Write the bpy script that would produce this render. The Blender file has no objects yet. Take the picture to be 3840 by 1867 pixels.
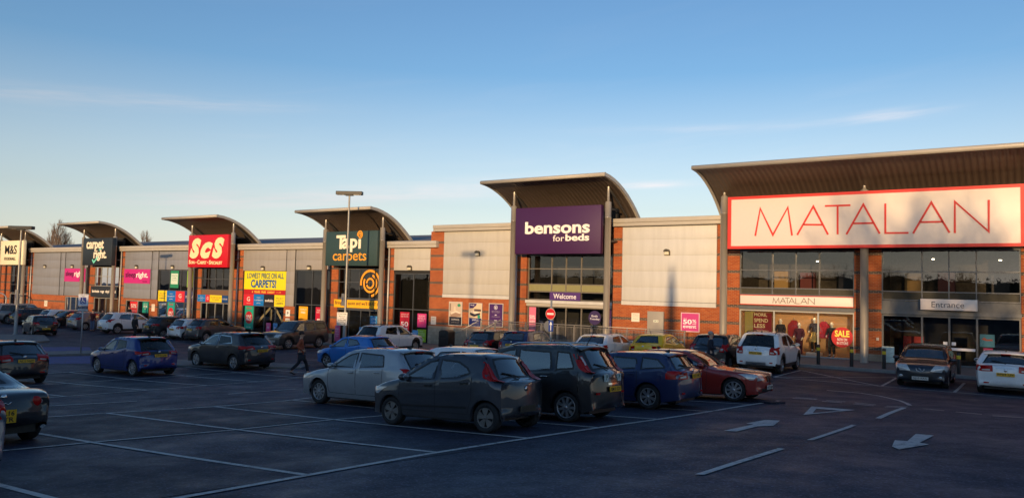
import bpy, bmesh, math, random
import numpy as np
from mathutils import Vector, Matrix, Euler
sc = bpy.context.scene
COL = sc.collection
rad = math.radians
# ------------------------------------------------------------------ camera
F_PX = 2900.0
yaw, pitch, roll = rad(33.9), math.atan((1086 - 933.5) / F_PX), math.atan(.025)
CAM = Vector((0, 0, 3.0))
f0 = Vector((-math.sin(yaw), math.cos(yaw), 0)); r0 = Vector((math.cos(yaw), math.sin(yaw), 0)); u0 = Vector((0, 0, 1))
fw = f0 * math.cos(pitch) + u0 * math.sin(pitch); u1 = u0 * math.cos(pitch) - f0 * math.sin(pitch)
Rv = r0 * math.cos(roll) + u1 * math.sin(roll); Uv = u1 * math.cos(roll) - r0 * math.sin(roll)
cd = bpy.data.cameras.new('camera'); cam = bpy.data.objects.new('camera', cd); COL.objects.link(cam)
m = Matrix.Identity(4)
for i in range(3):
    m[i][0] = Rv[i]; m[i][1] = Uv[i]; m[i][2] = -fw[i]; m[i][3] = CAM[i]
cam.matrix_world = m
cd.sensor_width = 36; cd.lens = F_PX / 3840 * 36; cd.clip_start = .05; cd.clip_end = 3000
sc.camera = cam
# ------------------------------------------------------------------ light
SUN_EL, SUN_AZ = rad(5.0), rad(18)          # sun stands behind the camera, 18 degrees right of the shop-front normal
sdir = Vector((math.sin(SUN_AZ) * math.cos(SUN_EL), -math.cos(SUN_AZ) * math.cos(SUN_EL), math.sin(SUN_EL)))
sl = bpy.data.lights.new('sun', 'SUN'); sl.energy = 2.1; sl.angle = rad(.53); sl.color = (1, .66, .33)
so = bpy.data.objects.new('sun', sl); COL.objects.link(so)
so.rotation_euler = sdir.to_track_quat('Z', 'Y').to_euler()
w = bpy.data.worlds.new('World'); sc.world = w; w.use_nodes = True
nt = w.node_tree; nt.nodes.clear()
N = nt.nodes.new; LK = nt.links.new
wo = N('ShaderNodeOutputWorld'); bg = N('ShaderNodeBackground'); sky = N('ShaderNodeTexSky')
sky.sky_type = 'NISHITA'; sky.sun_disc = False; sky.sun_elevation = SUN_EL
sky.sun_rotation = math.pi - SUN_AZ; sky.altitude = 50; sky.air_density = 1.0; sky.dust_density = .25; sky.ozone_density = 2.6
SKY_STRENGTH = .125
# thin cirrus streaks: stretched noise over the direction, mixed a little towards white
tc = N('ShaderNodeTexCoord'); sx = N('ShaderNodeSeparateXYZ'); LK(tc.outputs['Generated'], sx.inputs[0])
at = N('ShaderNodeMath'); at.operation = 'ARCTAN2'; LK(sx.outputs[0], at.inputs[0]); LK(sx.outputs[1], at.inputs[1])
cx = N('ShaderNodeCombineXYZ')
ma = N('ShaderNodeMath'); ma.operation = 'MULTIPLY'; ma.inputs[1].default_value = 3.0; LK(at.outputs[0], ma.inputs[0])
mz = N('ShaderNodeMath'); mz.operation = 'MULTIPLY'; mz.inputs[1].default_value = 26.0; LK(sx.outputs[2], mz.inputs[0])
mt = N('ShaderNodeMath'); mt.operation = 'MULTIPLY_ADD'; mt.inputs[1].default_value = -3.0; LK(at.outputs[0], mt.inputs[0]); LK(mz.outputs[0], mt.inputs[2])
LK(ma.outputs[0], cx.inputs[0]); LK(mt.outputs[0], cx.inputs[1])
nz = N('ShaderNodeTexNoise'); nz.inputs['Scale'].default_value = 1.0; nz.inputs['Detail'].default_value = 5; nz.inputs['Roughness'].default_value = .55; nz.inputs['Distortion'].default_value = .6
LK(cx.outputs[0], nz.inputs['Vector'])
cr = N('ShaderNodeValToRGB'); cr.color_ramp.elements[0].position = .54; cr.color_ramp.elements[1].position = .9
cr.color_ramp.elements[0].color = (0, 0, 0, 1); cr.color_ramp.elements[1].color = (.18, .18, .18, 1)
LK(nz.outputs[0], cr.inputs[0])
hm = N('ShaderNodeMapRange'); hm.inputs[1].default_value = .02; hm.inputs[2].default_value = .42; hm.inputs[3].default_value = 1; hm.inputs[4].default_value = 0
LK(sx.outputs[2], hm.inputs[0])
mm0 = N('ShaderNodeMath'); mm0.operation = 'MULTIPLY'; LK(cr.outputs[0], mm0.inputs[0]); LK(hm.outputs[0], mm0.inputs[1])
hz = N('ShaderNodeMapRange'); hz.inputs[1].default_value = .0; hz.inputs[2].default_value = .27; hz.inputs[3].default_value = .84; hz.inputs[4].default_value = 0; LK(sx.outputs[2], hz.inputs[0])
mm = N('ShaderNodeMath'); mm.operation = 'ADD'; mm.use_clamp = True; LK(mm0.outputs[0], mm.inputs[0]); LK(hz.outputs[0], mm.inputs[1])
def wm(op, a, b=None, c=None, clamp=False):
    n = N('ShaderNodeMath'); n.operation = op; n.use_clamp = clamp
    for i, v in enumerate((a, b, c)):
        if v is None: continue
        if isinstance(v, (int, float)): n.inputs[i].default_value = v
        else: LK(v, n.inputs[i])
    return n.outputs[0]
# a few separate wisps of cirrus: (azimuth, height of the direction, half width, half thickness, slope, strength)
cx2 = N('ShaderNodeCombineXYZ'); LK(wm('MULTIPLY', at.outputs[0], 9.0), cx2.inputs[0]); LK(wm('MULTIPLY_ADD', at.outputs[0], -8.0, wm('MULTIPLY', sx.outputs[2], 120.0)), cx2.inputs[1])
nz2 = N('ShaderNodeTexNoise'); nz2.inputs['Scale'].default_value = 1.0; nz2.inputs['Detail'].default_value = 6; nz2.inputs['Roughness'].default_value = .6; LK(cx2.outputs[0], nz2.inputs['Vector'])
wn = N('ShaderNodeMapRange'); wn.inputs[1].default_value = .3; wn.inputs[2].default_value = .68; LK(nz2.outputs[0], wn.inputs[0])
acc = mm.outputs[0]
for (a0, e0, wa, we, slp, stg) in ((-1.12, .201, .17, .010, .06, .28), (-.95, .212, .10, .006, .04, .22), (-.135, .2105, .05, .006, .04, .5), (-.33, .205, .14, .006, .01, .2), (-.72, .121, .16, .012, .10, .5), (-.97, .098, .12, .010, .06, .4), (-.42, .137, .05, .004, .03, .6)):
    da = wm('SUBTRACT', at.outputs[0], a0); de = wm('SUBTRACT', wm('SUBTRACT', sx.outputs[2], e0), wm('MULTIPLY', da, slp))
    g = wm('EXPONENT', wm('MULTIPLY', wm('ADD', wm('POWER', wm('ABSOLUTE', wm('DIVIDE', da, wa)), 2.0), wm('POWER', wm('ABSOLUTE', wm('DIVIDE', de, we)), 2.0)), -1.0))
    acc = wm('ADD', acc, wm('MULTIPLY', wm('MULTIPLY', g, wn.outputs[0]), stg), None, True)
mx = N('ShaderNodeMix'); mx.data_type = 'RGBA'; LK(acc, mx.inputs[0]); LK(sky.outputs[0], mx.inputs[6])
hv0 = N('ShaderNodeHueSaturation'); hv0.inputs['Saturation'].default_value = .10; hv0.inputs['Value'].default_value = 1.05; LK(sky.outputs[0], hv0.inputs['Color']); hv = N('ShaderNodeMix'); hv.data_type = 'RGBA'; hv.blend_type = 'MULTIPLY'; hv.inputs[0].default_value = 1; hv.inputs[7].default_value = (1.04, .985, 1.0, 1); LK(hv0.outputs[0], hv.inputs[6])
LK(hv.outputs[2], mx.inputs[7])
hs2 = N('ShaderNodeHueSaturation'); hs2.inputs['Hue'].default_value = .508; hs2.inputs['Saturation'].default_value = 1.05; hs2.inputs['Value'].default_value = .98; LK(mx.outputs[2], hs2.inputs['Color']); LK(hs2.outputs[0], bg.inputs[0]); bg.inputs[1].default_value = SKY_STRENGTH; LK(bg.outputs[0], wo.inputs[0])
vs = sc.view_settings; vs.view_transform = 'Standard'; vs.look = 'None'; vs.gamma = 1; vs.use_curve_mapping = False; vs.exposure = 1.0
sc.cycles.use_denoising = True
sc.cycles.max_bounces = 6; sc.cycles.transparent_max_bounces = 8
sc.cycles.caustics_reflective = False; sc.cycles.caustics_refractive = False
sc.cycles.sample_clamp_indirect = 4

# ------------------------------------------------------------------ materials
def lin(c):
    return tuple(((v / 255) / 12.92 if v / 255 <= .04045 else ((v / 255 + .055) / 1.055) ** 2.4) for v in c)
MATS = {}
def mat(name, col, rough=.6, metal=0, spec=.5, var=.12, scale=6., bump=0., coat=0., emit=0., ior=None, stretch=None):
    if name in MATS: return MATS[name]
    mt = bpy.data.materials.new(name); mt.use_nodes = True; t = mt.node_tree; p = t.nodes['Principled BSDF']
    p.inputs['Roughness'].default_value = rough; p.inputs['Metallic'].default_value = metal
    p.inputs['Specular IOR Level'].default_value = spec; p.inputs['Coat Weight'].default_value = coat; p.inputs['Coat Roughness'].default_value = .04
    if ior: p.inputs['IOR'].default_value = ior
    if emit:
        p.inputs['Emission Color'].default_value = (*col, 1); p.inputs['Emission Strength'].default_value = emit
    if var or bump:
        c = t.nodes.new('ShaderNodeTexCoord'); n = t.nodes.new('ShaderNodeTexNoise'); n.inputs['Scale'].default_value = scale; n.inputs['Detail'].default_value = 6; n.inputs['Roughness'].default_value = .65
        v = c.outputs['Object']
        if stretch:
            mp = t.nodes.new('ShaderNodeMapping'); mp.inputs['Scale'].default_value = stretch; t.links.new(v, mp.inputs[0]); v = mp.outputs[0]
        t.links.new(v, n.inputs['Vector'])
        r = t.nodes.new('ShaderNodeMapRange'); r.inputs[1].default_value = .25; r.inputs[2].default_value = .75
        r.inputs[3].default_value = 1 - var; r.inputs[4].default_value = 1 + var; t.links.new(n.outputs[0], r.inputs[0])
        mu = t.nodes.new('ShaderNodeMix'); mu.data_type = 'RGBA'; mu.blend_type = 'MULTIPLY'; mu.inputs[0].default_value = 1
        mu.inputs[6].default_value = (*col, 1); t.links.new(r.outputs[0], mu.inputs[7]); t.links.new(mu.outputs[2], p.inputs['Base Color'])
        if bump:
            b = t.nodes.new('ShaderNodeBump'); b.inputs['Strength'].default_value = bump; b.inputs['Distance'].default_value = .01
            t.links.new(n.outputs[0], b.inputs['Height']); t.links.new(b.outputs[0], p.inputs['Normal'])
    else:
        p.inputs['Base Color'].default_value = (*col, 1)
    MATS[name] = mt
    return mt
def nodes_of(name):
    mt = bpy.data.materials.new(name); mt.use_nodes = True; MATS[name] = mt
    t = mt.node_tree
    return mt, t, t.nodes['Principled BSDF'], t.nodes.new, t.links.new
def math_node(t, op, a, b=None, c=None):
    n = t.nodes.new('ShaderNodeMath'); n.operation = op
    for i, v in enumerate((a, b, c)):
        if v is None: continue
        if isinstance(v, (int, float)): n.inputs[i].default_value = v
        else: t.links.new(v, n.inputs[i])
    return n.outputs[0]
def mixc(t, f, a, b, mode='MIX'):
    n = t.nodes.new('ShaderNodeMix'); n.data_type = 'RGBA'; n.blend_type = mode
    for i, v in ((0, f), (6, a), (7, b)):
        if isinstance(v, (int, float)): n.inputs[i].default_value = v
        elif isinstance(v, tuple): n.inputs[i].default_value = (*v, 1)
        else: t.links.new(v, n.inputs[i])
    return n.outputs[2]
def noise(t, vec, scale, detail=5, rough=.6):
    n = t.nodes.new('ShaderNodeTexNoise'); n.inputs['Scale'].default_value = scale; n.inputs['Detail'].default_value = detail; n.inputs['Roughness'].default_value = rough
    t.links.new(vec, n.inputs['Vector']); return n.outputs[0]
def ramp(t, v, a, b, lo=0., hi=1.):
    n = t.nodes.new('ShaderNodeMapRange'); n.inputs[1].default_value = a; n.inputs[2].default_value = b; n.inputs[3].default_value = lo; n.inputs[4].default_value = hi
    t.links.new(v, n.inputs[0]); return n.outputs[0]
def wall_uv(t):
    g = t.nodes.new('ShaderNodeNewGeometry'); s = t.nodes.new('ShaderNodeSeparateXYZ'); t.links.new(g.outputs['Position'], s.inputs[0])
    u = math_node(t, 'ADD', s.outputs[0], s.outputs[1]); c = t.nodes.new('ShaderNodeCombineXYZ')
    t.links.new(u, c.inputs[0]); t.links.new(s.outputs[2], c.inputs[1]); return c.outputs[0], s.outputs[2], g.outputs['Position']
def brick_mat():
    mt, t, p, N, L = nodes_of('brick')
    uv, z, pos = wall_uv(t)
    b = N('ShaderNodeTexBrick'); L(uv, b.inputs['Vector']); b.inputs['Scale'].default_value = 1
    b.inputs['Brick Width'].default_value = .225; b.inputs['Row Height'].default_value = .0763; b.inputs['Mortar Size'].default_value = .009; b.inputs['Mortar Smooth'].default_value = .2
    b.inputs['Color1'].default_value = (.34, .062, .012, 1); b.inputs['Color2'].default_value = (.47, .115, .025, 1); b.inputs['Mortar'].default_value = (.42, .20, .10, 1); b.inputs['Bias'].default_value = -.1
    fr = math_node(t, 'FRACT', math_node(t, 'DIVIDE', math_node(t, 'ADD', z, -1.43 + 9.15), .9156))
    band = math_node(t, 'LESS_THAN', fr, .165)
    b2 = N('ShaderNodeTexBrick'); L(uv, b2.inputs['Vector']); b2.inputs['Scale'].default_value = 1
    for k in ('Brick Width', 'Row Height', 'Mortar Size', 'Mortar Smooth'): b2.inputs[k].default_value = b.inputs[k].default_value
    b2.inputs['Color1'].default_value = (.035, .03, .03, 1); b2.inputs['Color2'].default_value = (.07, .055, .05, 1); b2.inputs['Mortar'].default_value = (.4, .28, .19, 1)
    c = mixc(t, band, b.outputs[0], b2.outputs[0])
    c = mixc(t, 1., c, mixc(t, ramp(t, noise(t, pos, .7), .3, .7), (.82, .8, .8), (1.1, 1.08, 1.05)), 'MULTIPLY')
    L(c, p.inputs['Base Color']); p.inputs['Roughness'].default_value = .85
    bp = N('ShaderNodeBump'); bp.inputs['Strength'].default_value = .5; bp.inputs['Distance'].default_value = .006; bp.invert = True; L(b.outputs['Fac'], bp.inputs['Height']); L(bp.outputs[0], p.inputs['Normal'])
    return mt
def stone_mat():
    mt, t, p, N, L = nodes_of('stone_block')
    uv, z, pos = wall_uv(t)
    b = N('ShaderNodeTexBrick'); L(uv, b.inputs['Vector']); b.inputs['Scale'].default_value = 1
    b.inputs['Brick Width'].default_value = .45; b.inputs['Row Height'].default_value = .228; b.inputs['Mortar Size'].default_value = .008
    b.inputs['Color1'].default_value = (.42, .33, .24, 1); b.inputs['Color2'].default_value = (.48, .38, .28, 1); b.inputs['Mortar'].default_value = (.3, .24, .18, 1)
    c = mixc(t, 1., b.outputs[0], mixc(t, ramp(t, noise(t, pos, 2.5), .3, .7), (.75, .74, .72), (1.1, 1.1, 1.1)), 'MULTIPLY')
    L(c, p.inputs['Base Color']); p.inputs['Roughness'].default_value = .9
    return mt
def asphalt_mat(name, base, dark):
    mt, t, p, N, L = nodes_of(name)
    g = N('ShaderNodeNewGeometry'); pos = g.outputs['Position']
    mp = N('ShaderNodeMapping'); mp.inputs['Scale'].default_value = (.35, 1, 1); mp.inputs['Rotation'].default_value = (0, 0, .12); L(pos, mp.inputs[0])
    big = noise(t, mp.outputs[0], .16, 4); mid = noise(t, pos, .9, 5, .7); fine = noise(t, pos, 27, 2, .5); grit = noise(t, pos, 11, 4, .75); blot = noise(t, pos, 2.6, 5, .7)
    sc_ = lambda k: tuple(min(1, x * k) for x in base)
    c = mixc(t, ramp(t, big, .38, .62), sc_(.62), sc_(1.35))
    c = mixc(t, ramp(t, mid, .42, .68, 0, .6), c, sc_(dark))
    c = mixc(t, ramp(t, blot, .55, .72, 0, .45), c, sc_(1.9))           # dusty, worn places
    c = mixc(t, ramp(t, fine, .54, .68, 0, .85), c, sc_(3.2))           # pale stones
    c = mixc(t, ramp(t, grit, .3, .5, .6, 0), c, sc_(.3))
    v = N('ShaderNodeTexVoronoi'); v.inputs['Scale'].default_value = .42; L(pos, v.inputs['Vector'])           # oil drips
    c = mixc(t, math_node(t, 'MULTIPLY', ramp(t, v.outputs['Distance'], .05, .22, .75, 0), ramp(t, mid, .4, .6)), c, sc_(.3))
    w_ = N('ShaderNodeTexVoronoi'); w_.feature = 'DISTANCE_TO_EDGE'; w_.inputs['Scale'].default_value = .16
    nv = N('ShaderNodeTexNoise'); nv.inputs['Scale'].default_value = 1.2; nv.inputs['Detail'].default_value = 4; L(pos, nv.inputs['Vector'])
    va = N('ShaderNodeVectorMath'); va.operation = 'MULTIPLY_ADD'; va.inputs[1].default_value = (1.2, 1.2, 0); L(nv.outputs['Color'], va.inputs[0]); L(pos, va.inputs[2]); L(va.outputs[0], w_.inputs['Vector'])
    c = mixc(t, math_node(t, 'MULTIPLY', ramp(t, w_.outputs['Distance'], .0, .006, .8, 0), ramp(t, big, .45, .6)), c, sc_(.2))   # cracks
    L(c, p.inputs['Base Color'])
    L(ramp(t, mid, .3, .7, .5, .85), p.inputs['Roughness']); p.inputs['Specular IOR Level'].default_value = .27
    bp = N('ShaderNodeBump'); bp.inputs['Strength'].default_value = .6; bp.inputs['Distance'].default_value = .008
    L(math_node(t, 'ADD', fine, grit), bp.inputs['Height']); L(bp.outputs[0], p.inputs['Normal'])
    return mt
def paint_mat(name, col, wear=.5):
    mt, t, p, N, L = nodes_of(name)
    g = N('ShaderNodeNewGeometry'); pos = g.outputs['Position']
    n1 = noise(t, pos, 9, 6, .75); n2 = noise(t, pos, 1.3, 4)
    n3 = noise(t, pos, 40, 3, .6)
    f = math_node(t, 'MAXIMUM', math_node(t, 'MULTIPLY', ramp(t, n1, .45, .66), ramp(t, n2, .3, .7, 0, wear * 1.5)), ramp(t, n3, .58, .7, 0, .7))
    L(mixc(t, f, col, (.05, .05, .055)), p.inputs['Base Color']); p.inputs['Roughness'].default_value = .75
    return mt
def glass_mat(name, tint=(.9, .93, .92), refl=.9, dark=.25):
    mt, t, p, N, L = nodes_of(name)
    t.nodes.remove(p); out = t.nodes['Material Output']
    lw = N('ShaderNodeFresnel'); lw.inputs[0].default_value = 1.75
    gl = N('ShaderNodeBsdfGlossy'); gl.inputs['Roughness'].default_value = .015; gl.inputs['Color'].default_value = (refl, refl, refl, 1)
    tr = N('ShaderNodeBsdfTransparent'); tr.inputs[0].default_value = (*tuple(x * (1 - dark) for x in tint), 1)
    g = N('ShaderNodeNewGeometry'); n = N('ShaderNodeTexNoise'); n.inputs['Scale'].default_value = .5; L(g.outputs['Position'], n.inputs['Vector'])
    bp = N('ShaderNodeBump'); bp.inputs['Strength'].default_value = .25; bp.inputs['Distance'].default_value = .02; L(n.outputs[0], bp.inputs['Height']); L(bp.outputs[0], gl.inputs['Normal'])
    mx = N('ShaderNodeMixShader'); L(lw.outputs[0], mx.inputs[0]); L(tr.outputs[0], mx.inputs[1]); L(gl.outputs[0], mx.inputs[2]); L(mx.outputs[0], out.inputs[0])
    return mt
M_BRICK, M_STONE = brick_mat(), stone_mat()
M_ASPH = asphalt_mat('asphalt', (.029, .032, .052), .6)
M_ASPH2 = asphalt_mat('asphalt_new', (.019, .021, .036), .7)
M_PAVE = mat('paving', (.17, .16, .15), .85, var=.25, scale=1.7, bump=.2)
M_KERB = mat('kerb_stone', (.27, .26, .24), .85, var=.25, scale=3)
M_LINE = paint_mat('line_paint', (.52, .49, .46), .8)
M_BLUEP = paint_mat('blue_bay_paint', (.05, .06, .22), .9)
M_PANELT = mat('cladding_panel_tan', (.35, .325, .305), .45, var=.09, scale=1.3, stretch=(2.2, 1, .25)); M_PANELC = mat('cladding_panel_cream', (.53, .50, .445), .45, var=.08, scale=1.3, stretch=(2.2, 1, .25))
M_PANEL = mat('cladding_panel', (.62, .61, .59), .45, metal=0, var=.09, scale=1.3, stretch=(2.2, 1, .25))
M_PANELG = mat('cladding_panel_grey', (.25, .255, .285), .4, metal=.0, var=.10, scale=1.3, stretch=(2.2, 1, .25))
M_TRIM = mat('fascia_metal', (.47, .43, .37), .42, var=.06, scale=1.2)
M_GAP = mat('shadow_gap', (.02, .02, .02), .8, var=0)
M_STEEL = mat('column_steel', (.50, .46, .41), .33, metal=.45, var=.05, scale=1.5)
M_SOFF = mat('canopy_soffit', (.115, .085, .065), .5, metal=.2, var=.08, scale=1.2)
M_ROOF = mat('roof_sheet', (.22, .215, .22), .7, metal=0, var=.08, scale=.7)
M_FRAME = mat('window_frame', (.10, .105, .115), .4, metal=.3, var=.05)
M_FRAMEL = mat('window_frame_light', (.42, .42, .40), .4, metal=.2, var=.05)
M_GLASS = glass_mat('shop_glass')
M_INT = mat('interior_dark', (.05, .047, .045), .9, var=.3, scale=.8)
M_INTW = mat('interior_warm', (.52, .32, .17), .9, var=.2, scale=.7)
M_BLACK = mat('black_plastic', (.012, .012, .013), .45, var=.2)
M_WHITE = mat('white_vinyl', (.78, .77, .74), .5, var=.03)
M_GALV = mat('galvanised', (.42, .43, .43), .5, metal=.55, var=.12, scale=5)

# ------------------------------------------------------------------ mesh helpers
class MB:
    def __init__(s): s.v = []; s.f = []; s.sm = []
    def add(s, vs, fs, smooth=False):
        o = len(s.v); s.v += [tuple(map(float, v)) for v in vs]; s.f += [tuple(i + o for i in f) for f in fs]; s.sm += [smooth] * len(fs); return s
    def box(s, x0, x1, y0, y1, z0, z1):
        return s.add([(x0, y0, z0), (x1, y0, z0), (x1, y1, z0), (x0, y1, z0), (x0, y0, z1), (x1, y0, z1), (x1, y1, z1), (x0, y1, z1)],
                     [(0, 3, 2, 1), (4, 5, 6, 7), (0, 1, 5, 4), (1, 2, 6, 5), (2, 3, 7, 6), (3, 0, 4, 7)])
    def bbox(s, x0, x1, y0, y1, z0, z1, b=.02):
        bm = bmesh.new(); bmesh.ops.create_cube(bm, size=1)
        for v in bm.verts: v.co = Vector(((x0 + x1) / 2 + v.co.x * (x1 - x0), (y0 + y1) / 2 + v.co.y * (y1 - y0), (z0 + z1) / 2 + v.co.z * (z1 - z0)))
        bmesh.ops.bevel(bm, geom=bm.edges[:], offset=b, segments=2, affect='EDGES', profile=.5)
        bm.verts.index_update()
        s.add([v.co[:] for v in bm.verts], [[v.index for v in f.verts] for f in bm.faces], True); bm.free(); return s
    def tube(s, pts, r, n=10, caps=True, smooth=True):
        pts = [Vector(p) for p in pts]; k = len(pts); rs = r if isinstance(r, (list, tuple)) else [r] * k
        vs = []; ref = None
        for i, p in enumerate(pts):
            d = (pts[min(i + 1, k - 1)] - pts[max(i - 1, 0)])
            if d.length < 1e-9: d = Vector((0, 0, 1))
            d.normalize()
            if ref is None: ref = Vector((0, 0, 1)) if abs(d.z) < .9 else Vector((1, 0, 0))
            a = d.cross(ref).normalized(); b = d.cross(a).normalized(); ref = -b if False else ref
            for j in range(n):
                t = 2 * math.pi * j / n
                vs.append(p + (a * math.cos(t) + b * math.sin(t)) * rs[i])
        fs = [(i * n + j, i * n + (j + 1) % n, (i + 1) * n + (j + 1) % n, (i + 1) * n + j) for i in range(k - 1) for j in range(n)]
        s.add(vs, fs, smooth)
        if caps: s.add([vs[j] for j in range(n)], [tuple(range(n))]); s.add([vs[(k - 1) * n + j] for j in range(n)], [tuple(reversed(range(n)))])
        return s
    def cyl(s, x, y, z0, z1, r, n=16): return s.tube([(x, y, z0), (x, y, z1)], r, n)
    def lathe(s, prof, n=24, axis='Z', c=(0, 0, 0), closed=False):
        vs = []
        for (r, h) in prof:
            for j in range(n):
                t = 2 * math.pi * j / n; a, b = r * math.cos(t), r * math.sin(t)
                vs.append((a + c[0], b + c[1], h + c[2]) if axis == 'Z' else ((a + c[0], h + c[1], b + c[2]) if axis == 'Y' else (h + c[0], a + c[1], b + c[2])))
        k = len(prof)
        return s.add(vs, [(i * n + j, i * n + (j + 1) % n, (i + 1) * n + (j + 1) % n, (i + 1) * n + j) for i in range(k - 1) for j in range(n)], True)
    def prism(s, poly, a0, a1, axis='Y'):
        n = len(poly); mk = (lambda p, a: (p[0], a, p[1])) if axis == 'Y' else ((lambda p, a: (a, p[0], p[1])) if axis == 'X' else (lambda p, a: (p[0], p[1], a)))
        vs = [mk(p, a0) for p in poly] + [mk(p, a1) for p in poly]
        return s.add(vs, [tuple(range(n)), tuple(reversed(range(n, 2 * n)))] + [(i, i + n, (i + 1) % n + n, (i + 1) % n) for i in range(n)])
    def grid(s, P, smooth=True):
        a, b = len(P), len(P[0]); vs = [p for r in P for p in r]
        return s.add(vs, [(i * b + j, (i + 1) * b + j, (i + 1) * b + j + 1, i * b + j + 1) for i in range(a - 1) for j in range(b - 1)], smooth)
    def ball(s, c, rx, ry, rz, n=12):
        P = [[(c[0] + rx * math.sin(math.pi * i / n) * math.cos(2 * math.pi * j / (2 * n)), c[1] + ry * math.sin(math.pi * i / n) * math.sin(2 * math.pi * j / (2 * n)), c[2] + rz * math.cos(math.pi * i / n)) for j in range(2 * n + 1)] for i in range(n + 1)]
        return s.grid(P)
    def mesh(s, name):
        me = bpy.data.meshes.new(name); me.from_pydata(s.v, [], s.f); me.polygons.foreach_set('use_smooth', s.sm)
        bm = bmesh.new(); bm.from_mesh(me); bmesh.ops.remove_doubles(bm, verts=bm.verts, dist=1e-5); bmesh.ops.dissolve_degenerate(bm, edges=bm.edges, dist=1e-6)
        bmesh.ops.recalc_face_normals(bm, faces=bm.faces); bm.to_mesh(me); bm.free(); me.update(); return me
    def build(s, name, m, parent=None, world=True, label=None, **kw):
        """one mesh object; coordinates are world ones and are moved into the parent's frame"""
        me = s.mesh(name); me.materials.append(m)
        return link(name, me, parent, world, label, **kw)
def wloc(o):
    v = Vector((0, 0, 0))
    while o is not None: v += o.location; o = o.parent
    return v
def link(name, me, parent=None, world=True, label=None, loc=None):
    o = bpy.data.objects.new(name, me); COL.objects.link(o)
    if parent is not None:
        o.parent = parent
        if world and loc is None: me.transform(Matrix.Translation(-wloc(parent)))
    if loc is not None: o.location = loc
    if label: o['label'] = label
    return o
def thing(name, label, cat, loc=(0, 0, 0), rz=0, group=None):
    o = bpy.data.objects.new(name, None); COL.objects.link(o); o.location = loc; o.rotation_euler = (0, 0, rz); o.empty_display_size = .3
    o['label'] = label; o['category'] = cat
    if group: o['group'] = group
    return o
def tag(o, label, cat, group=None):
    o['label'] = label; o['category'] = cat
    if group: o['group'] = group
    return o
def structure(name, mb, m, kind='structure'):
    o = mb.build(name, m); o['kind'] = kind; return o
def copy_tree(o, parent=None):
    c = o.copy(); COL.objects.link(c); c.parent = parent
    for ch in o.children: copy_tree(ch, c)
    return c
# text: flat letters standing in the facade plane (x = right, z = up), facing -Y
def text_mesh(s, bold=0., shear=0., extrude=.0, spacing=1.0, res=3, align='CENTER', line=1.0):
    cu = bpy.data.curves.new('lettering', 'FONT'); cu.body = s; cu.size = 1; cu.offset = bold; cu.shear = shear; cu.extrude = extrude; cu.space_character = spacing
    cu.resolution_u = res; cu.align_x = align; cu.space_line = line
    o = bpy.data.objects.new('lettering', cu); COL.objects.link(o)
    me = bpy.data.meshes.new_from_object(o.evaluated_get(bpy.context.evaluated_depsgraph_get()))
    bpy.data.objects.remove(o); bpy.data.curves.remove(cu)
    return me
def text_verts(s, x0, x1, z0, z1, **kw):
    """letters stretched to fill the given box; returns verts (x,z,d) and faces"""
    me = text_mesh(s, **kw); n = len(me.vertices)
    co = np.empty(n * 3); me.vertices.foreach_get('co', co); co = co.reshape(-1, 3)
    fs = [tuple(p.vertices) for p in me.polygons]; bpy.data.meshes.remove(me)
    lo, hi = co.min(0), co.max(0)
    x = x0 + (co[:, 0] - lo[0]) / max(1e-6, hi[0] - lo[0]) * (x1 - x0); z = z0 + (co[:, 1] - lo[1]) / max(1e-6, hi[1] - lo[1]) * (z1 - z0)
    return x, z, co[:, 2], fs
def wtext(mb, s, x0, x1, z0, z1, y, depth=0., **kw):
    if depth: kw['extrude'] = depth / 2
    x, z, d, fs = text_verts(s, x0, x1, z0, z1, **kw)
    return mb.add([(a, y - c, b) for a, b, c in zip(x, z, d)], fs)
def wtext_fit(mb, s, xc, zc, wd, ht, y, **kw):
    return wtext(mb, s, xc - wd / 2, xc + wd / 2, zc - ht / 2, zc + ht / 2, y, **kw)
def stroke(mb, pts, wd, y0, y1):
    """a mitred polyline letter stroke in the facade plane"""
    pts = [Vector((p[0], p[1])) for p in pts]
    L_, R_ = [], []
    for i, p in enumerate(pts):
        a = (p - pts[i - 1]).normalized() if i else None; b = (pts[i + 1] - p).normalized() if i < len(pts) - 1 else None
        d = a if b is None else (b if a is None else (a + b).normalized() if (a + b).length > 1e-6 else a)
        n = Vector((-d.y, d.x)); k = 1 if a is None or b is None else min(2.2, 1 / max(.2, n.dot(Vector((-a.y, a.x)))))
        L_.append(p + n * wd / 2 * k); R_.append(p - n * wd / 2 * k)
    for i in range(len(pts) - 1):
        mb.prism([L_[i], R_[i], R_[i + 1], L_[i + 1]], y0, y1)
    return mb

# ------------------------------------------------------------------ ground shape: falls away from the camera, level along the shop fronts
XS = [-200, -80, -60, -47, -33, -20, -12, 60]; DS = [4.45, 4.26, 4.16, 4.12, 3.92, 3.5, 3.15, 3.05]
PS = [-6, -1, 0, .95, 1.73, 2.34, 3.77, 5, 6.3, 9, 20]; SS = [-3, -.9, 0, .93, 1.5, 2.0, 2.3, 2.55, 2.75, 2.9, 3.1]
def ground(X, Y):
    p = -.0629 * X + .0357 * Y
    s = sum(np.interp(p + k * .12, PS, SS) for k in (-2, -1, 0, 1, 2)) / 5
    b = sum(np.interp(X + k * 1.5, XS, DS) for k in (-1, 0, 1)) / 3
    t = min(1, max(0, (Y - 20) / 13)); t = t * t * (3 - 2 * t)
    sm = lambda a_, b_, v: (lambda q: q * q * (3 - 2 * q))(min(1, max(0, (v - a_) / (b_ - a_))))
    return 3.0 - ((1.72 + s) * (1 - t) + b * t) - .12 * sm(8, 19, Y) * (1 - sm(9, 20, -X)) * (1 - sm(21, 31, Y))
KERB_Y = 36.45
def pave(X): return ground(X, 40) + .135
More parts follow.
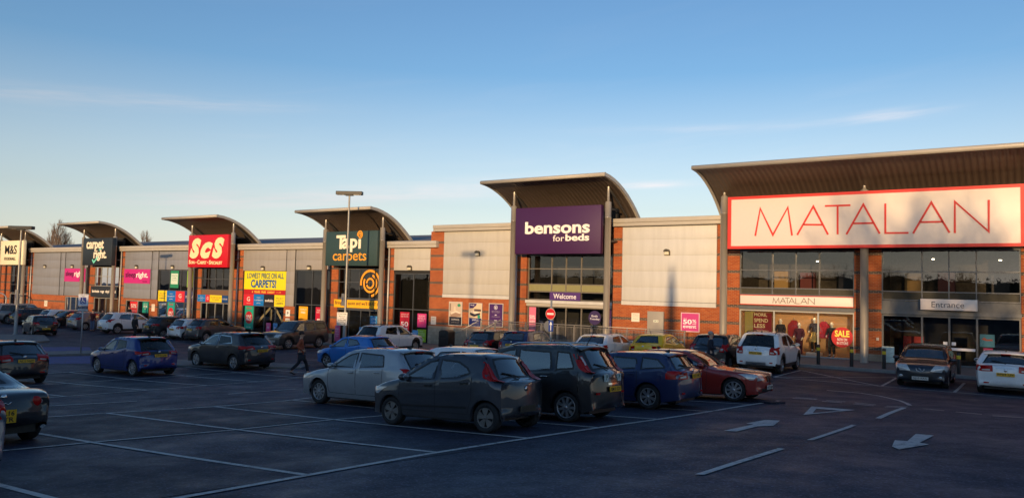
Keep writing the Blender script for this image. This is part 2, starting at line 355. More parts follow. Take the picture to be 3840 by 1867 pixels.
def axis_pts(segs):
    out = []
    for a, b, st in segs: out += list(np.arange(a, b - 1e-6, st))
    return out + [segs[-1][1]]
gx = axis_pts([(-900, -200, 100), (-200, -64, 4), (-64, 14, .5), (14, 60, 4), (60, 900, 120)])
gy = axis_pts([(-700, -80, 80), (-80, -4, 4), (-4, 36.5, .5), (36.5, 44, 1.5), (44, 900, 107)])
structure('car_park', MB().grid([[(x, y, ground(x, y)) for y in gy] for x in gx]), M_ASPH)
def drape(mb, poly, off=.012, step=.6):
    """a 4-corner marking laid on the ground"""
    a, b, c, d = [Vector((p[0], p[1])) for p in poly]
    n = max(1, int(max((b - a).length, (c - d).length) / step)); k = max(1, int(max((d - a).length, (c - b).length) / step))
    P = []
    for i in range(n + 1):
        r = []
        for j in range(k + 1):
            p = a.lerp(b, i / n).lerp(d.lerp(c, i / n), j / k); r.append((p.x, p.y, ground(p.x, p.y) + off))
        P.append(r)
    return mb.grid(P)
def line(mb, pts, wd=.1, off=.012):
    pts = [Vector(p) for p in pts]
    for a, b in zip(pts, pts[1:]):
        d = (b - a).normalized(); n = Vector((-d.y, d.x)) * wd / 2
        drape(mb, [a + n, b + n, b - n, a - n], off)
    return mb
# darker resurfaced strip in the near bays
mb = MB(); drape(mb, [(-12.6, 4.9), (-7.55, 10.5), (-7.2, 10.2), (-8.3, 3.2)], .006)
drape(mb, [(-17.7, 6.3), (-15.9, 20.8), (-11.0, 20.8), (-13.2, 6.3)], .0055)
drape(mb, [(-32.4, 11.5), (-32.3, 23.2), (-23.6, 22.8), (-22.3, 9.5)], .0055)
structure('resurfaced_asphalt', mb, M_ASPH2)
mb = MB()
L1 = [(-8.0, 2.5), (-7.79, 5.26), (-7.56, 9.08), (-7.1, 14.43), (-5.99, 22.79)]
L2 = [(-13.5, 5.0), (-13.09, 7.11), (-12.52, 9.36), (-12.34, 11.65), (-12.1, 12.82), (-11.89, 16.16), (-11.3, 21.65)]
L3 = [(-17.9, 6.5), (-17.58, 8.4), (-16.59, 11.8), (-16.41, 13.73), (-16.56, 14.88), (-16.2, 20.99)]
L4 = [(-22.1, 8.5), (-22.37, 10.66), (-23.03, 18.09), (-23.6, 20.93), (-23.7, 22.5)]
L5 = [(-27.6, 10.5), (-27.67, 12.92), (-27.81, 16.31), (-27.38, 21.48), (-27.2, 23)]
L6 = [(-32.4, 13), (-32.3, 23)]
for l in (L1,): line(mb, l, .12)
for l in (L2, L3, L4, L5, L6): line(mb, l, .10)
def lx(l, y):
    for a, b in zip(l, l[1:]):
        if a[1] <= y <= b[1]: return a[0] + (b[0] - a[0]) * (y - a[1]) / (b[1] - a[1])
    return l[-1][0] if y > l[-1][1] else l[0][0]
for y in (4.45, 7.0, 9.42, 11.7, 14.0, 16.3, 18.7, 21.1):
    line(mb, [(lx(L3, y + .15) if y > 6 else lx(L2, y), y + .12), (lx(L1, y), y - .1)], .10)
for y in (11.3, 13.85, 16.1, 18.3, 20.6, 22.4):
    line(mb, [(lx(L6, y + .15), y + .15), (lx(L4, y), y - .1)], .10)
line(mb, [(-20.1, 9.3), (-19.39, 11.5)], .1); line(mb, [(-19.31, 14.21), (-19.22, 16.62)], .1)
# bays in front of the right-hand shops
for x0, y0, x1, y1 in ((-8.36, 30.94, 1.5, 30.1), (-8.36, 30.94, -8.23, 34.7), (-8.23, 34.7, -4.57, 30.66), (-8.36, 30.98, -4.5, 34.6), (-4.5, 34.6, -4.49, 30.72), (-2.2, 30.4, -2.15, 34.45), (.3, 30.2, .3, 34.4)):
    line(mb, [(x0, y0), (x1, y1)], .1)
for i in range(17):
    x = -10.9 - i * 2.35
    line(mb, [(x, 31.2), (x, 36.2)], .1)
for i in range(15):
    x = -52.5 - i * 2.45
    line(mb, [(x, 31.6), (x, 36.2)], .1)
# give-way line, triangle, arrows, centre dashes
for q in ([(-5.91, 23.98), (-5.23, 23.96), (-5.23, 23.86), (-5.91, 23.87)], [(-5.89, 24.27), (-5.24, 24.19), (-5.25, 24.08), (-5.9, 24.18)], [(-4.98, 23.52), (-4.41, 23.34), (-4.41, 23.21), (-4.98, 23.39)], [(-4.94, 23.86), (-4.4, 23.77), (-4.4, 23.65), (-4.95, 23.76)],
          [(-4.1, 23.16), (-3.52, 22.83), (-3.52, 22.7), (-4.1, 23.04)], [(-4.12, 23.57), (-3.53, 23.26), (-3.53, 23.13), (-4.12, 23.45)], [(-3.23, 22.63), (-2.74, 22.76), (-2.75, 22.64), (-3.24, 22.51)], [(-3.23, 23.01), (-2.74, 23.16), (-2.74, 23.04), (-3.23, 22.89)],
          [(-3.55, 9.55), (-3.37, 12.76), (-3.25, 12.73), (-3.44, 9.59)], [(-3.27, 14.21), (-3.12, 17.45), (-3.01, 17.4), (-3.17, 14.23)], [(-2.93, 19.12), (-2.84, 22.62), (-2.71, 22.68), (-2.8, 19.08)],
          [(-2.34, 22.71), (-1.83, 22.37), (-1.83, 22.26), (-2.34, 22.62)], [(-1.56, 22.09), (-0.99, 21.64), (-0.99, 21.52), (-1.56, 21.98)], [(-0.77, 21.34), (-0.16, 21.13), (-0.16, 21.02), (-0.77, 21.22)], [(0.11, 20.99), (0.75, 20.86), (0.75, 20.72), (0.11, 20.85)]):
    drape(mb, q, .013, .4)
line(mb, [(-5.7, 27.56), (-4.64, 27.39), (-4.01, 26.84), (-3.64, 26.24), (-3.22, 25.42), (-2.92, 24.44), (-2.76, 23.71)], .11)
def flat_poly(mb, pts, off=.014):
    return mb.add([(x, y, ground(x, y) + off) for x, y in pts], [tuple(range(len(pts)))])
T0, T1 = [(-4.45, 19.01), (-4.8, 21.39), (-3.66, 20.95)], [(-4.36, 19.55), (-4.54, 20.74), (-3.91, 20.53)]
for i in range(3):
    j = (i + 1) % 3; flat_poly(mb, [T0[i], T0[j], T1[j], T1[i]])
for p in ([(-4.94, 14.79), (-4.69, 14.82), (-4.64, 16), (-4.82, 16.36)], [(-4.82, 16.36), (-4.64, 16), (-4.41, 16.32), (-4.57, 17.45), (-4.88, 17.41), (-5, 16.43)],
          [(-1.81, 16.35), (-1.5, 16.27), (-1.59, 14.86), (-1.79, 15)], [(-1.99, 15.05), (-1.79, 15), (-1.59, 14.86), (-1.43, 14.71), (-1.75, 13.69), (-1.9, 14.04)]):
    flat_poly(mb, p)
structure('road_markings', mb, M_LINE)
mb = MB(); drape(mb, [(-48.4, 22.4), (-46.8, 24.6), (-42.6, 22.6), (-43.8, 20.2)], .009); drape(mb, [(-40.8, 19.2), (-39.9, 21.2), (-35.6, 19.0), (-36.7, 17.2)], .009)
structure('blue_parking_bays', mb, M_BLUEP)
# kerbed islands
def island(pts, h=.11):
    n = len(pts); top = [(x, y, ground(x, y) + h) for x, y in pts]; bot = [(x, y, ground(x, y) - .1) for x, y in pts]
    return MB().add(top + bot, [tuple(range(n))] + [(i, i + n, (i + 1) % n + n, (i + 1) % n) for i in range(n)])
structure('traffic_island', island([(-61.8, 25.6), (-58.9, 27.7), (-52.6, 25.1), (-51.4, 23.0), (-54.5, 22.3)]), M_PAVE)
structure('traffic_island', island([(-43.2, 19.9), (-42.4, 22.4), (-41.2, 21.9), (-40.3, 21.4), (-40.9, 19.1)]), M_PAVE)
structure('traffic_island', island([(-35.4, 19.3), (-35.0, 22.4), (-28.0, 25.0), (-27.0, 23.6), (-33.0, 19.6)], .07), M_PAVE)
structure('traffic_island', island([(-5.9, 21.5), (-7.3, 22.4), (-7.1, 22.8), (-5.6, 21.9)], .05), M_ASPH2)
# pavement with kerb along the shops
px = axis_pts([(-200, -90, 10), (-90, 12, 1.5), (12, 60, 12)])
mb = MB(); mb.grid([[(x, KERB_Y + .13, pave(x)), (x, 39, pave(x)), (x, 41.6, pave(x))] for x in px])
structure('pavement', mb, M_PAVE)
mb = MB(); mb.grid([[(x, KERB_Y, ground(x, 40) - .1), (x, KERB_Y, pave(x) - .012), (x, KERB_Y + .014, pave(x) + .001), (x, KERB_Y + .132, pave(x) + .001)] for x in px], False)
structure('kerb', mb, M_KERB)
# ------------------------------------------------------------------ shop buildings (front plane y = 41)
YF = 41.0
def px_plane(px, py, Y):
    """where the photo's pixel meets the upright plane y = Y (used to read lettering off the flat signs)"""
    v = fw * F_PX + Rv * (px - 1920) + Uv * (933.5 - py); p = CAM + v * (Y / v.y); return (p.x, p.z)
def rects(name, m, parent, rs, y0=YF, y1=YF + .25, label=None):
    for x0, x1, z0, z1 in rs: o = MB().box(x0, x1, y0, y1, z0, z1).build(name, m, parent, label=label)
    return o
def panel(parent, x0, x1, z0, z1, m, joints=(), y=YF - .04):
    """flat cladding panel split by fine horizontal joints"""
    mb = MB(); zs = [z0] + sorted(joints) + [z1]
    for a, b in zip(zs, zs[1:]):
        mb.bbox(x0, x1, y, y + .1, a + (.012 if a != z0 else 0), b - (.012 if b != z1 else 0), .006)
    mb.box(x0 + .01, x1 - .01, y + .03, y + .2, z0 + .01, z1 - .01)
    return mb.build('cladding_panel', m, parent)
def interior(parent, x0, x1, z0, z1, m=None, depth=4.0, y=YF + .22):
    mb = MB(); x0 -= .3; x1 += .3; z1 += .2
    y1 = y + depth
    mb.add([(x0, y, z0), (x1, y, z0), (x1, y, z1), (x0, y, z1), (x0, y1, z0), (x1, y1, z0), (x1, y1, z1), (x0, y1, z1)],
           [(0, 1, 5, 4), (3, 7, 6, 2), (4, 5, 6, 7), (0, 4, 7, 3), (1, 2, 6, 5)])
    return mb.build('interior', m or M_INT, parent)
def window(parent, x0, x1, z0, z1, mull=(), trans=(), m=None, y=YF + .10, bar=.055, name='window', pane=None):
    m = m or M_FRAME; mb = MB()
    mb.box(x0, x1, y - .05, y + .06, z0, z0 + bar); mb.box(x0, x1, y - .05, y + .06, z1 - bar, z1)
    for x in [x0 + bar / 2] + list(mull) + [x1 - bar / 2]: mb.box(x - bar / 2, x + bar / 2, y - .048, y + .058, z0 + bar, z1 - bar)
    xs = sorted([x0 + bar / 2] + list(mull) + [x1 - bar / 2])
    for z in trans:
        for a, b in zip(xs, xs[1:]): mb.box(a + bar / 2, b - bar / 2, y - .046, y + .056, z - bar / 2, z + bar / 2)
    w_ = mb.build(name, m, parent)
    g = MB().add([(x0 + .02, y, z0 + .02), (x1 - .02, y, z0 + .02), (x1 - .02, y, z1 - .02), (x0 + .02, y, z1 - .02)], [(0, 1, 2, 3)]).build('pane', pane or M_GLASS, w_)
    return w_
def fascia(parent, x0, x1, z0, z1, y0=40.62):
    mb = MB(); h = z1 - z0
    mb.bbox(x0, x1, y0, YF + .3, z0 + h * .45, z1, .02); mb.bbox(x0, x1, y0 + .05, YF + .3, z0, z0 + h * .43, .015)
    return mb.build('fascia', M_TRIM, parent)
def downpipe(parent, x, z0, z1, m=None):
    mb = MB(); mb.tube([(x, YF - .12, z0), (x, YF - .12, z1)], .065, 10)
    for z in np.arange(z0 + .6, z1, 1.8): mb.tube([(x, YF - .12, z), (x, YF - .12, z + .05)], .085, 10)
    return mb.build('downpipe', m or mat('downpipe_grey', (.55, .53, .5), .4, metal=.2), parent)
def arc_profile(kind):
    if kind == 'L': return [(38.3, 8.44), (38.9, 8.39), (39.4, 8.29), (39.9, 8.15), (40.4, 7.96), (40.9, 7.72), (41.4, 7.42), (41.9, 7.07), (42.4, 6.68), (42.9, 6.24), (43.3, 5.85)]
    if kind == 'B': return [(38.0, 9.58), (38.6, 9.52), (39.2, 9.40), (39.8, 9.22), (40.4, 8.99), (41.0, 8.70), (41.6, 8.34), (42.1, 8.0), (42.6, 7.6), (43.1, 7.13), (43.5, 6.7)]
    return [(37.0, 9.42), (37.6, 9.36), (38.2, 9.22), (38.8, 9.02), (39.4, 8.76), (40.0, 8.44), (40.6, 8.05), (41.2, 7.58), (41.6, 7.2), (41.9, 6.9)]
def canopy(parent, x0, x1, kind, cols, ycol, zcap):
    pr = [Vector(p) for p in arc_profile(kind)]
    nrm = []
    for i in range(len(pr)):
        d = (pr[min(i + 1, len(pr) - 1)] - pr[max(i - 1, 0)]).normalized(); nrm.append(Vector((d.y, -d.x)))
    nrm = [n if n.y < 0 else -n for n in nrm]
    th = .2
    low = [p + n * th for p, n in zip(pr, nrm)]
    mb = MB()
    mb.grid([[(x, p.x, p.y) for p in pr] for x in (x0, x1)], True)
    for x in (x0, x1):     # end strips, folded round the edge
        mb.grid([[(x, p.x, p.y) for p in pr], [(x, p.x, p.y) for p in low]], False)
        xi = x + (.16 if x == x0 else -.16)
        mb.grid([[(x, p.x, p.y) for p in low], [(xi, p.x, p.y) for p in low]], False)
    c = (pr[0] + low[0]) / 2   # rounded nose
    nose = [(x, [(c.x + .115 * math.cos(t), c.y + .115 * math.sin(t)) for t in np.linspace(-.6 * math.pi, -1.75 * math.pi, 14)]) for x in (x0 - .01, x1 + .01)]
    mb.grid([[(x, a, b) for a, b in q] for x, q in nose], True)
    for x, q in nose: mb.add([(x, a, b) for a, b in q], [tuple(range(len(q)))])
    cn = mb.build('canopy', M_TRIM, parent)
    pitch = .26; n = int((x1 - x0 - .32) / pitch); mb = MB(); rows = []
    for i in range(n * 4 + 1):
        x = x0 + .15 + (x1 - x0 - .3) * i / (n * 4); off = (.0, .022, .022, .0)[i % 4] + th - .05
        rows.append([(x, p.x + nn.x * off, p.y + nn.y * off) for p, nn in zip(pr, nrm)][0:])
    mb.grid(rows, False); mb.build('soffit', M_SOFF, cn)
    def soff_z(y):
        for a, b in zip(low, low[1:]):
            if a.x <= y <= b.x: return a.y + (b.y - a.y) * (y - a.x) / (b.x - a.x)
        return low[-1].y
    for x in cols:
        g = pave(x) - .02
        mb = MB(); mb.lathe([(.185, g), (.185, zcap - .9), (.19, zcap - .9), (.19, zcap - .86), (.185, zcap - .86), (.185, zcap), (.10, zcap + .06), (.075, zcap + .08), (.075, soff_z(ycol) + .05)], 20, c=(x, ycol, 0))
        mb.build('column', M_STEEL, parent)
        mb = MB(); ys = np.linspace(ycol + .02, min(42.6, low[-1].x - .1), 8); P = []
        for i, y in enumerate(ys):
            z = soff_z(y) - .03 - .10 * math.sin(math.pi * i / 7); P.append((x, y, z))
        mb.tube(P, .07, 8); mb.tube([(x, ycol, zcap - .35), (x, YF + .2, zcap - .35)], .06, 8); mb.tube([(x, ycol, zcap - 2.2), (x, YF + .2, zcap - 2.2)], .06, 8)
        mb.build('canopy_brace', mat('brace_dark', (.06, .055, .05), .5), parent)
    return cn
def shell(parent, x0, x1, ztop, ridge=None, front=41.2):
    mb = MB(); z0 = -2.2
    mb.box(x0, x1, 45.6, 76, z0, ztop - .25)
    mb.build('rear_wall', mat('plain_wall', (.3, .28, .26), .9), parent)
    mb = MB()
    if ridge:
        n = int((x1 - x0) / .33); rows = []
        for i in range(n * 2 + 1):
            x = x0 + (x1 - x0) * i / (n * 2); o = .03 * (i % 2); rows.append([(x, 40.75, ztop - .02 + o), (x, 58, ridge + o), (x, 76.2, ztop + o)])
        mb.grid(rows, False)
    else: mb.box(x0, x1, front, 76.2, ztop - .2, ztop - .12)
    return mb.build('roof', M_ROOF, parent)
def sign_board(name, label, x0, x1, z0, z1, y, depth, m, border=None):
    t = thing(name, label, 'shop sign', ((x0 + x1) / 2, y + depth / 2, z0))
    mb = MB(); mb.bbox(x0, x1, y, y + depth, z0, z1, .015); mb.build('board', m, t)
    return t
def lettering(parent, m, specs, y, depth=.03, name='lettering', label=None):
    """specs: (string, x0, x1, z0, z1, bold, shear)"""
    mb = MB()
    for s in specs:
        st, x0, x1, z0, z1 = s[:5]; bold = s[5] if len(s) > 5 else 0; sh = s[6] if len(s) > 6 else 0
        wtext(mb, st, x0, x1, z0, z1, y - depth / 2 - .002, depth, bold=bold, shear=sh)
    return mb.build(name, m, parent, label=label)
COLS = {}
def pm(rgb, rough=.45, emit=0):
    k = 'print_%d_%d_%d' % rgb
    if emit: k += '_lit'
    return mat(k, lin(rgb), rough, var=.04, emit=emit)
def poster(label, x0, x1, z0, z1, y, rgb, texts=(), pics=(), frame=None, group=None, name='poster', cat='poster', thick=.02):
    """flat printed board: texts (string, fx0, fx1, fz0, fz1, rgb, bold), pics (polygon in board fractions, rgb)"""
    t = thing(name, label, cat, ((x0 + x1) / 2, y, z0), group=group)
    fx = lambda f: x0 + (x1 - x0) * f
    fz = lambda f: z0 + (z1 - z0) * f
    MB().box(x0, x1, y - thick, y, z0, z1).build('sheet', pm(rgb), t)
    if frame:
        b = .045; mb = MB()
        mb.box(x0 - b, x1 + b, y - thick - .015, y, z0 - b, z0); mb.box(x0 - b, x1 + b, y - thick - .015, y, z1, z1 + b)
        mb.box(x0 - b, x0, y - thick - .014, y, z0, z1); mb.box(x1, x1 + b, y - thick - .014, y, z0, z1); mb.build('frame', pm(frame), t)
    for i, (poly, c) in enumerate(pics):
        yy = y - thick - .003 - .002 * i
        MB().prism([(fx(a), fz(b)) for a, b in poly], yy, yy + .002).build('picture', pm(c), t)
    by = {}
    for s in texts: by.setdefault(s[5], []).append(s)
    for c, ss in by.items():
        mb = MB()
        for s in ss: wtext(mb, s[0], fx(s[1]), fx(s[2]), fz(s[3]), fz(s[4]), y - thick - .003 - .002 * len(pics) - .002, bold=s[6] if len(s) > 6 else 0)
        mb.build('lettering', pm(c), t)
    return t
def circle(cx, cz, rx, rz, n=28): return [(cx + rx * math.cos(2 * math.pi * i / n), cz + rz * math.sin(2 * math.pi * i / n)) for i in range(n)]
def rect(a, b, c, d): return [(a, c), (b, c), (b, d), (a, d)]

M_LAMPLENS = mat('lamp_lens', (.75, .68, .5), .3, var=.05)
def wall_lamp(x, z, y, label):
    t = thing('wall_lamp', label, 'wall lamp', (x, y, z), group='bulkhead lamps on the shop fronts')
    mb = MB(); P = []
    for i in range(9):
        a = math.pi * i / 8; P.append((x - .17 * math.cos(a), z + .05 + .15 * math.sin(a)))
    mb.prism(P, y - .22, y + .005); mb.box(x - .17, x + .17, y - .05, y + .004, z - .16, z + .05); mb.build('housing', mat('lamp_bronze', (.10, .085, .06), .4, metal=.3), t)
    mb = MB(); mb.bbox(x - .13, x + .13, y - .20, y - .052, z - .13, z + .045, .03); mb.build('lens', M_LAMPLENS, t)
    return t

# ---------- far-left food hall
b = thing('shop_building', 'retail park unit at far left with a cream food hall sign under its curved canopy', 'shop building', (-98, 41.2, -1.3), group='retail park units')
rects('wall', M_BRICK, b, [(-108, -97.0, -1.6, 5.7), (-96.9, -95.6, -1.6, 4.3), (-91.6, -90.95, -1.6, 5.7), (-90.95, -90.36, -1.6, 5.72)])
rects('upper_wall', M_GAP, b, [(-97.0, -91.6, 4.3, 7.1)], 41.3, 41.5)
window(b, -95.6, -91.6, 1.3, 4.3, (-94.3, -93.3, -92.4), (2.2, 3.2)); window(b, -95.6, -91.6, -1.4, 1.2, (-94.3, -93.3, -92.4), (), M_FRAMEL)
interior(b, -95.6, -91.6, -1.4, 4.3); fascia(b, -108, -96.6, 5.76, 6.22)
canopy(b, -97.5, -89.75, 'L', (-96.4, -90.8), 40.2, 7.1); downpipe(b, -90.62, -1.4, 5.75); shell(b, -108, -90.36, 6.2, 8.1)
t = sign_board('shop_sign', 'cream food hall sign hung between two columns at far left', -95.5, -90.25, 4.36, 7.0, 39.8, .32, mat('sign_cream', lin((250, 236, 200)), .5, var=.02))
W_, H_ = 5.25, 2.64
lettering(t, pm((28, 22, 18)), [('M&S', -95.5 + .21 * W_, -95.5 + .73 * W_, 7 - .56 * H_, 7 - .19 * H_, .012), ('FOODHALL', -95.5 + .2 * W_, -95.5 + .70 * W_, 7 - .815 * H_, 7 - .69 * H_, .01)], 39.8)
# ---------- carpet shop with the dark sign
b = thing('shop_building', 'retail unit with pink banners either side of a dark carpet sign', 'shop building', (-77, 41.2, -1.3), group='retail park units')
rects('wall', M_BRICK, b, [(-90.36, -83.3, -1.6, 1.24), (-83.3, -78.95, 1.16, 1.24), (-78.95, -77.7, -1.6, 5.7), (-73.3, -72.3, -1.6, 5.7), (-72.3, -71.9, -1.6, 1.28), (-71.9, -67.9, 1.1, 1.28), (-67.9, -66.62, -1.6, 1.28)])
rects('backing_wall', M_GAP, b, [(-90.36, -78.95, 1.24, 5.76), (-72.3, -66.62, 1.28, 5.76), (-66.62, -61.3, 4.02, 5.76)], YF + .02, YF + .3)
rects('upper_wall', M_GAP, b, [(-77.7, -73.3, 4.25, 7.1)], 41.3, 41.5)
J = (2.18, 3.09, 4.01, 4.92)
for x0, x1 in ((-90.33, -84.6), (-84.42, -83.6), (-83.42, -78.98)): panel(b, x0, x1, 1.26, 5.7, M_PANELG, J)
for x0, x1 in ((-72.27, -67.80), (-67.66, -66.74)): panel(b, x0, x1, 1.30, 5.7, M_PANELG, J)
panel(b, -66.58, -61.32, 4.04, 5.7, M_PANELG, (4.92,))
window(b, -83.3, -78.95, -1.4, 1.16, (-82.3, -81.2, -80.1), (), M_FRAMEL); window(b, -71.9, -67.9, -1.4, 1.1, (-69.9,), (), M_FRAMEL)
window(b, -77.7, -73.3, 2.34, 4.22, (-76.6, -75.5, -74.4), (3.3,), M_FRAMEL); window(b, -77.7, -73.3, -1.4, 1.2, (-76.8, -75.5, -74.3), (), M_FRAMEL, name='door')
interior(b, -83.3, -78.95, -1.4, 1.16, M_INT, 2.5); interior(b, -71.9, -67.9, -1.4, 1.1, M_INT, 2.5); interior(b, -77.7, -73.3, -1.4, 1.2, M_INTW, 3); 
fascia(b, -90.9, -79.0, 5.76, 6.22); fascia(b, -72.95, -61.3, 5.76, 6.22)
canopy(b, -79.9, -72.2, 'L', (-78.55, -72.82), 40.2, 7.1); downpipe(b, -72.75, -1.4, 5.75); downpipe(b, -79.05, -1.4, 4.2, mat('downpipe_dark', (.16, .16, .17), .4)); shell(b, -90.36, -61.3, 6.2, 8.1)
t = sign_board('shop_sign', 'dark slate carpet shop sign with a turquoise tick, hung under a curved canopy', -77.85, -72.6, 4.35, 7.0, 39.8, .4, mat('sign_slate', lin((40, 46, 52)), .45, var=.03))
f = lambda a, b2, c, d: (-77.85 + (a - 283) / 292 * 5.25, -77.85 + (b2 - 283) / 292 * 5.25, 7.0 - (d - 247) / 261 * 2.65, 7.0 - (c - 247) / 261 * 2.65)
lettering(t, pm((252, 240, 214)), [('carpet', *f(320, 495, 268, 378), .03), ('right.', *f(398, 528, 358, 466), .03)], 39.8)
q = f(388, 440, 428, 486); mb = MB(); stroke(mb, [(q[0], q[3] - .25), (q[0] + .28, q[2] + .05), (q[1] + .05, q[3])], .17, 39.76, 39.79); mb.build('tick', pm((120, 225, 200)), t)
q = f(452, 474, 343, 366); mb = MB(); stroke(mb, [(q[0], q[2]), (q[1], q[3])], .12, 39.76, 39.79); mb.build('accent', pm((120, 225, 200)), t)
for i, (x0, x1, lb) in enumerate(((-83.45, -79.35, 'pink bedding banner partly hidden by the column left of the dark sign'), (-72.22, -67.85, 'pink bedding banner right of the dark sign, above the red 50% poster'))):
    t = poster(lb, x0, x1, 2.71, 4.05, 40.94, (205, 40, 130), name='banner', cat='banner', group='pink bedding banners', thick=.03)
    W_ = x1 - x0
    lettering(t, pm((52, 12, 48)), [('sleep', x0 + .06 * W_, x0 + .47 * W_, 3.12, 3.78, .012)], 40.905, .01); lettering(t, pm((250, 238, 235)), [('right.', x0 + .48 * W_, x0 + .93 * W_, 3.12, 3.78, .03)], 40.905, .01)
    lettering(t, pm((120, 20, 80)), [('beds', x0 + .74 * W_, x0 + .9 * W_, 2.84, 3.0, .0)], 40.905, .01)
t = poster('dark board reading laminate rugs vinyl above the glazed door', -78.0, -73.2, 1.27, 2.32, 40.9, (44, 48, 54), name='shop_board', cat='board', thick=.06)
lettering(t, pm((245, 238, 225)), [('laminate  rugs  vinyl  wood', -77.7, -73.4, 1.62, 1.98, .03)], 40.83, .01)
poster('window picture of a pale bed and a sofa above the laminate board', -77.62, -73.35, 2.4, 4.16, 41.16, (226, 170, 120), (), [(rect(0, 1, 0, .5), (238, 190, 150)), ([(.05, .5), (.1, .72), (.3, .8), (.5, .74), (.54, .5)], (96, 60, 50)), ([(.55, .3), (.98, .36), (.98, .5), (.6, .52)], (248, 222, 196)), (rect(.3, .36, .82, .98), (150, 90, 60)), (rect(.76, .92, .62, .85), (205, 140, 90))], name='window_picture', cat='window picture')
poster('small red 50% poster in the window below the right pink banner', -71.2, -69.95, -.05, 1.0, 41.09, (225, 45, 50), [('50%', .12, .88, .42, .78, (250, 235, 225), .02), ('sale now on', .12, .88, .14, .26, (250, 235, 225))])
poster('small green poster in the window beside the red 50% poster', -69.1, -68.15, .0, 1.0, 41.09, (30, 150, 130), [('UP TO', .2, .8, .74, .86, (240, 235, 225)), ('75%', .15, .85, .48, .68, (240, 235, 225), .02), ('off', .35, .65, .3, .42, (240, 235, 225))])
poster('white notice plate on the brick wall left of the far-left pink banner', -87.5, -86.85, .0, .62, 40.99, (235, 225, 205), [('NOTICE', .15, .85, .74, .86, (60, 50, 50)), ('parking', .15, .85, .5, .6, (90, 80, 80)), ('3 hours', .15, .85, .3, .4, (90, 80, 80))], name='notice_plate', cat='notice')
poster('white notice plate on the brick beside the small green poster', -67.45, -66.95, .2, .85, 40.99, (240, 225, 205), [('NOTICE', .15, .85, .74, .86, (90, 60, 60)), ('parking', .15, .85, .5, .6, (120, 90, 90))], name='notice_plate', cat='notice')
# ---------- sofa shop
b = thing('shop_building', 'retail park unit with a red sofa shop sign and coloured brand boards', 'shop building', (-57.5, 41.2, -1.2), group='retail park units')
rects('wall', M_BRICK, b, [(-61.3, -60.12, -1.6, 5.7), (-56.2, -55.22, -1.6, 5.7), (-55.22, -54.43, -1.6, 5.72)])
rects('upper_wall', M_GAP, b, [(-60.12, -56.2, 4.25, 7.1)], 41.3, 41.5)
window(b, -66.56, -61.3, 2.14, 4.0, (-64.95, -63.2), ()); window(b, -66.56, -61.3, -1.3, 1.16, (-65.25, -63.9, -62.6), ()); interior(b, -66.56, -61.3, -1.3, 4.0)
rects('spandrel', pm((120, 92, 70)), b, [(-60.12, -56.2, 1.26, 2.34)], YF + .05, YF + .3)
window(b, -60.12, -56.2, 2.34, 4.22, (-59.2, -58.2, -57.2), (3.28,)); window(b, -60.12, -56.2, -1.3, 1.24, (-59.3, -58.1, -57.0), (), M_FRAMEL, name='door'); interior(b, -60.1, -56.2, -1.3, 4.2)
canopy(b, -62.05, -54.36, 'L', (-60.55, -54.85), 40.2, 7.1); downpipe(b, -55.02, -1.3, 5.75); downpipe(b, -61.0, -1.3, 4.2, MATS['downpipe_dark']); shell(b, -61.3, -54.43, 6.2, 8.1)
t = sign_board('shop_sign', 'red sofa and carpet specialist sign with big cream letters', -60.4, -54.95, 4.24, 6.98, 39.8, .36, mat('sign_red', lin((205, 24, 40)), .4, var=.03))
f = lambda a, b2, c, d: (-60.4 + (a - 365) / 392 * 5.45, -60.4 + (b2 - 365) / 392 * 5.45, 6.98 - (d - 248) / 312 * 2.74, 6.98 - (c - 248) / 312 * 2.74)
cream = pm((255, 232, 180))
lettering(t, cream, [('S', *f(383, 494, 278, 476), .075, .28), ('c', *f(492, 612, 316, 476), .06, .4), ('S', *f(608, 722, 274, 476), .075, .28)], 39.8)
lettering(t, cream, [('S', *f(379, 395, 490, 530), .03), ('OFA', *f(397, 440, 500, 528), .03), ('C', *f(466, 486, 490, 530), .03), ('ARPET', *f(488, 556, 500, 530), .03), ('S', *f(582, 598, 492, 532), .03), ('PECIALIST', *f(600, 710, 502, 532), .03)], 39.8)
mb = MB()
for cx_ in (453, 570): q = f(cx_ - 4, cx_ + 4, 508, 518); mb.box(q[0], q[1], 39.77, 39.79, q[2], q[3])
mb.build('dots', cream, t)
def brand_boards(x0, w_, z0, z1, items, y, where):
    for i, (rgb, txts, what) in enumerate(items):
        a = x0 + i * w_
        poster(what + ' ' + where, a, a + w_ - .015, z0, z1, y, rgb, txts, name='brand_board', cat='brand board', group='square brand boards on the sofa shop')
DK = (40, 30, 60); WH = (245, 240, 235)
G_ = [('G', .34, .66, .36, .76, (250, 215, 205), .02), ('GPLAN', .3, .7, .16, .22, (250, 215, 205))]
def ring_on(t_, cx, cz, r, y, m): 
    mb = MB(); P = circle(cx, cz, r, r, 24); Q = circle(cx, cz, r * .88, r * .88, 24)
    for i in range(24): mb.prism([P[i], P[(i + 1) % 24], Q[(i + 1) % 24], Q[i]], y - .012, y - .002)
    mb.build('ring', m, t_)
YL = [("WE'LL BEAT", .15, .85, .66, .78, DK), ('ANY PRICE ON', .12, .88, .46, .57, DK), ('CARPETS', .15, .85, .2, .36, DK, .02)]
BL = [('World of', .32, .68, .68, .77, WH), ('LAZBOY', .1, .9, .44, .54, WH), ('comfort', .3, .7, .2, .3, WH)]
brand_boards(-66.5, 1.36, 1.17, 2.13, [((245, 215, 30), YL, 'yellow carpet price board'), ((20, 110, 195), BL, 'blue recliner board'), ((215, 45, 60), G_, 'red board with a ringed letter G'), ((40, 50, 110), [('SISI ITALIA', .1, .9, .4, .6, WH)], 'navy board')], 41.0, 'left of the column of the red sign')
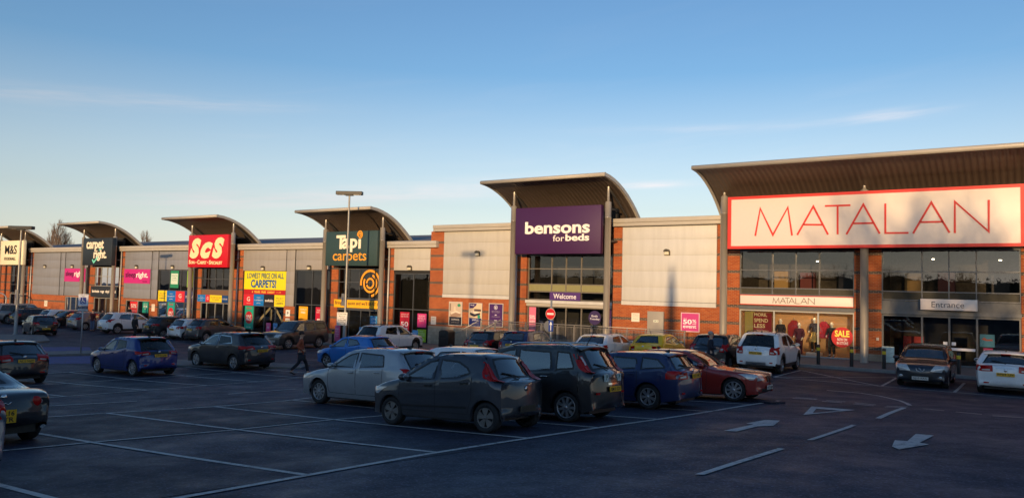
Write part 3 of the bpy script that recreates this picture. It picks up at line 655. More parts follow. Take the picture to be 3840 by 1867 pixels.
poster('blue end of the boards above the sofa shop door', -60.5, -59.35, 1.3, 1.9, 40.98, (20, 120, 200), BL, name='brand_board', cat='brand board', group='boards over the sofa shop door')
poster('red letter G board above the sofa shop door', -59.34, -58.75, 1.3, 1.9, 40.98, (215, 45, 60), [('G', .3, .7, .3, .75, (250, 215, 205), .02)], name='brand_board', cat='brand board', group='boards over the sofa shop door')
poster('long yellow price board above the sofa shop door', -58.74, -57.1, 1.3, 1.9, 40.98, (245, 215, 30), [("WE'LL BEAT ANY PRICE", .06, .94, .56, .76, DK), ('ON CARPETS', .2, .8, .26, .44, DK)], name='brand_board', cat='brand board', group='boards over the sofa shop door')
poster('navy board at the right end above the sofa shop door', -57.08, -56.25, 1.3, 1.9, 40.98, (25, 70, 130), [('FLOORING', .1, .9, .4, .6, WH)], name='brand_board', cat='brand board', group='boards over the sofa shop door')
HP = [('SALE', .2, .8, .86, .95, (190, 40, 50), .02), ('HALF', .22, .78, .5, .62, WH, .02), ('PRICE', .18, .82, .36, .48, WH, .02), ('now on', .25, .75, .05, .1, WH)]
HPP = [(circle(.5, .5, .42, .27), (205, 35, 45))]
poster('tall teal poster with a red disc in the window left of the red sign column', -65.1, -64.0, -1.0, 1.1, 41.09, (30, 160, 150), HP, HPP)
poster('white and green poster high in the window below the grey panel', -64.85, -63.6, 2.4, 3.95, 41.09, (40, 140, 100), [('interest free', .15, .85, .68, .76, (60, 120, 100)), ('credit', .25, .75, .54, .62, (60, 120, 100)), ('4 years', .2, .8, .4, .48, (60, 120, 100))], [(rect(.08, .92, .22, .84), (215, 232, 215))])
poster('half hidden lime poster beside the red sign column', -62.3, -61.5, 2.5, 3.95, 41.09, (150, 195, 60), [('6', .3, .7, .4, .7, WH, .04)])
# right-hand windows of the sofa shop: yellow price poster and boards
b2 = thing('shop_building', 'low retail unit section between the red sofa sign and the dark green carpet sign', 'shop building', (-49.5, 41.2, -1.1), group='retail park units')
rects('wall', M_BRICK, b2, [(-49.2, -47.96, -1.6, 1.26)]); rects('backing_wall', M_GAP, b2, [(-54.43, -49.0, 4.02, 5.76), (-49.0, -47.96, 1.26, 5.76), (-47.96, -44.1, 4.12, 5.76)], YF + .02, YF + .3)
panel(b2, -54.40, -49.10, 4.03, 5.7, M_PANELT, (4.92,)); panel(b2, -49.0, -48.06, 1.27, 5.7, M_PANELT, (2.18, 3.09, 4.01, 4.92)); panel(b2, -47.92, -44.1, 4.14, 5.7, M_PANELT, (4.92,))
window(b2, -54.42, -49.2, -1.3, 1.18, (-52.92, -51.6, -50.26), ()); rects('backing_wall', M_GAP, b2, [(-54.43, -49.05, 1.18, 4.02)], YF + .04, YF + .3); interior(b2, -54.4, -49.2, -1.3, 1.2, M_INT)
window(b2, -47.95, -44.1, -1.3, 4.12, (-46.08,), (1.45,)); interior(b2, -47.95, -44.1, -1.3, 4.1)
fascia(b2, -54.95, -44.2, 5.74, 6.2); shell(b2, -54.43, -44.1, 6.2, 8.1)
mb = MB(); mb.lathe([(.16, 7.4), (.16, 8.7), (.2, 8.72), (.2, 8.8), (.0, 8.85)], 14, c=(-53.0, 51, 0)); mb.lathe([(.1, 7.4), (.1, 8.9)], 12, c=(-52.55, 51, 0)); mb.build('flue', M_GALV, b2)
poster('big yellow poster about the lowest price on all carpets', -54.25, -49.08, 2.5, 4.0, 41.03, (243, 225, 25), [('LOWEST PRICE ON ALL', .07, .95, .60, .90, (15, 95, 120), .02), ('CARPETS!', .17, .78, .10, .54, (10, 90, 160), .035)], [(rect(.255, .262, 0, 1), (150, 150, 30)), (rect(.505, .512, 0, 1), (150, 150, 30)), (rect(.755, .762, 0, 1), (150, 150, 30))])
poster('red credit strip under the big yellow carpet poster', -54.25, -49.08, 2.13, 2.49, 41.03, (190, 25, 35), [('4  YEARS  FREE  CREDIT', .2, .75, .25, .72, (250, 200, 70), .03), ('0% APR', .79, .9, .3, .7, (240, 160, 60))])
brand_boards(-54.25, 1.29, 1.18, 2.11, [((215, 40, 55), G_, 'red board with a ringed letter G'), ((20, 120, 200), BL, 'blue recliner board'), ((42, 36, 38), [('sofolo', .12, .9, .38, .62, (250, 240, 230), .02)], 'black board with white lettering'), ((245, 220, 30), YL, 'yellow carpet price board')], 41.03, 'under the big yellow poster')
poster('teal half price poster with a red disc below the red G board', -54.1, -53.0, -.75, 1.12, 41.09, (30, 170, 140), HP, HPP)
for (xa, za, xb, zb, lb) in ((-54.3, -.9, -51.9, 1.05, 'left leaning'), (-51.4, 1.1, -49.7, -.8, 'right leaning'), (-51.83, 0, -51.82, .9, 'upright')):
    tag(stroke(MB(), [(xa, za), (xb, zb)], .2, 41.9, 41.93).build('banner_strip', pm((235, 215, 165)), None), lb + ' cream strip inside the window under the brand boards', 'banner strip', 'cream strips in the window')
poster('white wheelchair notice on the short brick wall under the grey panel', -48.9, -48.4, .45, .98, 40.98, (235, 235, 230), [('P', .3, .7, .3, .7, (30, 30, 40), .02)], name='notice_plate', cat='notice')
poster('blank white notice below the wheelchair notice on the short brick wall', -48.9, -48.4, -.2, .32, 40.98, (230, 225, 215), [('PARKING', .2, .8, .7, .8, (120, 110, 110))], name='notice_plate', cat='notice')
poster('yellow poster in the tall dark window left of the green sign', -47.5, -46.5, .32, 1.3, 41.09, (245, 175, 25), [('UNDERLAY', .12, .88, .72, .82, (250, 245, 230)), ('FREE', .25, .75, .45, .6, (250, 245, 230), .02)])
poster('orange poster below the yellow one in the tall dark window', -47.5, -46.5, -.5, .26, 41.09, (235, 105, 35), [('FITTING', .12, .88, .7, .82, (250, 235, 220)), ('OFFER', .2, .8, .4, .54, (250, 235, 220))])
poster('red 50 OFF poster in the tall dark window beside the left green-sign column', -45.6, -44.4, -.8, 1.3, 41.09, (200, 30, 60), [('WARM UP', .1, .9, .86, .92, (250, 220, 220)), ('FOR WINTER', .1, .9, .78, .84, (250, 220, 220)), ('50', .12, .88, .36, .58, (252, 240, 240), .02), ('OFF', .2, .8, .2, .32, (252, 240, 240), .01)])
# ---------- green carpet sign
b = thing('shop_building', 'retail park unit with a dark green carpet sign and an orange spiral in its window', 'shop building', (-40, 41.2, -1.0), group='retail park units')
rects('wall', M_BRICK, b, [(-44.1, -43.22, -.62, 5.7), (-39.0, -38.35, -.62, 5.7), (-38.35, -37.62, -.62, 5.72)]); rects('plinth', M_STONE, b, [(-44.13, -43.2, -1.4, -.62)], YF - .03)
rects('upper_wall', M_GAP, b, [(-43.22, -39.0, 4.28, 7.1)], 41.3, 41.5)
window(b, -43.2, -39.0, 2.06, 4.26, (-42.1, -41.0, -40.0), (3.26,)); window(b, -43.2, -39.0, -1.1, 1.24, (-42.0, -40.8, -39.9), (), name='door'); interior(b, -43.2, -39.0, -1.1, 4.2)
rects('spandrel', M_FRAME, b, [(-43.2, -39.0, 1.24, 2.06)], YF + .05, YF + .3)
rects('backing_wall', M_GAP, b, [(-37.62, -34.27, 3.97, 5.76)], YF + .02, YF + .3); panel(b, -37.6, -34.28, 4.17, 5.7, M_PANELC, (4.95,))
window(b, -37.6, -34.27, -1.1, 3.97, (-35.79,), (1.45,)); interior(b, -37.6, -34.27, -1.1, 3.95)
canopy(b, -45.05, -37.4, 'L', (-43.86, -38.06), 40.2, 7.12); downpipe(b, -38.0, -1.1, 5.75); downpipe(b, -44.3, -1.1, 4.2, MATS['downpipe_dark']); fascia(b, -38.2, -33.55, 5.74, 6.2); shell(b, -44.1, -34.2, 6.2, 8.1)
t = sign_board('shop_sign', 'dark green carpets sign with an orange spiral over the letter i', -43.35, -38.17, 4.43, 6.93, 39.8, .36, mat('sign_green', lin((52, 74, 74)), .45, var=.03))
f = lambda a, b3, c, d: (-43.35 + (a - 5) / 473 * 5.18, -43.35 + (b3 - 5) / 473 * 5.18, 6.93 - (d - 120) / 323 * 2.5, 6.93 - (c - 120) / 323 * 2.5)
wh, og = pm((255, 244, 216)), pm((250, 170, 50))
lettering(t, wh, [('T', *f(106, 192, 156, 286), .035), ('a', *f(160, 226, 186, 286), .03), ('p', *f(236, 302, 190, 316), .03), ('l', *f(312, 333, 196, 284), .03)], 39.8)
lettering(t, og, [('carpets', *f(78, 386, 318, 424), .005)], 39.8)
c0 = f(326, 326, 158, 158); mb = MB(); stroke(mb, [(c0[0] + .36 * (.2 + .8 * k / 34) * .75 * math.cos(-1.6 + k * .33), c0[2] + .42 * (.2 + .8 * k / 34) * .75 * math.sin(-1.6 + k * .33)) for k in range(35)], .085, 39.76, 39.79); mb.build('spiral', og, t)
t = poster('orange banner saying bring in a quote and we will beat it', -43.44, -38.75, 1.38, 1.96, 40.93, (250, 185, 30), name='banner', cat='banner', thick=.04)
lettering(t, pm((52, 46, 50)), [("Bring in a quote and we'll BEAT it!", -43.3, -38.8, 1.52, 1.86, .0)], 40.885, .01)
mb = MB(); c0 = (-39.95, 3.2)
def arc(mb, r, a0, a1, wd, sx=1.0, y=41.05):
    stroke(mb, [(c0[0] + sx * r * math.cos(rad(a)), c0[1] + r * math.sin(rad(a))) for a in np.linspace(a0, a1, 30)], wd, y, y + .01)
arc(mb, .92, 190, -80, .17); arc(mb, .62, 150, 430, .16); arc(mb, .34, 180, -160, .14)
tag(mb.build('window_sticker', og, None), 'big orange spiral sticker on the window below the green carpet sign', 'window sticker')
poster('tall red 50 OFF poster in the dark window beside the brick corner pier', -36.95, -36.1, -.5, 1.25, 41.09, (200, 30, 60), [('WARM UP', .1, .9, .88, .94, (250, 220, 220)), ('FOR WINTER', .1, .9, .79, .85, (250, 220, 220)), ('50', .1, .9, .42, .62, (252, 240, 240), .02), ('OFF', .16, .84, .26, .38, (252, 240, 240), .01)])
poster('pink poster in the right half of the dark window by the brick corner pier', -35.35, -34.55, .25, 1.2, 41.09, (215, 60, 130), [('FLOORS', .15, .85, .76, .88, (250, 220, 230)), ('FITTED IN', .1, .9, .58, .7, (250, 220, 230)), ('DAYS', .25, .75, .42, .54, (250, 220, 230))])
poster('lime green poster below the pink one by the brick corner pier', -35.35, -34.55, -.75, .12, 41.09, (150, 185, 40), [('FREE', .3, .7, .8, .88, (240, 245, 200)), ('MEASURING', .1, .9, .62, .72, (240, 245, 200)), ('& PLANNING', .1, .9, .46, .56, (240, 245, 200)), ('ONLINE', .2, .8, .16, .26, (240, 245, 200))])
poster('blue poster at the right side of the carpet shop door', -39.75, -39.05, -.1, .85, 41.0, (70, 150, 210), [('OPEN', .2, .8, .7, .85, (235, 245, 250)), ('7 DAYS', .2, .8, .45, .58, (235, 245, 250))])
# ---------- bed shop
b = thing('shop_building', 'tall retail unit with a purple bed shop sign between two cream wall panels', 'shop building', (-24, 41.2, -.5), group='retail park units')
rects('wall', M_BRICK, b, [(-34.27, -33.12, .42, 6.85), (-33.12, -27.3, .42, 2.38), (-27.3, -26.4, .42, 6.85), (-20.42, -19.8, -.2, 6.85), (-19.8, -14.13, -.2, 2.3), (-14.13, -13.6, -.2, 6.85)])
rects('plinth', M_STONE, b, [(-34.3, -26.4, -1.2, .42)], YF - .03)
rects('backing_wall', M_GAP, b, [(-33.12, -27.3, 2.38, 6.85), (-19.8, -14.13, 2.3, 6.85)], YF + .02, YF + .3)
panel(b, -33.1, -27.6, 2.62, 6.79, M_PANELC, (3.32, 4.24, 5.16, 6.05)); panel(b, -19.77, -14.15, 2.55, 6.79, M_PANEL, (3.32, 4.24, 5.16, 6.05))
rects('sill', M_PANEL, b, [(-33.1, -27.6, 2.38, 2.60), (-19.77, -14.15, 2.30, 2.53)], YF - .07, YF + .2)
rects('upper_wall', M_GAP, b, [(-26.4, -20.42, 5.15, 8.0)], 41.5, 41.7)
window(b, -26.4, -20.42, 2.42, 5.2, (-24.68, -23.66, -22.6), (2.93, 3.4, 4.35), mat('window_frame_bronze', (.24, .21, .17), .4, metal=.3), y=YF + .25)
rects('spandrel', pm((228, 220, 170)), b, [(-26.35, -20.45, 2.97, 3.38)], YF + .27, YF + .3)
rects('lintel', M_PANEL, b, [(-26.45, -20.4, 2.22, 2.40)], YF - .02); rects('lintel', M_TRIM, b, [(-26.4, -20.42, 2.03, 2.2)], YF + .05, YF + .35)
window(b, -26.4, -20.42, -.02, 2.02, (-24.55, -23.62, -22.55), (), MATS['window_frame_bronze'], y=YF + .25, name='door'); interior(b, -26.4, -20.42, -.02, 5.2, y=YF + .36)
canopy(b, -27.93, -19.45, 'B', (-26.66, -20.15), 39.8, 8.15); downpipe(b, -27.1, -.4, 5.2); fascia(b, -33.85, -27.3, 6.82, 7.25); fascia(b, -20.3, -13.62, 6.83, 7.28)
shell(b, -34.2, -13.6, 7.2)
t = sign_board('shop_sign', 'large purple bed shop sign with white lettering under a curved canopy', -26.33, -20.45, 5.19, 8.0, 39.5, .36, mat('sign_purple', lin((68, 30, 78)), .45, var=.03))
f = lambda a, b3, c, d: (*[px_plane(1600 + a * .5591, 900, 39.5)[0], px_plane(1600 + b3 * .5591, 900, 39.5)[0]], 8.0 - (d - 312) / 320 * 2.81, 8.0 - (c - 312) / 320 * 2.81)
wh = pm((255, 246, 236))
lettering(t, wh, [('bensons', *f(660, 1094, 411, 496), .03), ('for', *f(848, 923, 506, 548), .0), ('beds', *f(932, 1091, 500, 547), .03)], 39.5)
t = poster('purple Welcome board over the bed shop door', -24.72, -22.58, 2.42, 2.92, 41.14, (84, 50, 118), name='shop_board', cat='board', thick=.04)
lettering(t, pm((245, 240, 245)), [('Welcome', -24.45, -22.85, 2.52, 2.83, .01)], 41.09, .01)
BED = lambda c1, c2: [(rect(0, 1, .36, 1), (205, 185, 165)), (rect(0, .12, .62, .95), (150, 128, 110)), ([(.1, .36), (.08, .5), (.5, .6), (.94, .52), (.92, .40), (.5, .36)], c1), ([(.14, .46), (.5, .56), (.9, .5), (.9, .56), (.55, .64), (.12, .54)], c2), ([(.34, .64), (.38, .82), (.5, .82), (.52, .64)], (225, 205, 180)), (circle(.78, .88, .13, .07), (55, 150, 110))]
poster('framed poster of a pale bed over a black panel, beside the corner pier', -32.45, -31.42, .56, 2.06, 40.97, (40, 40, 54), [('HYPNOS', .2, .82, .2, .28, (225, 220, 220)), ('handmade beds', .2, .8, .1, .13, (190, 180, 180))], BED((165, 135, 115), (235, 215, 195)), frame=(205, 200, 190))
poster('framed poster of a bed over a blue panel, middle of three', -30.78, -29.79, .55, 2.03, 40.97, (30, 40, 110), [('SIMPLY', .24, .76, .24, .32, (225, 225, 240), .01), ('great sleep', .28, .72, .12, .16, (225, 225, 240)), ('Beds', .1, .4, .9, .96, (240, 235, 240), .02)], [(rect(0, 1, .36, 1), (225, 200, 165)), ([(0, 1), (0, .78), (.3, .8), (.55, .92), (.6, 1)], (70, 40, 100)), ([(.06, .5), (.4, .42), (.9, .52), (.88, .6), (.45, .56), (.06, .6)], (50, 45, 60)), ([(.1, .6), (.45, .54), (.84, .6), (.6, .68), (.15, .68)], (240, 222, 200)), (rect(.4, .95, .66, .76), (90, 75, 75)), (circle(.8, .43, .12, .08), (50, 150, 120))], frame=(205, 200, 190))
poster('framed purple poster with a round logo, rightmost of three on the brick', -29.16, -28.12, .62, 2.05, 40.97, (76, 40, 104), [('sleep specialists', .18, .82, .66, .69, (230, 220, 235)), ('for over 70 years', .22, .78, .61, .64, (230, 220, 235)), ('next day delivery', .2, .8, .42, .45, (230, 220, 235)), ('0% finance', .25, .75, .16, .19, (230, 220, 235))], [(circle(.48, .85, .13, .10), (240, 235, 240)), (circle(.48, .85, .10, .077), (76, 40, 104)), (circle(.48, .845, .05, .04), (240, 235, 240)), (rect(.42, .56, .49, .53), (230, 220, 235)), (rect(.38, .6, .24, .28), (230, 220, 235))], frame=(205, 200, 190))
poster('white notice plate on the brick corner pier by the black bin', -34.05, -33.6, .5, 1.05, 40.97, (228, 220, 210), [('PARKING', .15, .85, .76, .86, (70, 50, 60)), ('max stay', .15, .85, .56, .64, (110, 90, 90)), ('3 hours', .2, .8, .36, .46, (60, 50, 60))], name='notice_plate', cat='notice')
poster('white notice plate on the brick left of the grey wall cabinet', -19.12, -18.62, 1.35, 1.85, 40.97, (235, 228, 210), [('PARKING', .15, .85, .76, .86, (70, 50, 60)), ('max stay', .15, .85, .56, .64, (110, 90, 90)), ('3 hours', .2, .8, .3, .4, (60, 50, 60))], name='notice_plate', cat='notice')
poster('pink 50% off event poster in a pale frame on the brick wall', -16.08, -15.1, .98, 1.94, 40.97, (205, 65, 135), [('up to', .1, .3, .68, .74, (250, 225, 235)), ('50', .08, .6, .38, .66, (252, 240, 245), .03), ('%', .62, .86, .5, .66, (252, 240, 245), .02), ('off', .64, .86, .38, .47, (252, 240, 245), .01), ('event', .08, .86, .16, .34, (252, 240, 245), .02)], frame=(225, 190, 200))
t = thing('wall_cabinet', 'flat grey metal cabinet on the brick wall left of the pink poster', 'cabinet', (-17.6, 40.9, .0))
MB().bbox(-18.1, -17.12, 40.86, 41.0, -.05, 1.98, .01).build('body', mat('cabinet_grey', (.36, .33, .29), .5, var=.05), t)
MB().box(-17.72, -17.42, 40.852, 40.858, 1.38, 1.5).build('label_plate', pm((225, 230, 215)), t); lettering(t, pm((50, 80, 60)), [('24 4', -17.68, -17.46, 1.41, 1.47, .02)], 40.852, .004)
for x0, x1, lb in ((-26.25, -25.75, 'left'), (-21.05, -20.5, 'right')):
    poster('pink and purple strip poster in the bed shop window at the %s of the door' % lb, x0, x1, .15, 1.95, 41.2, (90, 50, 110), [('50%', .08, .92, .58, .72, (252, 235, 240), .01), ('event', .1, .9, .46, .55, (252, 235, 240))], [(rect(0, 1, .34, 1), (225, 120, 150))])
t = thing('window_sticker', 'round purple Ends Tuesday sticker in the bed shop window', 'window sticker', (-21.6, 41.2, 1.2))
MB().prism(circle(-21.62, 1.45, .42, .42), 41.19, 41.2).build('disc', pm((60, 44, 90)), t); lettering(t, pm((230, 228, 240)), [('Ends', -21.82, -21.42, 1.5, 1.62, .01), ('Tuesday', -21.95, -21.28, 1.3, 1.44, .01)], 41.185, .004)
# ---------- clothes shop
b = thing('shop_building', 'large retail unit with a long corrugated canopy and very wide white sign', 'shop building', (-6, 41.2, 0), group='retail park units')
rects('wall', M_BRICK, b, [(-13.6, -12.9, .33, 5.4), (-7.22, -6.0, .33, 5.4), (-.36, .5, .33, 5.4)]); rects('plinth', M_STONE, b, [(-13.62, -12.88, -.4, .33), (-7.24, -5.98, -.4, .33), (-.38, .5, -.4, .33)], YF - .03)
rects('upper_wall', M_GAP, b, [(-13.6, 10, 5.4, 7.6)], 41.2, 41.5); rects('wall', M_BRICK, b, [(.5, 10, -.4, 5.4)])
WF = mat('window_frame_slate', (.13, .135, .145), .4, metal=.3)
window(b, -12.9, -7.22, 3.06, 5.38, (-11.2, -10.02, -8.87), (4.36, 3.42), WF); window(b, -6.0, -.36, 2.95, 5.38, (-4.27, -3.16, -2.07), (4.33, 3.38), WF)
rects('spandrel', mat('spandrel_grey', (.17, .15, .13), .5), b, [(-12.85, -7.25, 3.09, 3.4), (-5.95, -.4, 2.98, 3.34)], YF + .13, YF + .18)
rects('lintel', MATS['spandrel_grey'], b, [(-12.9, -7.22, 2.5, 3.05)], YF + .06, YF + .3); rects('lintel', WF, b, [(-12.92, -7.2, 2.3, 2.48), (-6.02, -.34, 2.3, 2.48)], YF - .03, YF + .3); rects('lintel', mat('lintel_slate', (.12, .125, .13), .5), b, [(-6.0, -.36, 2.48, 2.93)], YF + .04, YF + .3)
window(b, -12.9, -7.22, -.02, 2.28, (-11.1, -8.92), (), M_FRAMEL, bar=.07); window(b, -6.0, -.36, -.02, 2.28, (-4.27, -3.15, -2.05), (), WF, bar=.08, name='door')
interior(b, -12.8, -7.3, -.02, 2.3, M_INTW, 1.7); interior(b, -12.8, -7.3, 2.62, 5.38, mat('interior_upper', (.10, .08, .06), .9, var=.4)); interior(b, -5.9, -.5, -.02, 2.3, M_INT, 4); interior(b, -5.9, -.5, 2.62, 5.38, MATS['interior_upper'])
canopy(b, -14.08, 9, 'M', (-13.36, -6.57, .35), 39.8, 8.15)
shell(b, -13.6, 10, 7.2)
t = sign_board('shop_sign', 'very wide white clothes shop sign with a red border and thin red letters', -12.98, -.2, 5.40, 8.03, 39.3, .34, mat('sign_white', lin((232, 220, 212)), .45, var=.02))
red = pm((222, 52, 44)); mb = MB(); e = .14
for q in ((-13.0, -.18, 5.38, 5.38 + e), (-13.0, -.18, 8.05 - e, 8.05), (-13.0, -12.98 + e + .02, 5.38 + e, 8.05 - e), (-.2 - e, -.18, 5.38 + e, 8.05 - e)): mb.box(q[0], q[1], 39.275, 39.66, q[2], q[3])
mb.build('border', red, t)
def P5(x, y): return px_plane(2560 + x * .7187, 500 + y * .7187, 39.26)
mb = MB()
for pl in ([(378, 535), (404, 392), (470, 530), (548, 386), (570, 533)], [(597, 530), (681, 381), (758, 528)], [(630, 476), (727, 477)], [(742, 379), (875, 375)], [(808, 382), (808, 527)], [(854, 527), (942, 371), (1028, 523)], [(890, 470), (995, 468)],
           [(1057, 366), (1057, 520), (1178, 519)], [(1202, 522), (1297, 360), (1392, 518)], [(1240, 463), (1358, 461)], [(1420, 520), (1420, 356), (1597, 512), (1597, 347)]):
    stroke(mb, [P5(*p) for p in pl], .085, 39.27, 39.295)
mb.build('lettering', red, t)
t = sign_board('shop_sign', 'slim white clothes shop board with thin grey letters over the display windows', -12.8, -7.25, 2.56, 3.03, 40.84, .2, MATS['sign_white'])
mb = MB(); mb.box(-12.82, -7.23, 40.83, 41.0, 2.535, 2.57); mb.box(-12.82, -7.23, 40.83, 41.0, 3.02, 3.055); mb.build('border', red, t)
mb = MB(); x0, x1 = -11.1, -9.05; k = (x1 - x0) / (1597 - 378); z_ = lambda y, x: 2.66 + (530 - (y + (x - 378) * .016)) / 155 * .28
for pl in ([(378, 535), (404, 392), (470, 530), (548, 386), (570, 533)], [(597, 530), (681, 381), (758, 528)], [(630, 476), (727, 477)], [(742, 379), (875, 375)], [(808, 382), (808, 527)], [(854, 527), (942, 371), (1028, 523)], [(890, 470), (995, 468)],
           [(1057, 366), (1057, 520), (1178, 519)], [(1202, 522), (1297, 360), (1392, 518)], [(1240, 463), (1358, 461)], [(1420, 520), (1420, 356), (1597, 512), (1597, 347)]):
    stroke(mb, [(x0 + (p[0] - 378) * k, z_(p[1], p[0])) for p in pl], .03, 40.825, 40.835)
mb.build('lettering', pm((120, 100, 95)), t)
t = sign_board('shop_sign', 'white Entrance board over the right-hand doors', -4.28, -2.0, 2.55, 3.06, 40.5, .2, MATS['sign_white'])
lettering(t, pm((70, 72, 84)), [('Entrance', -3.82, -2.52, 2.68, 2.94, -.004)], 40.5, .01)
poster('dark red spend less poster behind the left display window', -12.2, -11.25, .55, 2.12, 41.2, (140, 22, 28), [('MORE,', .05, .75, .86, .99, (245, 225, 170), .02), ('SPEND', .05, .8, .68, .81, (245, 225, 170), .02), ('LESS', .05, .65, .5, .63, (245, 225, 170), .02), ('SHOP CHRISTMAS', .05, .85, .36, .42, (240, 225, 210)), ('IN STORE & ONLINE', .05, .9, .28, .34, (240, 225, 210))])
rects('display_wall', pm((165, 155, 90)), b, [(-12.78, -12.3, 0, 2.2)], 41.6, 41.62)
t = thing('window_sticker', 'round red SALE NOW ON IN STORE sticker on the display window', 'window sticker', (-7.75, 41.05, .9))
MB().prism(circle(-7.78, 1.06, .5, .5), 41.03, 41.04).build('disc', pm((190, 28, 34)), t)
lettering(t, pm((240, 230, 90)), [('SALE', -8.12, -7.44, 1.08, 1.4, .03)], 41.03, .004); lettering(t, pm((245, 235, 225)), [('NOW ON', -8.0, -7.55, .88, 1.02, .02), ('IN STORE', -8.02, -7.5, .7, .84, .02)], 41.03, .004)
poster('blue picture poster in the window right of the entrance doors', -1.95, -1.38, .95, 1.52, 41.2, (60, 140, 190), [], [([(.1, .6), (.3, .75), (.5, .6), (.8, .65), (.9, .5), (.4, .48)], (170, 90, 90))])
poster('magenta poster below the blue one by the entrance doors', -1.82, -1.45, .4, .9, 41.2, (190, 50, 130), [('SALE', .15, .85, .5, .72, (240, 200, 225))])
mb = MB()
for x0, x1 in ((-4.2, -3.22), (-3.08, -2.12)): mb.box(x0, x1, 41.06, 41.07, .72, .84)
mb.build('door_strip', pm((215, 215, 225)), b)
mb = MB()
for x0 in (-3.4, -3.06): mb.box(x0, x0 + .17, 41.06, 41.065, .95, 1.1)
mb.build('door_notice', pm((225, 225, 230)), b)
MB().box(-5.3, -4.4, 43.0, 43.1, 0, 1.2).build('red_counter', pm((165, 30, 32)), b)
# ---------- lamps inside: some seen through the glass, hidden spots added to light the display
ML = mat('shop_light', (1, .82, .55), .5, var=0, emit=12); MLS = mat('display_spot', (1, .72, .42), .5, var=0, emit=45)
for x in (-11.9, -10.2, -9.2, -8.2):
    tag(MB().lathe([(.0, 0), (.10, 0), (.10, .02)], 12, c=(x, 41.55, 2.36)).build('spot_lamp', MLS), 'small lit spot lamp hidden over the clothes display window', 'spot lamp', 'spot lamps over the clothes display')
for (x, y, z, lb) in ((-4.0, 43.2, 5.0, 'small round lamp lit behind the upper glass over the Entrance board'), (-1.2, 43.4, 4.95, 'small round lamp lit behind the upper glass at the right edge'), (-25.4, 43, 2.75, 'small lit lamp behind the glass left of the Welcome board'), (-9.5, 43.5, 4.9, 'small round lamp lit behind the upper glass over the mannequins')):
    mb = MB(); mb.lathe([(.0, 0), (.05, 0), (.06, .04)], 12, c=(x, y, z)); tag(mb.build('ceiling_lamp', ML), lb, 'ceiling lamp', 'ceiling lamps behind the upper glass')
for i, (x, z, cn_, wh_) in enumerate(((-12.0, 3.8, 'ochre', 'in the far left upper pane of the clothes shop'), (-10.6, 3.75, 'brick red', 'in the upper pane over the left mannequins'), (-8.6, 3.8, 'dark grey', 'in the upper pane beside the grey column, left side'), (-5.4, 3.75, 'ochre', 'in the upper pane just right of the grey column'), (-3.9, 3.8, 'brick red', 'in the upper pane above the Entrance board'), (-1.6, 3.7, 'dark grey', 'in the upper pane at the right edge'))):
    mb = MB(); mb.box(x, x + .75, 44.4, 44.9, 2.62, z + .6); o = mb.build('clothes_rail', pm(((190, 150, 90), (120, 50, 45), (60, 55, 65))[i % 3])); tag(o, cn_ + ' clothes display ' + wh_, 'clothes display', 'clothes displays on the upper floor')
# ---------- wall lamps
zl = 4.2
for x, z, y, lb in ((-87.6, 4.22, 40.97, 'wall lamp alone on the far-left grey panel'), (-81.9, 4.25, 40.97, 'wall lamp over the far-left pink banner'), (-70.1, 4.25, 40.97, 'wall lamp over the pink banner right of the dark carpet sign'), (-64.3, 4.26, 40.97, 'wall lamp over the window left of the red sign'),
                    (-51.78, 4.22, 40.97, 'wall lamp over the big yellow poster'), (-46.3, 4.3, 40.97, 'wall lamp over the tall window left of the green sign'), (-36.05, 4.32, 40.97, 'wall lamp over the dark window right of the green sign'), (-30.2, 5.3, 40.97, 'wall lamp on the cream panel left of the purple sign'), (-16.98, 5.3, 40.97, 'wall lamp on the cream panel right of the purple sign')):
    wall_lamp(x, z, y, lb)
# ---------- terrace in front of the bed shop with steps and railing
mb = MB(); mb.box(-27.95, -14.6, 38.3, 40.97, -1.3, -.02)
structure('terrace_slab', mb, M_PAVE)
tag(MB().box(-27.95, -14.6, 38.15, 38.3, -1.3, -.03).build('retaining_wall', M_BRICK), 'low brick retaining wall under the railing in front of the bed shop', 'wall')
t = thing('entrance_steps', 'flight of steps rising to the bed shop terrace beside the black bin', 'steps', (-29, 39, -.85))
mb = MB()
for i in range(6): mb.box(-29.9 + i * .325, -27.95, 38.35, 40.6, -.9 + i * .145, -.9 + (i + 1) * .145)
mb.build('treads', M_STONE, t); mb = MB(); mb.prism([(-29.9, -.9), (-27.95, -.9), (-27.95, .05), (-29.7, -.78)], 38.2, 38.34); mb.build('side_wall', M_BRICK, t)
M_RAIL = mat('railing_steel', (.40, .37, .33), .4, metal=.5, var=.05)
t = thing('railing', 'long galvanised railing with barred panels along the bed shop terrace', 'railing', (-21, 38.2, 0))
xs = list(np.arange(-27.85, -14.5, 1.085)); 
for i, x in enumerate(xs): MB().box(x - .022, x + .022, 38.2, 38.244, -.02, 1.08).build('post', M_RAIL, t)
MB().tube([(xs[0] - .05, 38.22, 1.1), (xs[-1] + .05, 38.22, 1.1)], .024, 8).build('handrail', M_RAIL, t)
for a, c in zip(xs, xs[1:]):
    mb = MB(); a += .06; c -= .06
    mb.box(a, c, 38.21, 38.235, .98, 1.0); mb.box(a, c, 38.21, 38.235, .12, .14); mb.box(a, a + .02, 38.21, 38.235, .14, .98); mb.box(c - .02, c, 38.21, 38.235, .14, .98)
    for x in np.arange(a + .09, c - .05, .085): mb.box(x - .006, x + .006, 38.216, 38.228, .14, .98)
    mb.build('barred_panel', M_RAIL, t)
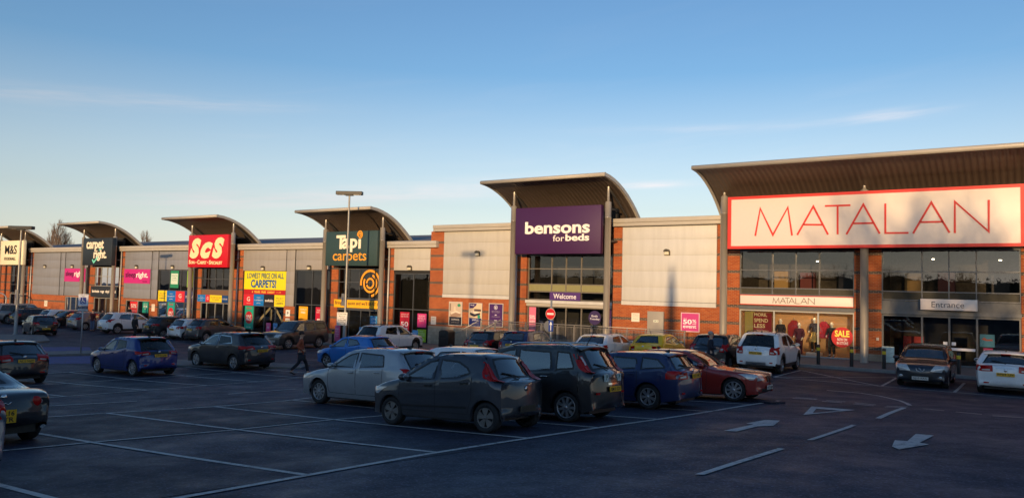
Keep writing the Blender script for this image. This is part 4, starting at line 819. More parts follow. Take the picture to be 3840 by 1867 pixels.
for yy, lb in ((38.2, 'front'), (40.5, 'rear')):
    t = thing('stair_rail', 'sloping handrail with mesh infill at the %s side of the terrace steps' % lb, 'handrail', (-29, yy, -.8))
    MB().tube([(-30.6, yy, .12), (-29.9, yy, .14), (-27.95, yy, 1.08)], .024, 8).build('handrail', M_RAIL, t)
    for x, z0, z1 in ((-30.5, -.85, .12), (-29.85, -.85, .14), (-28.9, -.5, .62)): MB().cyl(x, yy, z0, z1, .02, 8).build('post', M_RAIL, t)
    mb = MB()
    for k in range(20):
        x = -29.8 + k * .095; z = .14 + (x + 29.9) * .482; mb.box(x - .006, x + .006, yy - .006, yy + .006, z - .8, z - .04)
    mb.build('bars', M_RAIL, t)
t = thing('wall_panel', 'brick return wall', 'wall', (0, 0, 0)) if False else None
# ------------------------------------------------------------------ trees
def branch_tree(mb, rng, p, d, ln, r, depth, up=.15, spread=.55, n=4, kids=(3, 4)):
    d = d.normalized(); q = p + d * ln * .5 + Vector((rng.uniform(-1, 1), rng.uniform(-1, 1), 0)) * ln * .05; e = q + (d + Vector((0, 0, up))).normalized() * ln * .5
    mb.tube([p, q, e], [r, r * .82, r * .62], n if depth > 1 else 3, caps=False)
    if depth == 0: return
    for i in range(rng.randint(*kids)):
        t = rng.uniform(.45, 1.0); s = p.lerp(e, t) if t < .98 else e
        a = rng.uniform(0, 2 * math.pi); side = d.orthogonal().normalized(); side.rotate(Matrix.Rotation(a, 3, d))
        nd = (d + side * rng.uniform(spread * .6, spread * 1.5) + Vector((0, 0, up))).normalized()
        branch_tree(mb, rng, s, nd, ln * rng.uniform(.58, .8), r * .52, depth - 1, up, spread, n, kids)
M_BARK = mat('bark', (.16, .12, .09), .9, var=.3, scale=8)
M_TWIG = mat('twig', (.24, .17, .12), .9, var=.2)
def poplar(x, y, z, h, seed, label, wf=.16):
    rng = random.Random(seed); t = thing('bare_tree', label, 'tree', (x, y, z), group='bare trees behind the shops')
    MB().tube([(x, y, z), (x + .1, y, z + h * .3), (x, y, z + h * .92)], [h * .022, h * .016, h * .003], 7).build('trunk', M_BARK, t)
    mb = MB()
    for i in range(64):
        k = .12 + .86 * i / 64; a = rng.uniform(0, 6.28); ln = h * wf * (1.15 - k) * rng.uniform(.8, 1.6) + h * .05
        branch_tree(mb, rng, Vector((x, y, z + h * k)), Vector((math.cos(a) * .55, math.sin(a) * .55, 1)), ln, h * .005 * (1.25 - k) + .02, 2, .5, .4, 4, (3, 5))
    mb.build('crown', M_TWIG, t)
# two poplars seen over the roof at the left, one more crown beside them
def far_at(px, py, Y):
    x, z = px_plane(px, py, Y); return x, z
for (px_, ptop, Y, lb, sd, wf) in ((212, 856, 88, 'tall bare poplar behind the roof left of the dark carpet sign', 3, .17), (243, 884, 90, 'lower bare poplar close right of the tall one behind the roof', 5, .17), (543, 884, 95, 'bare poplar behind the roof between the dark and red signs', 7, .13), (193, 880, 92, 'slim bare poplar close left of the tall one behind the roof', 9, .13)):
    x, zt = far_at(px_, ptop, Y); poplar(x, Y, -1.5, zt + 1.5, sd, lb, wf)
x, zt = far_at(310, 912, 120)
rng = random.Random(4); t = thing('bare_tree', 'low round treetop just showing over the roof left of the dark carpet sign', 'tree', (x, 120, -1.5), group='bare trees behind the shops')
MB().tube([(x, 120, -1.5), (x, 120, 6)], [.4, .25], 7).build('trunk', M_BARK, t)
mb = MB()
for i in range(26):
    a = rng.uniform(0, 6.28); branch_tree(mb, rng, Vector((x, 120, rng.uniform(5, 9))), Vector((math.cos(a), math.sin(a), rng.uniform(.2, 1.2))), (zt - 4) * .35, .07, 2, .2, .6)
mb.build('crown', M_TWIG, t)
# ------------------------------------------------------------------ the wood on the bank behind the photographer: it shades the car park
rng = random.Random(11); mb = MB(); X0, X1 = -88, 60; n = 260; TY = -16
def ridge(x):
    h = 5.75 + .2 * math.sin(x * .31) + .15 * math.sin(x * .83 + 1) + .12 * math.sin(x * 1.9)
    if x < -20: h -= min(.9, (-20 - x) * .016)
    if 3 < x < 18: h += .3
    return h
rows = []
for i in range(n + 1):
    x = X0 + (X1 - X0) * i / n; h = ridge(x) - .3 + rng.uniform(-.12, .12); z0 = ground(x, TY) - .4
    rows.append([(x, TY - 2.6, z0), (x, TY - 1.9, h * .8 + z0 * .2), (x, TY - .7, h), (x, TY + .4, h - .1), (x, TY + 1.5, h * .7 + z0 * .3), (x, TY + 2, z0)])
mb.grid(rows, False)
for i in range(12000):
    x = rng.uniform(X0, X1); h = ridge(x); z0 = ground(x, TY); k = rng.random() ** .5; z = z0 + (h - z0) * k; y = TY - .2 + rng.choice((-1, 1)) * rng.uniform(.4, 2.3) * (1.08 - k * .75)
    s = rng.uniform(.08, .26); v = [Vector((rng.uniform(-1, 1), rng.uniform(-1, 1), rng.uniform(-1, 1))) * s for _ in range(3)]; c = Vector((x, y, z + rng.uniform(-.1, .22)))
    mb.add([c + q for q in v], [(0, 1, 2)])
for i in range(64):      # bare crowns standing out of the thicket
    x = rng.uniform(-70, 40) if i > 10 else rng.uniform(12.5, 19.5)
    y = TY + rng.uniform(-4, 1)
    hh = (10.8 if 10.5 < x < 20 else 4.3) * rng.uniform(.85, 1.1); z = ridge(x) - 3.5 if not 10.5 < x < 20 else ground(x, y)
    mb.tube([(x, y, z), (x, y, z + hh * .6)], [.16, .1], 6)
    for k in range(7):
        a = rng.uniform(0, 6.28); branch_tree(mb, rng, Vector((x, y, z + hh * rng.uniform(.35, .6))), Vector((math.cos(a) * .6, math.sin(a) * .6, 1)), hh * .24, .05, 3, .2, .55, 4, (2, 3))
# a slender conifer whose shadow falls on the right cream panel
mb.lathe([(.42, 1), (.36, 6), (.2, 8.6), (.04, 9.9)], 10, c=(1.8, TY, 0))
o = mb.build('woodland', mat('woodland_dark', (.045, .042, .026), .9, var=.35, scale=.8)); o['kind'] = 'stuff'
# ------------------------------------------------------------------ cars
def catmull(P, k=8):
    P = [Vector(p) for p in P]; out = []
    for i in range(len(P) - 1):
        p0 = P[i - 1] if i else P[i] * 2 - P[i + 1]; p1, p2 = P[i], P[i + 1]; p3 = P[i + 2] if i + 2 < len(P) else P[i + 1] * 2 - P[i]
        d0, d1, d2 = max(1e-4, (p1 - p0).length ** .5), max(1e-4, (p2 - p1).length ** .5), max(1e-4, (p3 - p2).length ** .5)
        m1 = (p1 - p0) / d0 - (p2 - p0) / (d0 + d1) + (p2 - p1) / d1; m2 = (p2 - p1) / d1 - (p3 - p1) / (d1 + d2) + (p3 - p2) / d2
        m1 *= d1; m2 *= d1
        for j in range(k):
            t = j / k; out.append(p1 * (2 * t**3 - 3 * t * t + 1) + m1 * (t**3 - 2 * t * t + t) + p2 * (-2 * t**3 + 3 * t * t) + m2 * (t**3 - t * t))
    out.append(P[-1]); return out
def nbuild(name, m, parent, parts):
    """mesh from (verts, faces, normals) pieces that keeps the given shading normals, so seams between panels stay invisible"""
    V, Fs, Nn = [], [], []
    for v, f, n in parts:
        o = len(V); V += [tuple(map(float, q)) for q in v]; Fs += [tuple(i + o for i in q) for q in f]; Nn += [tuple(map(float, q)) for q in n]
    me = bpy.data.meshes.new(name); me.from_pydata(V, [], Fs); me.polygons.foreach_set('use_smooth', [True] * len(Fs)); me.update()
    # wind faces to agree with the normals
    bm = bmesh.new(); bm.from_mesh(me); bm.verts.ensure_lookup_table()
    for f in bm.faces:
        a = Vector((0, 0, 0))
        for v in f.verts: a += Vector(Nn[v.index])
        if f.normal.dot(a) < 0: f.normal_flip()
    bm.to_mesh(me); bm.free(); me.update(); me.normals_split_custom_set_from_vertices(Nn); me.materials.append(m)
    return link(name, me, parent, False)
def car_paint(name, col, rough=.34, metal=.25, dirt=.22):
    if name in MATS: return MATS[name]
    mt, t, p, N, L = nodes_of(name)
    c = N('ShaderNodeTexCoord'); n = noise(t, c.outputs['Object'], 5, 6, .7); n2 = noise(t, c.outputs['Object'], 1.2, 3); s = N('ShaderNodeSeparateXYZ'); L(c.outputs['Object'], s.inputs[0])
    low = ramp(t, s.outputs[2], .25, .75, dirt, .04)          # road grime thrown up along the sills
    f = math_node(t, 'MULTIPLY', low, ramp(t, n, .3, .65, .2, 1))
    L(mixc(t, f, col, (.055, .048, .044)), p.inputs['Base Color']); L(math_node(t, 'ADD', math_node(t, 'MULTIPLY', f, .6), ramp(t, n2, .3, .7, rough * .8, rough * 1.3)), p.inputs['Roughness'])
    p.inputs['Metallic'].default_value = metal; p.inputs['Coat Weight'].default_value = 1.0; p.inputs['Coat Roughness'].default_value = .02
    return mt
def car_glass(name='car_glass', tint=(.012, .016, .02), ior=1.75):
    if name in MATS: return MATS[name]
    mt, t, p, N, L = nodes_of(name)
    c = N('ShaderNodeTexCoord'); n = noise(t, c.outputs['Object'], 2.2, 3)
    L(mixc(t, ramp(t, n, .4, .62), tint, tuple(x * 4 for x in tint)), p.inputs['Base Color']); p.inputs['Roughness'].default_value = .035; p.inputs['IOR'].default_value = ior
    return mt
def clear_glass(name, tint, ior):
    mt, t, p, N, L = nodes_of(name); t.nodes.remove(p); out = t.nodes['Material Output']
    f = N('ShaderNodeFresnel'); f.inputs[0].default_value = ior; gl = N('ShaderNodeBsdfGlossy'); gl.inputs['Roughness'].default_value = .02
    df = N('ShaderNodeBsdfDiffuse'); c = N('ShaderNodeTexCoord'); n = noise(t, c.outputs['Object'], 3.0, 5, .7); df.inputs[0].default_value = (.16, .15, .14, 1)
    tr = N('ShaderNodeBsdfTransparent'); tr.inputs[0].default_value = (*tint, 1)
    m0 = N('ShaderNodeMixShader'); L(ramp(t, n, .4, .75, .03, .16), m0.inputs[0]); L(tr.outputs[0], m0.inputs[1]); L(df.outputs[0], m0.inputs[2])   # film of road dust
    m1 = N('ShaderNodeMixShader'); L(f.outputs[0], m1.inputs[0]); L(m0.outputs[0], m1.inputs[1]); L(gl.outputs[0], m1.inputs[2]); L(m1.outputs[0], out.inputs[0]); return mt
M_CG = clear_glass('car_glass', (.66, .74, .75), 3.0); M_CGD = clear_glass('car_glass_dark', (.16, .18, .19), 1.75)
M_SEAT = mat('car_seat', (.022, .022, .026), .8, var=.2)
M_TYRE = mat('tyre_rubber', (.016, .016, .017), .8, var=.25, scale=20)
M_RIM = mat('alloy', (.42, .42, .43), .32, metal=.7, var=.12, scale=9); M_RIMD = mat('alloy_dirty', (.19, .175, .16), .5, metal=.4, var=.25, scale=12)
M_TRIMB = mat('car_trim_black', (.014, .014, .015), .5, var=.2)
M_TAIL = mat('tail_lamp_red', (.40, .006, .006), .2, var=.3, scale=14, spec=.3); M_TAILW = mat('tail_lamp_clear', (.5, .46, .44), .12, var=.1, coat=.5)
M_HEAD = mat('headlamp', (.55, .56, .56), .1, metal=.2, var=.3, scale=16, coat=.6); M_CHROME = mat('chrome', (.62, .62, .62), .14, metal=1, var=.05)
M_PLY = mat('plate_yellow', lin((225, 170, 25)), .45, var=.06); M_PLW = mat('plate_white', lin((215, 212, 205)), .45, var=.05); M_PLT = mat('plate_black', (.01, .01, .01), .5, var=0)
WHEELS = {}
def wheel_mesh(style, r):
    k = (style, round(r, 3))
    if k in WHEELS: return WHEELS[k]
    w_ = .2; ri = r * (.66 if style[0] != 'b' else .72)
    ty = MB(); ty.lathe([(ri * .99, w_ * .30), (ri * 1.0, w_ * .47), (r * .90, w_ * .5), (r * .975, w_ * .40), (r, w_ * .2), (r, -w_ * .25), (r * .97, -w_ * .42), (r * .88, -w_ * .5), (ri, -w_ * .45)], 32, 'Y'); ty.lathe([(0, .035), (ri, .035)], 32, 'Y')
    m1 = ty.mesh('tyre'); m1.materials.append(M_TYRE)
    rm = MB(); rm.lathe([(ri * .99, .07), (ri * 1.0, w_ * .46), (ri * .93, w_ * .47), (ri * .90, .06), (ri * .93, .04)], 32, 'Y'); rm.lathe([(0, .098), (ri * .16, .098), (ri * .19, .08), (ri * .2, .04)], 16, 'Y')
    ns, kind = int(style[1:]), style[0]
    for i in range(ns):
        a = 2 * math.pi * i / ns
        subs = [(0, 1)] if kind in 'ab' else [(-.13, .55), (.13, .55)]
        for da, wf in subs:
            ca, sa = math.cos(a + da), math.sin(a + da); 
            def pt(rr, off, y): return (rr * ca - off * sa, y, rr * sa + off * ca)
            w0, w1 = ri * .13 * wf * (8 / max(6, ns)), ri * (.20 if kind in 'ab' else .13) * (1 if kind != 'b' else .8) * (6.5 / max(5, ns)) * wf
            if kind == 'f': w0, w1 = ri * .10, ri * .28
            r0_, r1_ = ri * .15, ri * .93
            vs = [pt(r0_, -w0, .09), pt(r0_, w0, .09), pt(r1_, w1, .085), pt(r1_, -w1, .085), pt(r0_, -w0, .045), pt(r0_, w0, .045), pt(r1_, w1, .045), pt(r1_, -w1, .045)]
            rm.add(vs, [(0, 1, 2, 3), (0, 4, 5, 1), (1, 5, 6, 2), (2, 6, 7, 3), (3, 7, 4, 0)])
    m2 = rm.mesh('rim'); WHEELS[k] = (m1, m2); return m1, m2
# silhouettes: side outline from the front lip over the roof to the rear lip, x measured from the nose, heights in metres (real sizes)
def outline(L, H, hood=.72, hoodx=.14, cowl=(1.0, .95), rf=(1.75, None), rm=None, rr=(3.1, None), gb=(3.5, .95), tail=(3.62, .85), bump=.55, lip=.24, noseh=.48, rear_lip=.28, tailmid=None):
    rfz = rf[1] or H - .05; rrz = rr[1] or H - .05; rm = rm or (rf[0] * .5 + rr[0] * .5)
    P = [(.10, lip), (.025, lip + .08), (.0, noseh), (.03, noseh + (hood - noseh) * .62), (hoodx, hood), (cowl[0] * .55 + hoodx * .45, hood + (cowl[1] - hood) * .62), cowl, (cowl[0] * .5 + rf[0] * .5, cowl[1] * .47 + rfz * .53 + .02), (rf[0], rfz), (rm, H), (rr[0], rrz), ((rr[0] + gb[0]) / 2 + .015, (rrz + gb[1]) / 2), gb, tail]
    if tailmid: P.append(tailmid)
    P += [(L, bump), (L - .005, bump - .12), (L - .05, rear_lip + .05), (L - .12, rear_lip)]
    return P
def make_car(name, label, spec, loc, heading, colour, detail=2, group='cars parked outside the shops'):
    """heading: degrees anticlockwise from +X that the nose points; loc: ground point under the middle of the car"""
    S = spec; L, H, Wm = S['L'], S['H'], S['W'] / 2
    wb, fo, wr = S['wb'], S['fo'], S['wr']; ax = (fo, fo + wb); sill = S.get('sill', .2)
    h = rad(heading); d2 = Vector((math.cos(h), math.sin(h)))
    def gz(u, v): p = Vector((loc[0], loc[1])) + d2 * u + Vector((-d2.y, d2.x)) * v; return ground(p.x, p.y)
    zf, zr, zl, zri = gz(wb / 2, 0), gz(-wb / 2, 0), gz(0, .75), gz(0, -.75)
    t = thing(name, label, 'car', (loc[0], loc[1], (zf + zr) / 2), 0, group)
    pit = math.atan2(zf - zr, wb); rl = math.atan2(zl - zri, 1.5)
    t.rotation_euler = (Matrix.Rotation(h, 3, 'Z') @ Matrix.Rotation(-pit, 3, 'Y') @ Matrix.Rotation(rl, 3, 'X')).to_euler()
    xm = fo + wb / 2
    D = catmull(S['top'], 8); DA = np.array([(p.x, p.y) for p in D]); seg = np.hypot(*np.diff(DA, axis=0).T); ARC = np.concatenate([[0], np.cumsum(seg)])
    def P_at(s): return np.array([np.interp(s, ARC, DA[:, 0]), np.interp(s, ARC, DA[:, 1])])
    def N_at(s):
        e = .03; a, b = P_at(max(0, s - e)), P_at(min(ARC[-1], s + e)); d = b - a; d = d / (np.hypot(*d) + 1e-9); n = np.array([-d[1], d[0]]); return n   # outward (up over the roof)
    imax = len(DA)
    ups = [i for i in range(imax) if DA[i, 1] > .5]
    def s_of_x(x): # arc position of the upper outline at x
        lo, hi = ups[0], ups[-1]; xs_ = np.maximum.accumulate(DA[lo:hi + 1, 0]); return np.interp(x, xs_, ARC[lo:hi + 1])
    belt = S['belt']
    def zb(x): return np.interp(x, [b[0] for b in belt], [b[1] for b in belt])
    tum = S.get('tum', .76)
    def W(x, z):
        pf, pr_ = S.get('pf', (.95, .17)), S.get('pr', (.85, .13))
        pl = 1 - pf[1] * max(0, (pf[0] - x) / pf[0]) ** 2.3 - pr_[1] * max(0, (x - (L - pr_[0])) / pr_[0]) ** 2.3
        b = zb(x)
        if z <= b:
            q = (z - .2) / (b - .2); s_ = .93 + .07 * math.sin(math.pi * min(1, max(0, q)) ** .8 * .62) - .018 * max(0, q - .72) / .28
        else:
            q = min(1.1, (z - b) / max(.12, H - b)); e = min(1, (z - b) / .035); s_ = .975 - .022 * e - (.953 - tum) * q ** 1.12
        fl = 0
        for a in ax:   # swollen arches
            r_ = math.hypot(x - a, z - wr); fl += S.get('flare', .018) * math.exp(-((r_ - wr - .04) / .13) ** 2) if z < b else 0
        return Wm * pl * (s_ + fl)
    def crown(s):
        n = N_at(s); return .028 + S.get('nose_round', .12) * max(0, abs(n[0]) - .55) / .45
    def strip(s, y):       # point on the bonnet / screen / roof / tail surface
        p = P_at(s); w_ = W(p[0], p[1]) * .90; e = min(1, abs(y) / w_); n = N_at(s); q = p - n * crown(s) * e * e; return np.array([q[0], y, q[1]])
    EA = []
    for s_ in ARC:
        p_ = P_at(s_); q_ = strip(s_, W(p_[0], p_[1]) * .90); EA.append((q_[0], q_[2]))
    EA = np.array(EA)
    Ra = wr + .045
    fa0, fa1, ra0, ra1 = ax[0] - Ra, ax[0] + Ra, ax[1] - Ra, ax[1] + Ra
    cols = []   # (s on outline, (x,z) on lower edge)
    sA, sB = s_of_x(fa0), s_of_x(ra1)
    x0, xL = DA[0, 0], DA[-1, 0]; na = 12
    zA = max(.2, wr - Ra * .0 - .12)
    for i in range(na): f_ = i / na; cols.append((sA * f_, (x0 + (fa0 - x0) * f_, DA[0, 1] + (sill + .0 - DA[0, 1]) * f_)))
    def arch(c):
        a0 = math.asin(max(-1, min(1, (sill - wr) / Ra)))
        for k in range(15):
            th = math.pi - a0 + (-math.pi + 2 * a0) * k / 14 if True else 0
            cols_x = c + Ra * math.cos(th); cols.append((s_of_x(cols_x), (cols_x, wr + Ra * math.sin(th))))
    arch(ax[0])
    e0, e1 = cols[-1][1][0], ax[1] - math.sqrt(max(.01, Ra**2 - (sill - wr)**2))
    for i in range(1, 16): x = e0 + (e1 - e0) * i / 16; cols.append((s_of_x(x), (x, sill)))
    arch(ax[1])
    lx_ = cols[-1][1][0]
    for i in range(1, na + 1): f_ = i / na; cols.append((sB + (ARC[-1] - sB) * f_, (lx_ + (xL - lx_) * f_, sill + (DA[-1, 1] - sill) * f_)))
    ETA = [0, .3, .6, .85, 1.0]; TT = [.03, .07, .12, .18, .26, .34, .42, .5, .58, .66, .74, .82, .9, 1.0]; trimh = S.get('trim', .07)
    G = []
    for s, q in cols:
        p = P_at(s); w_ = W(p[0], p[1]) * .90; row = [tuple(strip(s, w_ * e)) for e in ETA]
        a = np.array([row[-1][0], row[-1][2]]); b = np.array(q); ln = np.hypot(*(b - a)); R_ = min(.13, ln * .6 + .01)
        tl = max(.3, 1 - trimh / max(ln, .05))
        for tt in [x * tl for x in TT] + [1.0]:
            c = a + (b - a) * tt; dd = tt * ln; f_ = .90 + .10 * math.sqrt(max(0, 1 - (1 - min(dd / R_, 1)) ** 2)); row.append((c[0], W(c[0], c[1]) * f_, c[1]))
        c = row[-1]; row.append((c[0], c[1] - .10, c[2] + .01)); G.append(row)
    nc, nr = len(G), len(G[0]); TR = len(ETA) + len(TT) - 1     # row index where the lower trim band starts
    def fx(p): return (xm - p[0], p[1], p[2])    # car frame: +x forward, origin at ground centre
    GA = np.array(G); dI = np.zeros_like(GA); dJ = np.zeros_like(GA)
    dI[1:-1] = GA[2:] - GA[:-2]; dI[0] = GA[1] - GA[0]; dI[-1] = GA[-1] - GA[-2]
    dJ[:, 1:-1] = GA[:, 2:] - GA[:, :-2]; dJ[:, 0] = (GA[:, 1] - GA[:, 0]) * [0, 1, 0]; dJ[:, -1] = GA[:, -1] - GA[:, -2]; dJ[:, -2] = GA[:, -2] - GA[:, -3]
    GN = np.cross(dI, dJ); GN /= np.linalg.norm(GN, axis=2, keepdims=True) + 1e-9
    if GN[nc // 2, 0, 2] < 0: GN = -GN
    def piece(fn, sg):
        vs, ns, ix, fs = [], [], {}, []
        for i in range(nc - 1):
            for j in range(nr - 1):
                if not fn(i, j): continue
                f_ = []
                for a, b in ((i, j), (i + 1, j), (i + 1, j + 1), (i, j + 1)):
                    if (a, b) not in ix:
                        ix[(a, b)] = len(vs); p = G[a][b]; q = GN[a, b]; vs.append(fx((p[0], p[1] * sg, p[2]))); ns.append((-q[0], q[1] * sg, q[2]))
                    f_.append(ix[(a, b)])
                fs.append(f_)
        return vs, fs, ns
    def side(nm, m_, fn): return nbuild(nm, m_, t, [piece(fn, 1), piece(fn, -1)])
    paint = colour
    trim_m = paint if S.get('trim_body', True) else M_TRIMB
    dx = S.get('doors', ())
    # openings: cells under any pane are left out and a surround closes the margin
    def inside(pt, poly):
        x, y = pt; c = False
        for (x1, y1), (x2, y2) in zip(poly, poly[1:] + poly[:1]):
            if (y1 > y) != (y2 > y) and x < (x2 - x1) * (y - y1) / (y2 - y1 + 1e-12) + x1: c = not c
        return c
    polys = [[tuple(p) for p in lo] + [tuple(p) for p in up][::-1] for lo, up in S['win']]
    s_w = (s_of_x(S['screen'][0]), s_of_x(S['screen'][1])); i_t = int(np.argmax(DA[:, 1])); s_b = tuple(np.interp(-z, -DA[i_t:, 1], ARC[i_t:]) for z in S['rear'])
    def is_hole(i, j):
        if j >= len(ETA) - 1:
            if j >= TR: return False
            cs = [G[a][b] for a, b in ((i, j), (i + 1, j), (i + 1, j + 1), (i, j + 1))]; m_ = [sum(c[k] for c in cs) / 4 for k in (0, 2)]
            return any(inside((c[0], c[2]), po) for po in polys for c in cs) or any(inside(m_, po) for po in polys)
        a, b = cols[i][0], cols[i + 1][0]
        return any(a < q1 and b > q0 for q0, q1 in (s_w, s_b))
    def is_door(i, j):
        if j < len(ETA) + 3 or j >= TR: return None
        xc = (G[i][j][0] + G[i + 1][j][0] + G[i][j+1][0]) / 3
        for k, (a, b) in enumerate(dx):
            if a <= xc <= b and G[i][j][2] < zb(xc) + .0: return k
        return None
    side('body', paint, lambda i, j: (j < TR or trim_m is paint) and is_door(i, j) is None and not is_hole(i, j))
    if trim_m is not paint: side('lower_trim', trim_m, lambda i, j: j >= TR)
    doors = {}
    for k in range(len(dx)):
        for sg in (1, -1):
            pc = piece(lambda i, j: is_door(i, j) == k and not is_hole(i, j), sg)
            if pc[1]: doors[(k, sg)] = nbuild('door', paint, t, [pc])
    # dark inner body closing the wheel wells
    mb = MB(); zt = min(zb(xm), .82); mb.box(xm - .32, xm - (L - .3), -Wm * .70, Wm * .70, sill - .02, zt * .72); mb.box(xm - fa1 - .02, xm - ra0 + .02, -Wm * .9, Wm * .9, sill - .03, sill + .1)
    for a in ax: mb.box(xm - min(L - .42, a + Ra), xm - max(.38, a - Ra), -Wm + .24, Wm - .24, sill, wr + Ra + .02)
    mb.build('underbody', M_TRIMB, t, False)
    def dist_top(x, z): return np.min(np.hypot(EA[:, 0] - x, EA[:, 1] - z))
    def SY(x, z, off=.0):
        d = dist_top(x, z) ; f_ = .90 + .10 * math.sqrt(max(0, 1 - (1 - min(d / .11, 1)) ** 2)); return W(x, z) * f_ + off
    def resample(P, n):
        P = np.array(P, float); sgm = np.hypot(*np.diff(P, axis=0).T); c = np.concatenate([[0], np.cumsum(sgm)]); u = np.linspace(0, c[-1], n); return np.stack([np.interp(u, c, P[:, 0]), np.interp(u, c, P[:, 1])], 1)
    def side_patch(mb, lower, upper, off, n=14, k=6, sides=(1, -1)):
        lo, up = resample(lower, n), resample(upper, n)
        for sg in sides:
            mb.grid([[fx((*(lambda q: (q[0], sg * SY(q[0], q[1], off), q[1]))(lo[i] + (up[i] - lo[i]) * j / k),)) for j in range(k + 1)] for i in range(n)], True)
        return mb
    def strip_patch(mb, s0, s1, f0, f1, off, n=8, k=10, f0b=None, f1b=None):
        """part of the centre surface between two outline positions; f are fractions of the half width at s0, and at s1 when given"""
        f0b = f0 if f0b is None else f0b; f1b = f1 if f1b is None else f1b; rows = []
        for i in range(n + 1):
            u = i / n; s = s0 + (s1 - s0) * u; p = P_at(s); w_ = W(p[0], p[1]) * .90; nn = N_at(s); r = []
            for j in range(k + 1):
                f_ = (f0 + (f0b - f0) * u) + ((f1 + (f1b - f1) * u) - (f0 + (f0b - f0) * u)) * j / k; q = strip(s, w_ * f_); r.append(fx((q[0] + nn[0] * off, q[1], q[2] + nn[1] * off)))
            rows.append(r)
        return mb.grid(rows, True)
    def s_rear(z):  # outline position on the tail at height z
        i0 = int(np.argmax(DA[:, 1])); return np.interp(-z, -DA[i0:, 1], ARC[i0:])
    def s_front(z):
        i1 = int(np.argmax(DA[:, 1])); return np.interp(z, DA[:i1, 1], ARC[:i1])
    gm = S.get('glass', M_CG)
    # side windows: body surround, dark rubber frame, then the pane itself
    def snorm(x, z):
        e = .012; return np.array([-(SY(x + e, z) - SY(x - e, z)) / (2 * e), 1, -(SY(x, z + e) - SY(x, z - e)) / (2 * e)])
    def ring(inner, outer, off, sg):
        n = len(inner); P, Q = [], []
        for i in range(n + 1):
            for q in (inner[i % n], (inner[i % n] + outer[i % n]) / 2, outer[i % n]):
                P.append(fx((q[0], sg * SY(q[0], q[1], off), q[1]))); v = snorm(q[0], q[1]); Q.append((-v[0], v[1] * sg, v[2]))
        Q = [Vector(q).normalized() for q in Q]
        return P, [(i * 3 + j, i * 3 + 3 + j, i * 3 + 4 + j, i * 3 + 1 + j) for i in range(n) for j in range(2)], Q
    def npatch(s0, s1, f0, f1, off, n=4, k=10, f0b=None, f1b=None):
        f0b = f0 if f0b is None else f0b; f1b = f1 if f1b is None else f1b; P, Q = [], []
        for i in range(n + 1):
            u = i / n; s = s0 + (s1 - s0) * u; p = P_at(s); w_ = W(p[0], p[1]) * .90; nn = N_at(s)
            for j in range(k + 1):
                f_ = (f0 + (f0b - f0) * u) + ((f1 + (f1b - f1) * u) - (f0 + (f0b - f0) * u)) * j / k; q = strip(s, w_ * f_); P.append(fx((q[0] + nn[0] * off, q[1], q[2] + nn[1] * off)))
                ty = 2 * crown(s) * f_ / max(.2, w_); v = Vector((-nn[0], ty + .5 * f_ ** 5, nn[1])).normalized(); Q.append(v)
        K1 = k + 1; return P, [(i * K1 + j, i * K1 + K1 + j, i * K1 + K1 + j + 1, i * K1 + j + 1) for i in range(n) for j in range(k)], Q
    for k, (lo, up) in enumerate(S['win']):
        lo_, up_ = resample(lo, 14), resample(up, 14); loop = np.concatenate([lo_, up_[::-1]]); n = len(loop); c = loop.mean(0)
        def grow(d):
            out = []
            for i in range(n):
                t_ = loop[(i + 1) % n] - loop[i - 1]; t_ = t_ / (np.hypot(*t_) + 1e-9); nn = np.array([t_[1], -t_[0]]); out.append(loop[i] + nn * d)
            return out
        lx0, lx1 = loop[:, 0].min(), loop[:, 0].max()
        def clampo(P):   # keep the surround under the roof line
            r = []
            for q in P: zt_ = P_at(s_of_x(q[0]))[1] - .03; r.append(np.array([q[0], min(q[1], zt_)]))
            return r
        inn, out = grow(-.035), clampo(grow(.15))
        for sg in (1, -1):
            par = doors.get((k, sg), t) if k < len(dx) else t
            nbuild('window_surround', paint, par, [ring(list(loop), out, .0015, sg)])
            o = nbuild('window_frame', S.get('winframe', M_TRIMB), t, [ring(inn, list(loop), .006, sg)])
            mb = MB(); side_patch(mb, lo_, up_, .003, n=14, sides=(sg,)); mb.build('window', S.get('glass_rear', gm) if k >= 1 else gm, o, False)
    ws = S['screen']; rs_ = S['rear']     # (bottom x, top x) of windscreen; (top z, bottom z) of rear window
    def opening(nm, s0, s1, f0, f1, gmat, m_in):
        nbuild(nm + '_surround', paint, t, [npatch(s0 - .20, s0 + .03, -1, 1, .0015), npatch(s1 - .03, s1 + .20, -1, 1, .0015)] + [npatch(s0 + .03, s1 - .03, sg * f0, sg * 1.0, .0015, f0b=sg * f1, f1b=sg * 1.0, k=3, n=8) for sg in (1, -1)])
        mb = MB(); strip_patch(mb, s0, s0 + .05, -f0, f0, .005, n=1); strip_patch(mb, s1 - .05, s1, -f1, f1, .005, n=1)
        for sg in (1, -1): strip_patch(mb, s0 + .05, s1 - .05, sg * (f0 - .07), sg * f0, .005, f0b=sg * (f1 - .07), f1b=sg * f1, k=1)
        o = mb.build(nm, M_TRIMB, t, False); mb = MB(); strip_patch(mb, s0 + .01, s1 - .01, -f0 + .02, f0 - .02, .003, f0b=-f1 + .02, f1b=f1 - .02); mb.build('glass', gmat, o, False)
    sb, st_ = s_of_x(ws[0]), s_of_x(ws[1]); opening('windscreen', sb, st_, .97, .93, M_CG, 0)
    s1, s2 = s_rear(rs_[0]), s_rear(rs_[1]); fw0, fw1 = S.get('rear_w', (.86, .93)); opening('rear_window', s1, s2, fw0, fw1, S.get('glass_rear', gm), 0)
    # cabin: dashboard, seats with headrests, rear bench
    zc_ = zb(xm); sw_ = Wm * .40; mb = MB(); fb = S['screen'][0]
